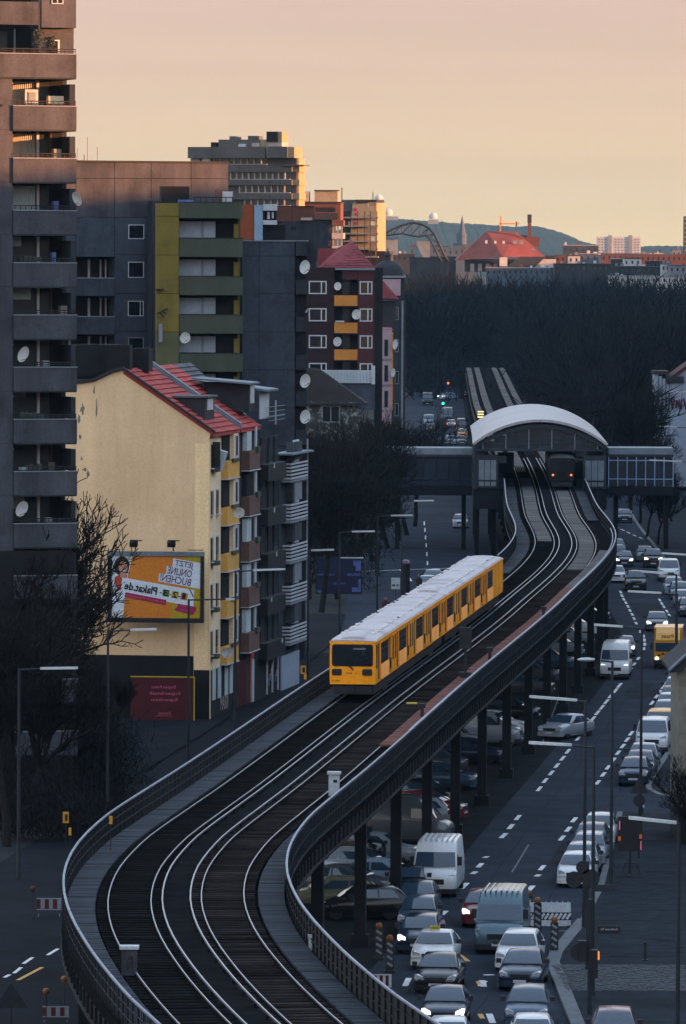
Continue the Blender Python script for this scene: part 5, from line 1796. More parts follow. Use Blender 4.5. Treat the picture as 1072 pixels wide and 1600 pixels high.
# rows of low houses in front of the horizon
random.seed(31)
spec = [(640, 712, 402, 'far_dark', 2000, 'long dark low house under the truss arch'), (588, 662, 397, 'far_dark', 2100, 'dark flat block between scaffolded house and truss arch'), (700, 745, 388, 'far_blue', 2800, 'bluish low hall in front of the church'),
        (852, 905, 400, 'far_dark', 2050, 'dark flat block right beside the red-roof hall'), (868, 884, 399, 'far_brick', 2000, 'tiny brick house right of the red-roof hall'), (888, 906, 400, 'far_white', 1980, 'small white house right of the tiny brick house'), (905, 935, 397, 'far_blue', 2100, 'bluish low block under the white panel block'),
        (940, 1010, 397, 'far_brick', 2300, 'wide brick house in front of the white panel block'), (985, 1090, 398, 'far_brick', 2200, 'long brick-red low house right of the white panel block'), (955, 985, 405, 'far_dark', 1960, 'dark small house below the wide brick house'),
        (960, 1100, 417, 'far_dark', 1930, 'long dark roofed row above the park trees'), (1010, 1048, 409, 'far_dark', 1950, 'dark rooftop room on the long dark row'), (952, 1100, 432, 'far_white', 1900, 'long white fronted row standing right behind the park trees'),
        (866, 960, 413, 'far_dark', 1920, 'dark flat row right of the red-roof hall annexe'), (975, 1002, 404, 'far_white', 1940, 'short white rooftop box on the dark row'), (1034, 1046, 413, 'far_white', 1915, 'narrow white stair house on the long dark row'), (760, 860, 419, 'far_blue', 1910, 'blue-grey low row below the red-roof hall'), (1046, 1100, 415, 'far_grey', 1905, 'grey rooftop row beside the narrow white stair house'),
        (1010, 1036, 395, 'far_white', 2600, 'pale low block near the slim dark tower'), (1050, 1064, 391, 'far_grey', 2600, 'grey cube house at the foot of the slim dark tower'), (880, 935, 384, 'far_dark', 3200, 'dark wooded looking block below the hill slope'), (640, 700, 386, 'far_blue', 3200, 'bluish block behind the truss arch')]
for i, (x0, x1, y0, m_, Y, lab) in enumerate(spec):
    f = far('low_house', lab, 'building', (x0 + x1) / 2, y0, Y, 0, 'far low houses beyond the park')
    s_ = f.s
    zt_ = f.z0
    f.box('wall', x0, y0, x1, y0 + zt_ * s_ - 1, m_, 0, 10)
    f.box('roof_edge', x0 - .6, y0 - 1.2, x1 + .6, y0, random.choice(['far_dark', 'far_blue', 'grey_frame']), -.3, 10.6)
    n = max(2, int((x1 - x0) / 8))
    for k in range(n):
        xx = x0 + (x1 - x0) * (k + .3) / n
        f.box('window', xx, y0 + 3.5, xx + 2.6, y0 + 8.5, 'interior' if m_ != 'far_dark' else 'glass', -.05, .05)
        if random.random() < .4:
            f.box('roof_machine', xx, y0 - random.uniform(3, 6), xx + random.uniform(2, 6), y0 - 1.3, random.choice(['far_white', 'far_grey', 'far_brick']), 3, 2)
f = far('white_panel_block', 'long white panel apartment block with balconies on the horizon', 'building', 966, 385, 6000)
f.box('wall', 933, 370, 1001, 398, 'far_white', 0, 12)
for xx in (950, 982):
    f.box('stair_tower', xx, 367.5, xx + 6, 398, 'far_grey', -1, 5)
for r in range(6):
    for k in range(13):
        xx = 935 + k * 5.1
        if not any(a - 1 < xx < a + 6 for a in (950, 982)):
            f.box('window', xx, 373 + r * 4.2, xx + 2.8, 375.4 + r * 4.2, 'far_grey', -.3, .2)
f = far('slim_tower', 'slim dark tower block at the horizon', 'tower', 1072, 370, 3000)
f.box('wall', 1069, 338, 1090, 405, 'far_dark', 0, 8)
f.box('base_wall', 1067, 395, 1090, 410, 'far_brick', -1, 8)
for r in range(8):
    f.box('window_band', 1069.5, 341 + r * 7, 1090, 343.5 + r * 7, 'far_grey', -.1, .1)

# hill with listening-station domes
prof = [(-1500, 388), (0, 387), (380, 384), (480, 372), (560, 352), (590, 343), (612, 341), (640, 343), (680, 346), (720, 349), (760, 351), (800, 354), (835, 353), (860, 358), (890, 368), (905, 376), (925, 381), (945, 385), (985, 386), (1030, 384), (1075, 385), (1200, 386), (2600, 387)]
m = MB()
v, fcs = [], []
YH = 9500.0
random.seed(8)
fine = []
for (xa, ya), (xb, yb_) in zip(prof, prof[1:]):
    n = max(2, int((xb - xa) / 3))
    for k in range(n):
        fine.append((xa + (xb - xa) * k / n, ya + (yb_ - ya) * k / n + random.uniform(-.9, .7)))
for i, (x, y) in enumerate(fine):
    p0 = W(x, y, YH)
    v += [(p0.x, YH - 1500, -2), (p0.x, YH - 700, p0.z * .55), (p0.x, YH, p0.z), (p0.x, YH + 900, -2)]
    if i:
        for k in range(3):
            fcs.append((4 * i - 4 + k, 4 * i + k, 4 * i + k + 1, 4 * i - 3 + k))
m.add(v, fcs)
structure(m.build('hill', 'hill_forest'))
f = far('radar_station', 'white listening-station tower and domes on the hill', 'tower', 600, 340, 9300)
f.box('tower', 585.5, 310, 598.5, 342, 'far_white', 0, 12)
x, z = f.xz(592, 312)
def dome(px, py, r, nm='radome'):
    x, z = f.xz(px, py)
    R = r / f.s
    m = MB(); m.lathe([(R * cos(a), R * sin(a)) for a in [radians(q) for q in (-25, 0, 20, 40, 60, 80, 89)]], 14)
    o = m.build(nm, 'far_white', f.root, 60); o.location = (x, 5, z)
dome(592, 311, 7); dome(589, 334, 7); dome(606.5, 333, 7.5); dome(677, 339, 7)
f.box('support_block', 598, 338, 622, 344, 'far_grey', 2, 8)
f.box('support_block', 669, 343, 685, 350, 'far_grey', 2, 8)

# ------------------------------------------------------------------ trees
def branchy(seed, h, levels=5, spread=.75, r0=None, twig=.014, n0=3, up=.25, trunk=.32):
    rnd = random.Random(seed)
    tm, cm_ = MB(), MB()
    r0 = r0 or h * .02
    def grow(p, d, L, r, lev):
        segs = 3 if lev < 3 else 2
        q = p
        for s_ in range(segs):
            d = (d + Vector((rnd.uniform(-.22, .22), rnd.uniform(-.22, .22), rnd.uniform(-.1, .22)))).normalized()
            e = q + d * (L / segs)
            ra, rb = r * (1 - .3 * s_ / segs), r * (1 - .3 * (s_ + 1) / segs)
            (tm if lev == 0 else cm_).tube(q, e, max(ra, twig), max(rb, twig), 6 if lev == 0 else (4 if lev < 3 else 3), False)
            q = e
            if lev >= 1 and lev < levels and s_ < segs - 1:
                side(q, d, L * .6, r * .5, lev + 1, 1)
        if lev < levels:
            side(q, d, L * .74, r * .64, lev + 1, rnd.choice((2, 3, 3)) if lev else n0 + 1)
    def side(q, d, L, r, lev, n):
        a0 = rnd.uniform(0, 2 * pi)
        for i in range(n):
            a = a0 + 2 * pi * i / n + rnd.uniform(-.5, .5)
            h_ = Vector((1, 0, 0)) if abs(d.x) < .8 else Vector((0, 1, 0))
            e1 = d.cross(h_).normalized(); e2 = d.cross(e1)
            sp = spread * rnd.uniform(.6, 1.15)
            nd = (d * cos(sp) + (e1 * cos(a) + e2 * sin(a)) * sin(sp) + Vector((0, 0, up))).normalized()
            grow(q, nd, L * rnd.uniform(.75, 1.1), r, lev)
    grow(Vector((0, 0, 0)), Vector((0, 0, 1)), h * trunk, r0, 0)
    return tm, cm_
PROTO = []
for sd in range(4):
    tm, cm_ = branchy(40 + sd, 10.0, 6 if sd < 3 else 5, spread=.62 + .06 * sd, twig=.016)
    PROTO.append((tm.mesh('trunk', 'bark'), cm_.mesh('crown', 'twig')))
def tree(px, Y, h, label, group, k=None, wide=1.0):
    p = P(px, 395 + CAMZ * FPX / Y, 0)
    k = random.randrange(4) if k is None else k
    t = thing('bare_tree', label, 'tree', (p.x, p.y, -.05), random.uniform(0, 6.28), group)
    tm, cm_ = PROTO[k]
    put('trunk', tm, t, sc=(h / 10 * wide, h / 10 * wide, h / 10))
    put('crown', cm_, t, sc=(h / 10 * wide, h / 10 * wide, h / 10))
random.seed(12)
LG = 'bare trees in front of the tower and yellow house'
for px, Y, h in ((-12, 330, 14), (0, 345, 15.5), (10, 352, 15), (18, 372, 15.5), (20, 386, 16), (10, 318, 12), (48, 388, 9.5), (62, 384, 8.2), (40, 350, 9.5), (-4, 365, 17), (30, 384, 13), (92, 390, 6.4), (122, 392, 5.0), (92, 368, 6.4), (150, 394, 4.2), (180, 395, 3.8), (70, 350, 8), (15, 335, 12), (45, 330, 10), (112, 372, 5.2), (140, 384, 4.4), (100, 350, 6)):
    tree(px, Y, h, 'bare dark street tree crowded in front of the tower and gable wall', LG)
tree(84, 388, 16.5, 'tall slim bare tree with sparse twigs against the yellow gable', None, 3, .5)
tree(108, 390, 12, 'medium bare tree with sparse twigs beside the billboard', None, 3, .5)
CG = 'bare trees along the left carriageway'
for px, Y, h in ((482, 545, 14), (502, 525, 14), (528, 545, 14), (552, 565, 12.5), (505, 590, 12.2), (545, 600, 12.8), (580, 612, 12.3), (606, 640, 11.3), (565, 660, 12.0), (636, 668, 13.0), (520, 640, 12.8), (610, 700, 12.7), (490, 620, 12.4), (648, 690, 12.3), (590, 585, 12.6), (535, 690, 11.5), (575, 720, 11.4), (474, 570, 12.4), (625, 655, 13.1), (596, 660, 12.9), (560, 620, 13.6), (515, 700, 12.8), (485, 680, 11.6)):
    tree(px, Y, h, 'bare dark tree in the thicket between the slatted house and the station', CG)
RG = 'bare trees beyond the right kerb'
for px, Y, h in ((1010, 662, 8), (1028, 645, 7.5), (1042, 652, 7.5), (1000, 695, 10), (985, 735, 14), (1026, 745, 7.5), (1050, 700, 7.5), (1000, 780, 14), (965, 770, 16)):
    tree(px, Y, h, 'slim bare tree on the pavement right of the station footbridge', RG)
tree(1090, 300, 5.8, 'bare tree reaching over the pavement beside the brown house', None, 1, 1.2)

# the park wood far behind: one mass of bare trees
random.seed(77)
wood = MB()
def cheap_tree(x, y, h):
    wood.tube((x, y, 0), (x + random.uniform(-.4, .4), y, h * .5), h * .018, h * .012, 4, False)
    k_ = max(1.0, y / 900.0)
    for i in range(30):
        a, e_ = random.uniform(0, 2 * pi), random.uniform(.1, 1.4)
        L = h * random.uniform(.25, .5)
        z0_ = h * random.uniform(.22, .62)
        d = Vector((cos(a) * cos(e_), sin(a) * cos(e_), sin(e_)))
        b0 = Vector((x, y, z0_)); b1 = b0 + d * L
        if b1.z > h: b1.z = h
        wood.tube(b0, b1, h * .006, h * .003, 3, False)
        for j in range(7):
            c0 = b0.lerp(b1, random.uniform(.3, 1))
            d2 = (d + Vector((random.uniform(-.9, .9), random.uniform(-.9, .9), random.uniform(-.2, .9)))).normalized()
            c1 = c0 + d2 * h * random.uniform(.08, .22)
            e3 = d2.cross(Vector((0, 1, 0))).normalized() * h * .0034 * k_
            wood.add([c0 - e3, c0 + e3, c1], [(0, 1, 2)])
def clear(cx, Y):
    q = cx - cl_at(Y)
    return abs(q) < 8 or (-22 < q < 0 and Y < 1250)
for k in range(34):
    Y = 745 * 1.028 ** k
    for j in range(8 + k // 3):
        px = random.uniform(640, 1100)
        if px > 985 and Y < 840:
            continue
        cx = (px - 536) * Y / FPX
        if Y < 1262 and clear(cx, Y):
            continue
        hmax = 29.5 - (428 + random.uniform(-5, 16) - 395) * Y / FPX
        cheap_tree(cx, Y + random.uniform(-10, 10), min(random.uniform(17, 22), hmax) if Y < 1262 else min(random.uniform(20, 25), hmax))
stuff(tag(wood.build('park_wood', 'wood_mass'), 'dark mass of bare park trees below the skyline', 'wood'))
# undergrowth that closes the wood and the thickets near the ground
und = MB()
def scrub(x, y, w, h, n=60, sz=.5):
    for i in range(n):
        c = Vector((x + random.gauss(0, w / 2), y + random.gauss(0, w / 2), abs(random.gauss(h * .4, h * .3))))
        d = Vector((random.gauss(0, .5), random.gauss(0, .5), random.uniform(.3, 1.2))).normalized() * sz * random.uniform(2, 6)
        e_ = d.cross(Vector((random.uniform(-1, 1), random.uniform(-1, 1), 0))).normalized() * sz * .16
        und.add([c - e_, c + e_, c + d], [(0, 1, 2)])
for k in range(24):
    Y = 760 * 1.04 ** k
    for px in range(640, 1100, 14):
        cx = (px - 536) * Y / FPX
        if Y < 1262 and clear(cx, Y) or (px > 985 and Y < 840):
            continue
        scrub(cx, Y, 5, 9, 44, .8)
for px in range(-10, 190, 8):
    for Y in (322, 335, 350, 366, 382):
        p = P(px, 395 + CAMZ * FPX / Y, 0)
        scrub(p.x, p.y, 1.8, 3.4 if px < 110 else 1.8, 150, .18)
for px in range(465, 575, 8):
    for Y in (560, 600, 640, 690):
        scrub((px - 536) * Y / FPX, Y, 2.5, 6, 110, .26)
stuff(tag(und.build('undergrowth', 'wood_mass'), 'low dark scrub under the bare trees', 'scrub'))

# ------------------------------------------------------------------ street lamps
def lamp(px, py, dx, label, h=10.0, z_head=None, rise=.04, group=None, round_head=False, head=.72):
    s_ = (py - 395) / (CAMZ - h)
    Y = FPX / s_
    top = W(px, py, Y)
    t = thing('street_lamp', label, 'lamp', (top.x, Y, 0), 0, group)
    hh = top.z
    m = MB(); m.tube((0, 0, 0), (0, 0, 1.2), .11, .1, 8); m.tube((0, 0, 1.2), (0, 0, hh), .085, .06, 8)
    m.build('pole', 'lamp_pole', t, 60)
    L = dx / s_
    m = MB(); m.tube((0, 0, hh - .05), (L * (1 - head) + L * .05, 0, hh + abs(L) * rise * (1 - head)), .05, .045, 6)
    m.build('arm', 'lamp_pole', t)
    sg = 1 if L > 0 else -1
    a, b_ = L * (1 - head), L
    za, zb_ = hh + abs(a) * rise, hh + abs(b_) * rise
    m = MB()
    if round_head:
        m.loft([[(b_ - sg * q, w * cos(2 * pi * i / 8), zb_ + hgt * sin(2 * pi * i / 8)) for i in range(8)] for q, w, hgt in ((0, .03, .02), (.15, .16, .08), (.5, .2, .1), (.8, .1, .06))])
    else:
        m.loft([[(x, w, z + e) for w, e in ((-wd, -.05), (wd, -.05), (wd * .8, .06), (-wd * .8, .06))] for x, z, wd in ((a, za, .07), (a + (b_ - a) * .15, za + (zb_ - za) * .15, .11), (b_ - (b_ - a) * .1, zb_ - (zb_ - za) * .1, .12), (b_, zb_, .06))])
    m.build('lamp_head', 'lamp_head', t)
    return t
lamp(915, 1095, -88, 'twin street lamp with long arm, standing behind the road works barrier', head=.85, rise=.07)
lamp(928, 1166, -102, 'street lamp with long pale arm in front of the striped barrier', head=.66, rise=.05)
lamp(957, 1033, -55, 'street lamp with short rounded head beside the white hatchback', h=10.7, round_head=True)
lamp(1003, 981, -75, 'street lamp with long arm over the white delivery van', head=.6, rise=.06)
lamp(1058, 928, -77, 'street lamp reaching over the yellow truck lane', head=.68, rise=.05)
lamp(1057, 897, -55, 'street lamp by the parked pale blue cars', head=.75, rise=.07)
lamp(1090, 868, -56, 'street lamp nearest the station footbridge on the right pavement', head=.8, rise=.06)
lamp(1061, 1286, -79, 'thick street lamp with heavy pale arm over the information board', h=9.5, head=.95, rise=.1)
lamp(1085, 722, -70, 'dim street lamp beside the white graffiti house', h=9)
lamp(1075, 668, -60, 'dim street lamp above the footbridge roof', h=9)
lamp(295, 936, 72, 'street lamp crossing in front of the orange billboard', head=.2, rise=.0, h=10)
lamp(169, 985, 76, 'street lamp in front of the dark trees below the billboard', head=.55, rise=.03)
lamp(30, 1045, 92, 'street lamp hidden among the dark trees left of the red poster', head=.64, rise=.02)
lamp(531, 831, 55, 'street lamp above the blue night poster', head=.66, rise=.02)
lamp(482, 860, 40, 'street lamp beside the slatted balcony house', head=.9, rise=.03)
lamp(590, 806, 55, 'street lamp over the left carriageway crossing', head=.62, rise=.02)
lamp(628, 783, 50, 'street lamp near the left footbridge wing', head=.62, rise=.02)
lamp(368, 892, 78, 'street lamp in front of the brown fronted house', head=.65, rise=.04)

# ------------------------------------------------------------------ signs, signals, road works
def pole_at(px, py, h, name, label, cat, group=None, r=.05, m_='lamp_pole'):
    p = P(px, py, 0)
    t = thing(name, label, cat, (p.x, p.y, .0), 0, group)
    m = MB(); m.tube((0, 0, 0), (0, 0, h), r, r, 8); m.build('pole', m_, t)
    return t, FPX / p.y
def disc(t, z, r, m_='sign_back', y=-.08, x=0):
    m = MB(); m.lathe([(.01, -.015), (r, -.015), (r, .015), (.01, .015)], 20, 'y'); o = m.build('sign_disc', m_, t); o.location = (x, y, z); return o
t, s_ = pole_at(998, 1345, 4.1, 'traffic_sign', 'triangular and round sign backs on one pole before the side street', 'sign')
disc(t, 2.95, .3)
m = MB(); m.prism([(-.45, 3.3), (.45, 3.3), (0, 4.1)], -.1, -.07); m.build('sign_triangle', 'sign_back', t)
t, s_ = pole_at(1004, 1275, .5, 'kerb_marker', 'short white topped marker post on the corner kerb', 'post', r=.04)
block('marker_cap', t, (0, 0, .5), (.18, .18, .14), 'white_frame')
t, s_ = pole_at(984, 1372, 1.3, 'information_board', 'dark free-standing board with orange digits on a tubular foot', 'sign', r=.07)
b_ = block('display_panel', t, (0, 0, 2.1), (1.18, .12, 1.65), 'print_black')
for x, z, w, h, mm in ((-.5, 1.88, .13, .2, 'orange_led'), (.5, 1.98, .13, .2, 'orange_led'), (-.5, 2.5, .05, .42, 'pink_led'), (.52, 1.55, .05, .42, 'pink_led')):
    block('display_digits', b_, (x, -.065, z), (w, .012, h), mm)
m = MB()
m.path([(-.75, .3, .02), (-.6, .3, .16), (.6, .3, .16), (.75, .3, .02)], .045)
m.path([(-.75, -.5, .02), (-.6, -.5, .16), (.6, -.5, .16), (.75, -.5, .02)], .045)
m.tube((0, -.5, .16), (0, .3, .16), .05); m.path([(-.35, 0, .16), (-.25, 0, .7), (.3, 0, .7), (.5, 0, .16)], .03)
m.build('board_foot', 'lamp_pole', t)
# signal pole with street-name plates
t, s_ = pole_at(921, 1590, 4.6, 'traffic_signal', 'traffic signal pole with red lamp and street name plate by the cobbled strip', 'traffic light', r=.09)
hd = block('signal_head', t, (.12, -.1, 2.1), (.36, .35, 1.1), 'dark_metal')
block('red_lamp', hd, (.32, -.14, 2.42), (.08, .2, .3), 'red_light')
block('signal_head', t, (-.3, -.1, 2.6), (.3, .3, .8), 'dark_metal')
disc(t, 2.55, .34, x=-.42)
nb = block('street_name_plate', t, (.72, -.05, 3.42), (.88, .05, .3), 'print_black')
put('street_name_lettering', text_mesh('Kottbusser Str.', 'cabinet'), nb, (.72, -.08, 3.44), sc=(.11, 1, .13))
t, s_ = pole_at(917, 1520, 4.6, 'direction_signs', 'pole with dark sign discs in front of the white hatchback', 'sign', r=.07)
disc(t, 4.35, .28, x=-.2); disc(t, 3.85, .34, x=-.55); disc(t, 3.9, .38, x=.12)
block('street_name_plate', t, (.62, -.05, 3.5), (.9, .05, .28), 'station_steel')
t, s_ = pole_at(1008, 1506, .9, 'bollard', 'slim dark bollard on the pavement beside the cobbles', 'bollard', r=.06)
block('bollard_foot', t, (0, 0, .15), (.25, .25, .06), 'lamp_pole')

def beacon(px, py, label, face=1):
    p = P(px, py, 0)
    t = thing('warning_beacon', label, 'beacon', (p.x, p.y, 0), 0, 'road works beacons')
    block('foot', t, (0, 0, .06), (.4, .5, .12), 'trim')
    bd = block('board', t, (0, 0, .72), (.34, .06, 1.2), 'sign_back')
    for k in range(4):
        block('stripe', bd, (0, -.034, .35 + k * .27), (.27, .008, .1), 'grey_frame', ry=.6)
    m = MB(); m.lathe([(.04, 0), (.12, .03), (.14, .14), (.1, .24), (.02, .27)], 12)
    o = m.build('warning_lamp', 'amber', t); o.location = (0, 0, 1.3)
beacon(840, 1458, 'striped beacon with amber lamp just before the hatched barrier')
beacon(866, 1490, 'striped beacon with amber lamp near the kerb point')
beacon(826, 1446, 'striped beacon with amber lamp behind the teal van')
beacon(609, 1520, 'striped beacon with amber lamp beside the black saloon')
beacon(592, 1500, 'striped beacon standing under the curve railing')
def barrier(px0, px1, py_top, py_bot, label, m0='barrier_white', m1='barrier_red', rows=2, hatch=True):
    Y = FPX / ((py_bot - 395) / CAMZ)
    f = Fr('roadworks_barrier', label, 'barrier', (px0 + px1) / 2, py_bot, Y, 0)
    h = py_bot - py_top
    if hatch:
        f.box('board_upper', px0, py_top + 2, px1, py_top + h * .42, m0, 0, .05)
        hb = f.box('board_hatched', px0, py_top + h * .43, px1, py_top + h * .72, 'trim', 0, .05)
        f.box('board_lower', px0, py_top + h * .73, px1, py_top + h * .95, m0, 0, .05)
        n = 10
        for k in range(n):
            x, z = f.xz(px0 + (px1 - px0) * (k + .5) / n, py_top + h * .575)
            block('hatch_stripe', hb, (x, -.01, z), ((px1 - px0) / n / f.s * .55, .012, h * .27 / f.s), m0, ry=.6)
        for k in range(8):
            x = px0 + (px1 - px0) * (k + .5) / 8
            f.box('clip', x - .6, py_top, x + .6, py_top + 2, m0, 0, .04)
    else:
        f.box('rail', px0, py_top, px1, py_top + 1.6, m0, 0, .05)
        f.box('rail', px0, py_top + h * .5, px1, py_top + h * .5 + 1.4, m0, 0, .05)
        n = 6
        for k in range(n):
            a, b_ = px0 + (px1 - px0) * k / n, px0 + (px1 - px0) * (k + 1) / n
            f.box('plank_field', a + .2, py_top + 2, b_ - .2, py_top + h * .48, m0 if k % 2 else m1, 0, .04)
    for x in (px0 + 3, px1 - 3):
        f.box('foot', x - 3, py_bot - 3, x + 3, py_bot, 'trim', -.3, .7)
        f.box('leg', x - .7, py_bot - h * .3, x + .7, py_bot, 'grey_frame', .0, .05)
    return f
barrier(823.5, 892, 1408, 1449, 'pale hatched road works barrier across the closed lane')
barrier(57, 96, 1403, 1438, 'red and white road works barrier under the outer curve', 'grey_frame', hatch=False)
barrier(66, 108, 1572, 1604, 'red and white barrier with amber lamps beside the lower road', 'grey_frame', hatch=False)
barrier(584, 612, 1522, 1560, 'red and white barrier below the inner curve railing', 'cabinet', hatch=False)
for px, py, lab in ((72, 1605, 'amber warning lamp at the left end of the lower barrier'), (100, 1585, 'amber warning lamp on the barrier corner by the lower road'), (51, 1437, 'dim red warning lamp beside the curve barrier')):
    t, s_ = pole_at(px, py, 1.25, 'warning_lamp', lab, 'lamp', r=.02)
    m = MB(); m.lathe([(.05, 0), (.11, .03), (.13, .14), (.09, .22), (.02, .25)], 12)
    o = m.build('lamp_glass', 'amber' if px > 60 else 'barrier_red', t); o.location = (0, 0, 1.25)
t, s_ = pole_at(17, 1640, 2.2, 'warning_sign', 'back of a triangular sign at the lower road edge', 'sign', r=.03)
m = MB(); m.prism([(-.62, 1.55), (.62, 1.55), (0, 2.5)], -.06, -.03); o = m.build('sign_triangle', 'concrete_dark', t)
block('exclamation_mark', o, (0, -.065, 2.02), (.06, .01, .35), 'print_black')
# yellow tram-stop style marker boxes on the left railing
for px, py, w, h, lab in ((102.5, 1278, .22, .42, 'yellow framed number plate on a post left of the curve'), (109, 1300, .1, .28, 'small yellow marker at the outer curve railing'), (173, 1282, .12, .3, 'small amber marker on the straight railing before the curve'), (474, 1047, .28, .42, 'yellow framed number plate beside the slatted house'), (477, 1058, .14, .25, 'small orange litter marker below the yellow number plate')):
    p = P(px, py, 8.2)
    t = thing('marker_plate', lab, 'marker', (p.x, p.y + .2, 7.0))
    block('plate', t, (0, 0, 1.2), (w, .06, h), 'amber_box')
    block('post', t, (0, .05, .5), (.03, .03, 1.0), 'dark_metal')
    if w > .2:
        block('plate_figure', t, (.02, -.035, 1.2), (w * .5, .012, h * .6), 'print_black')
# blue night poster across the street, direction sign, people
f = Fr('night_poster_board', 'dark blue illuminated style poster board between the bare trees', 'billboard', 529, 900, 540, 0)
f.box('frame', 494, 871, 566, 928, 'dark_metal', .02, .2)
f.box('frame_top', 530, 870.5, 568, 872.5, 'white_frame', -.06, .1)
po2 = f.box('poster', 496, 873.5, 564, 926, 'print_navy', -.02, .03)
for x0, y0, x1, y1 in ((552, 876, 564, 884), (556, 884, 564, 892), (550, 918, 564, 925), (560, 905, 564, 918), (496, 922, 502, 926)):
    f.box('poster_cloud', x0, y0, x1, y1, 'print_blue', -.03, .008, po2)
for txt, x, y, h, w in (('PANORAMA', 510, 898, 3, 26), ('BERLIN', 553, 898, 4, 20), ('THEATER', 530, 912, 3, 20)):
    me = text_mesh(txt, 'print_blue', True, .02)
    cx, cz = f.xz(x, y)
    xs = [v_.co.x for v_ in me.vertices]; zs_ = [v_.co.z for v_ in me.vertices]
    put('lettering', me, f.root, (cx, -.04, cz), sc=(w / f.s / (max(xs) - min(xs)), 1, h / f.s / (max(zs_) - min(zs_))))
t, s_ = pole_at(618, 952, 2.9, 'direction_board', 'white board with two red arrows at the crossing', 'sign', r=.04)
bd = block('board', t, (0, -.05, 2.15), (.72, .05, .95), 'pale_panel')
for sx in (-1, 1):
    m = MB(); m.prism([(sx * .02, 2.0), (sx * .16, 1.86), (sx * .16, 1.95), (sx * .3, 1.95), (sx * .3, 2.05), (sx * .16, 2.05), (sx * .16, 2.14)], -.085, -.077)
    o = m.build('arrow', 'barrier_red' if sx < 0 else 'print_blue', t)
t, s_ = pole_at(634, 945, 3.4, 'advertising_column', 'dark advertising column with a purple top at the crossing', 'column', r=.35, m_='dark_metal')
m = MB(); m.lathe([(.4, 0), (.42, .1), (.3, .3), (.05, .42)], 14); o = m.build('column_cap', 'paint_purple', t); o.location = (0, 0, 3.4)

def person(px, py, label, coat, face=0.0):
    p = P(px, py, 0)
    verts = [(0, 0, .95), (0, 0, 1.2), (0, 0, 1.42), (0, 0, 1.52), (0, -.01, 1.64), (0, -.01, 1.76), (-.19, 0, 1.4), (-.25, .02, 1.12), (-.23, -.08, .86), (.19, 0, 1.4), (.25, .02, 1.12), (.23, -.08, .86),
             (-.1, 0, .9), (-.11, -.06, .5), (-.11, .08, .08), (-.11, -.08, .04), (.1, 0, .9), (.11, .06, .5), (.11, .14, .08), (.11, -.0, .04)]
    edges = [(0, 1), (1, 2), (2, 3), (3, 4), (4, 5), (2, 6), (6, 7), (7, 8), (2, 9), (9, 10), (10, 11), (0, 12), (12, 13), (13, 14), (14, 15), (0, 16), (16, 17), (17, 18), (18, 19)]
    rad = [.17, .17, .17, .06, .1, .09, .075, .055, .04, .075, .055, .04, .1, .075, .05, .045, .1, .075, .05, .045]
    me = bpy.data.meshes.new('person_body')
    me.from_pydata(verts, edges, [])
    o = bpy.data.objects.new('person_body', me)
    COL.objects.link(o)
    md = o.modifiers.new('skin', 'SKIN')
    if not me.skin_vertices:
        bm = bmesh.new(); bm.from_mesh(me); bm.verts.layers.skin.verify(); bm.to_mesh(me); bm.free()
    for i, r in enumerate(rad):
        me.skin_vertices[0].data[i].radius = (r, r * (.75 if i < 3 else 1))
    me.skin_vertices[0].data[0].use_root = True
    sb = o.modifiers.new('sub', 'SUBSURF'); sb.levels = 2; sb.render_levels = 2
    bpy.context.view_layer.update()
    dg = bpy.context.evaluated_depsgraph_get()
    ev = bpy.data.meshes.new_from_object(o.evaluated_get(dg))
    bpy.data.objects.remove(o)
    ev.materials.clear(); ev.materials.append(MATS[coat])
    ev.polygons.foreach_set('use_smooth', [True] * len(ev.polygons))
    t = thing('person', label, 'person', (p.x, p.y, 0.01), face)
    put('body', ev, t)
    m = MB(); m.lathe([(.02, .0), (.085, .05), (.1, .14), (.08, .22), (.03, .25)], 12); h = m.build('face', 'skin', t, 60); h.location = (0, -.035, 1.545)
    m = MB(); m.lathe([(.1, 0), (.115, .08), (.09, .16), (.02, .19)], 12); h = m.build('hair', 'print_hair', t, 60); h.location = (0, .01, 1.64)
    return t
person(602, 968, 'person in a dark reddish coat walking past the crossing behind the train', 'coat_red', .4)
person(655, 930, 'person in a dark coat standing beside the silver cars', 'coat_dark', -.5)
# far traffic signals
for px, py, z, mm, lab in ((692, 690, 6.0, 'green_light', 'traffic signal showing green far down the left carriageway'), (700, 640, 5.0, 'red_light', 'traffic signal showing red beyond the far crossing')):
    t, s_ = pole_at(px, py, z, 'traffic_signal', lab, 'traffic light', r=.08)
    hd = block('signal_head', t, (0, -.1, z), (.4, .3, 1.1), 'dark_metal')
    m = MB(); m.lathe([(.02, -.05), (.22, -.05), (.22, 0)], 12, 'y'); o = m.build('signal_lamp', mm, t); o.location = (0, -.28, z)
p = P(751, 660, 7.5)
t = thing('platform_lamp', 'stack of warm lit strips at the far end of the station roof', 'lamp', (p.x, p.y, 7.0))
block('lamp_post', t, (0, 0, .9), (.1, .1, 1.8), 'dark_metal')
for k in range(3):
    block('lit_strip', t, (0, -.1, 1.2 + k * .35), (.8, .1, .16), 'warm_lamp')
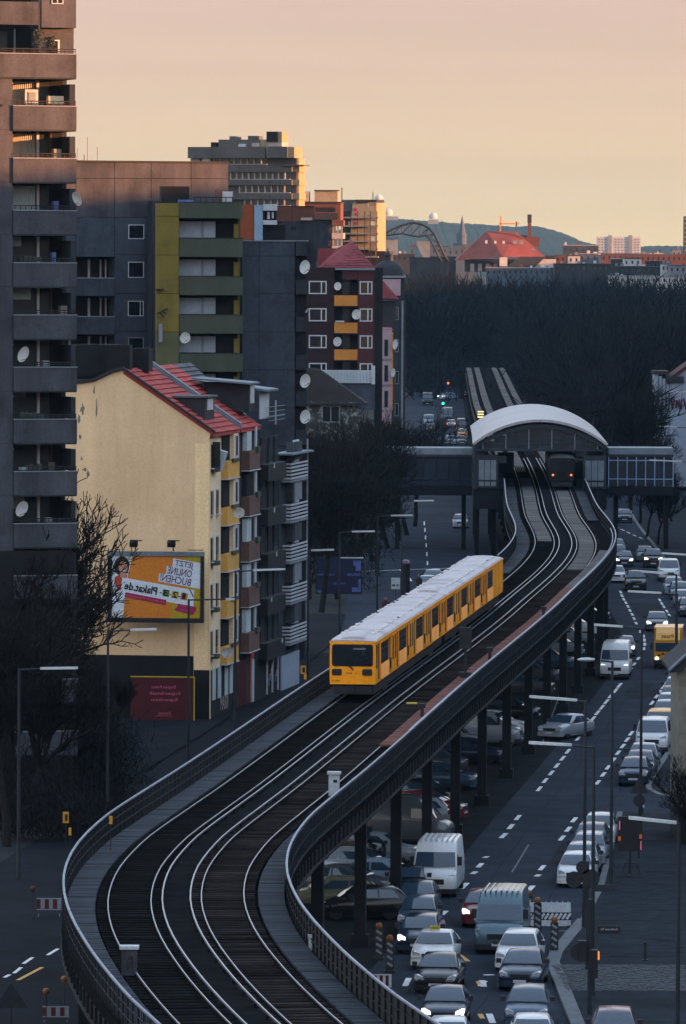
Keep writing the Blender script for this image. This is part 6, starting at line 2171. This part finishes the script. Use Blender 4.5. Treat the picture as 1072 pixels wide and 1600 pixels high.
# ------------------------------------------------------------------ vehicles
# kind: L, W, H, bonnet z, belt z, windscreen base y, roof front y, roof rear y, rear glass base y (from the front), nose z
KINDS = {
    'saloon': dict(L=4.6, W=1.8, H=1.44, hz=.86, bz=.95, ws=1.25, rf=2.0, rr=3.25, rb=3.95, tail=.98),
    'hatch': dict(L=4.1, W=1.74, H=1.47, hz=.88, bz=.97, ws=1.0, rf=1.7, rr=3.45, rb=3.95, tail=1.0),
    'wagon': dict(L=4.6, W=1.8, H=1.47, hz=.87, bz=.96, ws=1.2, rf=1.95, rr=4.0, rb=4.45, tail=1.0),
    'suv': dict(L=4.5, W=1.86, H=1.7, hz=1.02, bz=1.12, ws=1.15, rf=1.8, rr=3.8, rb=4.3, tail=1.15),
    'midvan': dict(L=4.9, W=1.94, H=1.97, hz=1.1, bz=1.22, ws=.75, rf=1.6, rr=4.7, rb=4.85, tail=1.3),
    'van': dict(L=5.5, W=2.05, H=2.5, hz=1.18, bz=1.32, ws=.7, rf=1.45, rr=5.35, rb=5.45, tail=1.4),
}
CARS = {}
def ring(hw, zb, zt, y, crown=.02):
    return [(-hw * .86, y, zb), (hw * .86, y, zb), (hw * .97, y, zb + .14), (hw, y, zb + (zt - zb) * .55), (hw * .975, y, zt - .09), (hw * .86, y, zt - .015), (hw * .4, y, zt + crown), (-hw * .4, y, zt + crown), (-hw * .86, y, zt - .015), (-hw * .975, y, zt - .09), (-hw, y, zb + (zt - zb) * .55), (-hw * .97, y, zb + .14)]
def car_parts(kind):
    if kind in CARS:
        return CARS[kind]
    K = KINDS[kind]; L, W_, H = K['L'], K['W'], K['H']
    y0 = -L / 2; hw = W_ / 2
    van = kind in ('van', 'midvan')
    M = {}
    b = MB()
    hz, bz = K['hz'], K['bz']
    if van:
        secs = [(0, .80, .38, hz - .35), (.06, .92, .28, hz - .18), (.25, .985, .22, hz - .03), (K['ws'] + .05, 1, .2, bz), (K['ws'] + .9, 1, .2, bz + .02), (L - .15, 1, .22, bz + .02), (L, .97, .3, bz)]
    else:
        secs = [(0, .78, .40, hz - .26), (.07, .9, .3, hz - .16), (.3, .975, .22, hz - .06), (.75, 1, .2, hz), (K['ws'] + .06, 1, .19, bz), (K['rb'] - .1, 1, .2, K['tail']), (L - .35, .98, .22, K['tail'] - .02), (L - .06, .92, .3, K['tail'] - .1), (L, .84, .42, K['tail'] - .25)]
    b.loft([ring(hw * w, zb, zt, y0 + y) for y, w, zb, zt in secs])
    # cabin
    hb = hw * (.93 if not van else .985)
    ht = hw * (.70 if not van else (.86 if kind == 'van' else .82))
    def crown(y, zt, t, zb=bz - .06):
        w0, w1 = hb, hb + (ht - hb) * t
        return [(-w0, y0 + y, zb), (w0, y0 + y, zb), (w0 + (w1 - w0) * .9, y0 + y, zt - .07 * t), (w1 * .92, y0 + y, zt), (0, y0 + y, zt + .025 * t), (-w1 * .92, y0 + y, zt), (-(w0 + (w1 - w0) * .9), y0 + y, zt - .07 * t)]
    cab = [crown(K['ws'], bz + .02, .05), crown(K['rf'], H - .06, .95), crown(K['rf'] + .35, H - .01, 1), crown((K['rf'] + K['rr']) / 2, H, 1), crown(K['rr'], H - .05, .97), crown(K['rb'], bz + .06, .1)]
    if kind == 'van':
        cab = [crown(K['ws'], bz + .02, .03), crown(1.25, 2.02, .55), crown(1.65, H - .12, .95), crown(2.2, H - .02, 1), crown(3.5, H, 1), crown(K['rr'], H - .02, 1), crown(K['rb'], bz + .1, .2)]
    b.loft(cab)
    M['body'] = b
    # windscreen sits just proud of the cabin front face
    def pane(pa, pb, wa, wb, za, zb_, off, inset=.04):
        m = MB()
        n = 8
        rows_ = []
        for t in (inset, .5, 1 - inset):
            y = pa + (pb - pa) * t; z = za + (zb_ - za) * t; w = wa + (wb - wa) * t
            rows_.append([(w * (-1 + 2 * i / n), y0 + y - off - (.06 if off > 0 else -.06) * (1 - (-1 + 2 * i / n) ** 2), z + .012 + (.03 if t == .5 else 0)) for i in range(n + 1)])
        v = rows_[0] + rows_[1] + rows_[2]
        m.add(v, [(q * (n + 1) + i, q * (n + 1) + i + 1, (q + 1) * (n + 1) + i + 1, (q + 1) * (n + 1) + i) for q in (0, 1) for i in range(n)])
        return m
    if kind == 'van':
        M['windscreen'] = pane(K['ws'], 1.25, hb * .93, hb * .86, bz + .02, 2.02, .03)
        M['rear_window'] = pane(K['rb'] + .03, K['rr'] + .06, hb * .8, ht * .85, bz + .1, H - .4, -.03, .1)
    else:
        M['windscreen'] = pane(K['ws'], K['rf'], hb * .94, ht * .93, bz + .02, H - .06, .025)
        M['rear_window'] = pane(K['rb'], K['rr'], hb * .9, ht * .92, bz + .06, H - .05, -.04, .08)
    for sx in (-1, 1):
        m = MB()
        def sp(y, t):
            x = hb + (ht - hb) * .9 * t
            z = bz - .04 + (H - .07 - (bz - .04)) * t
            return (sx * (x + .012), y0 + y, z)
        top = .86
        a, r_, bb, e_ = K['ws'] + .42, K['rf'] + .22, K['rr'] - .1, K['rb'] - .28
        if kind == 'van':
            m.add([sp(1.05, .08), sp(1.95, .08), sp(1.95, .5), sp(1.5, .5)], [(0, 1, 2, 3)])
        elif kind == 'midvan':
            for p0, p1 in ((1.2, 1.95), (2.05, 3.2), (3.3, 4.5)):
                m.add([sp(p0, .1), sp(p1, .1), sp(p1, .8), sp(max(p0, 1.75) if p0 < 1.5 else p0, .8)], [(0, 1, 2, 3)])
        else:
            md_ = (r_ + bb) / 2 + .1
            m.add([sp(a, .1), sp(md_ - .04, .1), sp(md_ - .04, top), sp(r_, top)], [(0, 1, 2, 3)])
            m.add([sp(md_ + .04, .1), sp(e_, .1), sp(bb, top), sp(md_ + .04, top)], [(0, 1, 2, 3)])
        M['side_window' + str(sx)] = m
        # lamps
        zl = (hz - .2) if not van else .95
        m = MB()
        x0, x1 = hw * .52, hw * .9
        yy = (.10 if not van else .16)
        pts = [(x0, zl - .08), (x1 - .03, zl - .07), (x1 + .01, zl + .1), (x1 - .08, zl + .12), (x0 + .02, zl + .05)]
        m.add([(sx * x, y0 + yy - .10 + (x - x0) ** 2 * .55, z) for x, z in pts] + [(sx * x, y0 + yy + .22 + (x - x0) ** 2 * .55, z + .03) for x, z in pts], [(0, 1, 2, 3, 4), (5, 9, 8, 7, 6)] + [(i, 5 + i, 5 + (i + 1) % 5, (i + 1) % 5) for i in range(5)])
        M['headlight' + str(sx)] = m
        m = MB(); zt_ = K['tail'] - .12
        m.box(sx * hw * .62, y0 + L - .12, zt_ - .22, sx * hw * .93, y0 + L + .005, zt_) if not van else m.box(sx * hw * .86, y0 + L - .08, 1.0, sx * hw * .98, y0 + L + .02, 1.5)
        M['tail_light' + str(sx)] = m
        m = MB()
        ym = y0 + K['ws'] + .45
        zc = bz + .1 if not van else bz + .28
        hh = .09 if not van else .2
        m.loft([[(sx * (hw * .95 + q), ym + dy, zc + dz) for dy, dz in ((-.06, -hh), (.06, -hh), (.08, hh), (-.04, hh))] for q in (.02, .12, .22)])
        M['mirror' + str(sx)] = m
    m = MB(); m.box(-hw * .45, y0 - .012, hz - .32 if not van else .62, hw * .45, y0 + .1, hz - .17 if not van else .86)
    M['grille'] = m
    m = MB()
    m.loft([[(x, y0 + y_ - .05, z) for x, z in ((-w, .2), (w, .2), (w, .42), (-w, .42))] for y_, w in ((-.01, hw * .72), (.12, hw * .93), (.3, hw * .985))])
    M['bumper'] = m
    m = MB(); m.box(-.26, y0 - .075, .36, .26, y0 - .062, .47); M['licence_plate'] = m
    R = .31 if not van else .34
    w = MB(); w.lathe([(R * .62, -.1), (R * .95, -.1), (R, -.06), (R, .06), (R * .95, .1), (R * .62, .1)], 20, 'y')
    rm = MB(); rm.lathe([(.02, -.085), (R * .5, -.075), (R * .64, -.09), (R * .64, .09), (R * .5, .075), (.02, .085)], 14, 'y')
    # turn the axle across the car
    for q in (w, rm):
        q.v = [(y, x, z) for x, y, z in q.v]
    M['wheel'], M['rim'] = w, rm
    out = {'K': K, 'R': R}
    for k, mb in M.items():
        out[k] = mb
    CARS[kind] = out
    return out
MESHC = {}
def cmesh(kind, part, m_, smooth=None):
    key = (kind, part, m_)
    if key not in MESHC:
        MESHC[key] = car_parts(kind)[part].mesh(part.rstrip('-1'), m_, smooth)
    return MESHC[key]
def car(kind, paint, px, Y, label, rz=0.0, light=None, group=None, name=None, extra=None, py=None, off=True, cat=None):
    """px: centre of the front in the photograph, Y: distance of the front"""
    K = KINDS[kind]
    p = P(px, 395 + CAMZ * FPX / Y - 25 * 300 / Y, 0)
    x = W(px, 395 + (CAMZ - .7) * FPX / Y, Y).x
    d = cl_dir(Y)
    h = -atan2(d.x, d.y) + radians(rz)
    bx, by = -sin(h), cos(h)                     # towards the rear of the vehicle
    c = (x + bx * K['L'] / 2, Y + by * K['L'] / 2) if off else (x, Y)
    nm = name or {'van': 'delivery_van', 'midvan': 'passenger_van'}.get(kind, 'car')
    t = thing(nm, label, cat or ('van' if 'van' in kind else 'car'), (c[0], c[1], .012), h, group)
    C = car_parts(kind)
    put('body', cmesh(kind, 'body', 'paint_' + paint, 52), t)
    put('windscreen', cmesh(kind, 'windscreen', 'car_glass', 60), t)
    put('rear_window', cmesh(kind, 'rear_window', 'car_glass', 60), t)
    lens = {'on': 'lens_on', 'led': 'lens_led', None: 'lens_off', 'tail': 'lens_off'}[light]
    for sx in ('-1', '1'):
        put('side_window', cmesh(kind, 'side_window' + sx, 'car_glass'), t)
        put('headlight', cmesh(kind, 'headlight' + sx, lens), t)
        put('tail_light', cmesh(kind, 'tail_light' + sx, 'tail_on' if light == 'tail' else 'tail_off'), t)
        put('mirror', cmesh(kind, 'mirror' + sx, 'trim', 50), t)
    put('grille', cmesh(kind, 'grille', 'trim'), t)
    put('bumper', cmesh(kind, 'bumper', 'trim' if 'van' in kind else 'paint_' + paint), t)
    put('licence_plate', cmesh(kind, 'licence_plate', 'plate'), t)
    R = C['R']
    for yy in (-K['L'] / 2 + .85, K['L'] / 2 - .85):
        for sx in (-1, 1):
            w = put('wheel', cmesh(kind, 'wheel', 'tyre', 40), t, (sx * (K['W'] / 2 - .13), yy, R))
            put('rim', cmesh(kind, 'rim', 'rim', 40), w, (sx * (K['W'] / 2 - .125), yy, R))
    if extra:
        extra(t, K)
    return t
def taxi_sign(t, K):
    s = block('roof_sign', t, (-.05, -.1, K['H'] + .1), (.42, .14, .15), 'print_yellow')
    put('sign_lettering', text_mesh('TAXI', 'print_black'), s, (-.05, -.176, K['H'] + .1), sc=(.13, 1, .11))
def roof_ribs(t, K):
    for k in range(7):
        block('roof_rib', t, (-.72 + k * .24, .6, K['H'] + .018), (.07, 3.4, .03), 'paint_' + ('white' if 'white' in t['label'] else 'teal'))
def papers(t, K):
    block('dashboard_papers', t, (.45, -K['L'] / 2 + .78, 1.42), (.4, .12, .08), 'print_white')
    block('dashboard_papers', t, (-.1, -K['L'] / 2 + .78, 1.4), (.25, .1, .05), 'print_white')
    roof_ribs(t, K)
QG = None
car('saloon', 'navy', 692, 242, 'dark blue saloon with lit headlights leading the queue past the curve', light='on')
car('saloon', 'black', 680, 253.6, 'black saloon with round headlights behind the dark blue leader')
car('saloon', 'white', 674, 262.3, 'white taxi with yellow roof sign in the queue', extra=taxi_sign)
car('wagon', 'navy', 651, 268.2, 'dark blue estate car tucked behind the white taxi', light='on')
car('hatch', 'blue', 650, 276.3, 'mid blue hatchback second behind the taxi')
car('saloon', 'navy', 647, 283.0, 'dark car squeezed between blue hatchback and white van')
car('van', 'white', 678, 292, 'white high-roof delivery van with ribbed roof behind the queue', light=None, extra=papers)
car('hatch', 'red', 750, 279, 'dark red hatchback with lit headlights half hidden by the teal van', light='on')
car('van', 'teal', 778, 268.5, 'teal blue high-roof van with ribbed roof in the second queue', extra=roof_ribs)
car('wagon', 'white', 806, 261.8, 'white estate car between teal van and dark blue saloon')
car('saloon', 'navy', 812, 255, 'dark blue saloon with square headlights behind the grey-blue hatchback')
car('hatch', 'blue', 822, 242, 'grey-blue hatchback third from the teal van in the queue')
car('hatch', 'white', 831, 232.5, 'white car whose roof just shows ahead of the grey-blue hatchback')
car('hatch', 'white', 700, 231.5, 'white car whose roof edge shows ahead of the blue leader')
car('hatch', 'purple', 960, 234.8, 'dark plum car in the side street beside the cobbles')
car('hatch', 'white', 898, 297, 'white hatchback parked first behind the sign poles')
car('hatch', 'silver', 906, 302, 'silver hatchback parked second behind the white hatchback')
car('wagon', 'silver', 917, 307, 'silver estate parked third in the kerbside row')
car('hatch', 'grey', 921, 312.5, 'dark grey car parked fourth in the kerbside row')
car('hatch', 'white', 934, 318, 'white car parked last in the kerbside row')
car('hatch', 'navy', 989, 354, 'dark blue hatchback parked at the corner kerb')
car('saloon', 'grey', 998, 359.2, 'dark grey saloon parked behind the blue corner hatchback')
car('saloon', 'silver', 1003, 364.6, 'silver saloon parked ahead of the white passenger van')
car('midvan', 'white', 1018, 377, 'white passenger van parked ahead of the yellow van')
car('midvan', 'yellow', 1031, 384, 'yellow van parked behind the white passenger van')
car('hatch', 'silver', 1040, 400, 'silver car parked behind the yellow van')
car('hatch', 'white', 1045, 406.5, 'white car parked second behind the yellow van')
car('hatch', 'red', 1050, 413, 'reddish car parked third behind the yellow van')
car('saloon', 'silver', 858, 388, 'silver saloon turning across the road under the long lamp arms', rz=-24)
car('van', 'white', 960, 443, 'white delivery van with lit headlights driving in the middle lane', light='led')
car('saloon', 'grey', 974, 468, 'dark grey saloon with lit headlights just behind the driving white van', light='led')
car('saloon', 'grey', 1027, 500, 'grey saloon with slim lit headlights behind the yellow truck', light='led')
car('suv', 'black', 994, 560, 'black car with dull headlights alone in the middle lane')
car('midvan', 'white', 1046, 576, 'white van parked behind the pale blue cars')
car('hatch', 'iceblue', 1054, 554, 'pale blue car parked first ahead of the white van')
car('hatch', 'blue', 1063, 546, 'blue car parked second ahead of the white van')
car('hatch', 'silver', 1071, 533, 'silver car parked third ahead of the white van')
car('saloon', 'navy', 975.5, 603, 'dark saloon with bright headlights near the viaduct end', light='on')
car('suv', 'black', 1021, 602, 'black off-roader with round bright headlights', light='on')
car('hatch', 'grey', 1008, 613, 'grey car beside and behind the black off-roader')
car('hatch', 'silver', 965, 616, 'silver car behind the bright dark saloon')
car('hatch', 'iceblue', 964, 628, 'pale car last behind the bright dark saloon')
car('hatch', 'white', 963, 574, 'white car half hidden below the viaduct railing')
car('hatch', 'navy', 976, 702, 'dark car approaching below the station footbridge')
car('saloon', 'silver', 668, 555, 'silver saloon waiting at the left crossing, front one')
car('wagon', 'iceblue', 677, 565, 'pale blue estate waiting behind the silver saloon at the crossing')
car('hatch', 'silver', 720, 686, 'silver car left of the station pavilion')
PV = 'cars parked under the viaduct'
car('van', 'grey', 622, 319, 'grey camper van parked sideways under the viaduct columns', rz=86, off=False)
car('hatch', 'silver', 641, 329, 'silver hatchback showing its tail behind the grey camper van', rz=-84, off=False)
car('hatch', 'red', 667, 333, 'dark red car showing its nose beyond the silver tail', rz=80, off=False)
car('hatch', 'lime', 520, 287, 'pale olive hatchback parked sideways by the near column', rz=-80, off=False)
car('saloon', 'grey', 543, 293, 'grey saloon parked sideways behind the olive hatchback', rz=75, off=False)
car('hatch', 'silver', 556, 301, 'silver hatchback parked sideways behind the grey saloon', rz=78, off=False)
car('midvan', 'black', 530, 309, 'black van parked sideways deep under the near viaduct', rz=75, off=False)
car('midvan', 'silver', 752, 384, 'silver passenger van parked sideways under the viaduct', rz=84, off=False)
car('hatch', 'silver', 702, 380, 'silver hatchback parked sideways left of the silver passenger van', rz=84, off=False)
car('hatch', 'white', 772, 392, 'white hatchback nose beyond the silver passenger van', rz=82, off=False)
car('hatch', 'black', 792, 404, 'black hatchback parked sideways past the silver passenger van', rz=84, off=False)
car('saloon', 'grey', 812, 428, 'grey saloon parked sideways under the red walkway stretch', rz=84, off=False)
car('hatch', 'silver', 868, 470, 'silver hatchback parked sideways between far columns', rz=84, off=False)
car('wagon', 'blue', 848, 455, 'blue estate parked sideways between far columns', rz=84, off=False)
car('hatch', 'white', 893, 495, 'white hatchback parked sideways at the far columns', rz=84, off=False)
for k, (kd, pt_, px, Y, rz_, lab) in enumerate((
    ('hatch', 'navy', 575, 322, 84, 'dark blue hatchback parked sideways left of the grey camper van'), ('wagon', 'silver', 600, 334, -84, 'silver estate parked tail out behind the dark grit box'), ('hatch', 'black', 655, 341, 80, 'black hatchback parked behind the dark red car'),
    ('saloon', 'white', 618, 347, 84, 'white saloon deep under the viaduct behind the camper van'), ('hatch', 'blue', 690, 352, 82, 'blue hatchback parked sideways before the silver pair'), ('saloon', 'grey', 668, 362, -82, 'grey saloon parked tail out before the silver pair'), ('wagon', 'navy', 730, 370, 84, 'navy estate parked nose out before the silver passenger van'),
    ('hatch', 'silver', 590, 309, 84, 'silver hatchback parked nose out below the inner curve'), ('hatch', 'black', 565, 283, -80, 'black hatchback parked tail out by the near column'), ('saloon', 'iceblue', 600, 296, 82, 'pale blue saloon parked nose out behind the black hatchback'), ('hatch', 'grey', 830, 441, 84, 'grey hatchback between the grey saloon and blue estate'), ('saloon', 'silver', 880, 483, 84, 'silver saloon between far columns behind the silver hatchback'),
    ('hatch', 'navy', 912, 512, 84, 'navy hatchback furthest under the viaduct'))):
    car(kd, pt_, px, Y, lab, rz=rz_, off=False)
car('saloon', 'black', 633, 290.5, 'black saloon with dim side light left of the white ribbed van')
car('hatch', 'silver', 1062, 432, 'silver car parked fifth behind the yellow van')
car('hatch', 'white', 1056, 422, 'white car parked fourth behind the yellow van')
car('wagon', 'navy', 1079, 520, 'navy estate parked fourth ahead of the white van')
# far traffic on the left carriageway
FGp = 'distant cars on the left carriageway'
car('midvan', 'iceblue', 670, 1090, 'pale van in the distant left carriageway queue')
car('van', 'grey', 699, 1120, 'grey truck ahead of the lit silver car far down the street')
car('saloon', 'silver', 705, 1085, 'silver car with red lit lamps far down the left carriageway', rz=180, light='tail')
car('van', 'black', 723, 1045, 'black van by the viaduct far down the left carriageway')
car('wagon', 'yellow', 723, 1022, 'yellow taxi following the black van')
car('saloon', 'iceblue', 704, 985, 'pale blue car nearest behind the left footbridge wing')
car('hatch', 'grey', 722, 985, 'grey car beside the pale blue one behind the footbridge wing')
car('saloon', 'navy', 731, 1310, 'dark car with red tail lamps at the far bend', rz=180, light='tail')
car('saloon', 'iceblue', 688, 1290, 'pale saloon turning at the far bend', rz=-40, light='on')
car('van', 'black', 668, 1240, 'black high van at the far bend')
car('wagon', 'black', 674, 1050, 'black estate behind the pale van far down the street')
# yellow box truck
Yt = 455.0
x = W(1043, 395 + 28 * FPX / Yt, Yt).x
d = cl_dir(Yt)
t = thing('box_truck', 'yellow box truck with lit round headlights in the right lane', 'truck', (x, Yt, .012), -atan2(d.x, d.y))
m = MB()
m.loft([[(sx * w, y, z) for sx, z in ((-1, .45), (1, .45), (1, 1.2), (.94, 1.95), (-.94, 1.95), (-1, 1.2))] for y, w in ((0, .93), (.12, .98), (1.7, .98))])
m.build('cab', 'paint_yellow', t)
block('windscreen', t, (0, -.0, 1.55), (1.72, .06, .62), 'car_glass')
m = MB(); m.box(-1.0, 1.75, .9, 1.0, 6.2, 2.85); m.build('cargo_box', 'paint_yellow', t)
m = MB(); m.loft([[(sx * .9, y, z) for sx, z in ((-1, 1.98), (1, 1.98), (.95, zt), (-.95, zt))] for y, zt in ((.35, 2.05), (1.0, 2.5), (1.7, 2.82))]); m.build('roof_fairing', 'paint_yellow', t)
for k in range(5):
    block('livery_mark', t, (-.6 + k * .28, -.03, .98 + (k % 2) * .1), (.2, .04, .12), 'print_maroon')
put('livery_lettering', text_mesh('Post', 'print_maroon', True, .02), t, (0, .55, 2.3), (radians(-40), 0, 0), (.5, 1, .4))
for sx in (-1, 1):
    m = MB(); m.lathe([(.02, -.06), (.12, -.05), (.13, 0)], 14, 'y'); o = m.build('headlight', 'lens_on', t); o.location = (sx * .75, 0, .72)
    block('mirror', t, (sx * 1.12, .1, 1.6), (.14, .12, .5), 'trim')
    for yy in (.9, 4.9):
        w = put('wheel', cmesh('van', 'wheel', 'tyre', 40), t, (sx * .84, yy, .42), sc=(1.2, 1.25, 1.25))
        put('rim', cmesh('van', 'rim', 'rim', 40), w, (sx * .85, yy, .42), sc=(1.2, 1.25, 1.25))
block('bumper', t, (0, -.03, .5), (1.95, .2, .3), 'trim')
block('chassis', t, (0, 3.2, .65), (.9, 5.6, .4), 'trim')
# the two wheelie bins / grit box under the curve
for px, Y, lab in ((588, 335, 'dark grit box beside the camper van'),):
    p = P(px, 395 + CAMZ * FPX / Y, 0)
    t = thing('grit_box', lab, 'box', (p.x, p.y, 0))
    block('box_body', t, (0, 0, .45), (1.1, .8, .9), 'station_steel')
    block('box_lid', t, (0, 0, .94), (1.16, .86, .08), 'cabinet')

# ------------------------------------------------------------------ evening haze
hz_m = bpy.data.materials.new('haze_air')
hz_m.use_nodes = True
n_, l_ = hz_m.node_tree.nodes, hz_m.node_tree.links
n_.remove(n_['Principled BSDF'])
pv = n_.new('ShaderNodeVolumePrincipled')
pv.inputs['Color'].default_value = (.3, .66, 1.0, 1)
pv.inputs['Density'].default_value = 2.3e-5
pv.inputs['Anisotropy'].default_value = 0.0
l_.new(pv.outputs[0], n_['Material Output'].inputs['Volume'])
m = MB(); m.box(-2600, -60, -3, 2600, 11500, 160)
me = bpy.data.meshes.new('haze'); me.from_pydata(m.v, [], m.f); me.materials.append(hz_m)
o = bpy.data.objects.new('haze', me); COL.objects.link(o); stuff(o); tag(o, 'thin bluish evening haze filling the whole street and skyline', 'haze')
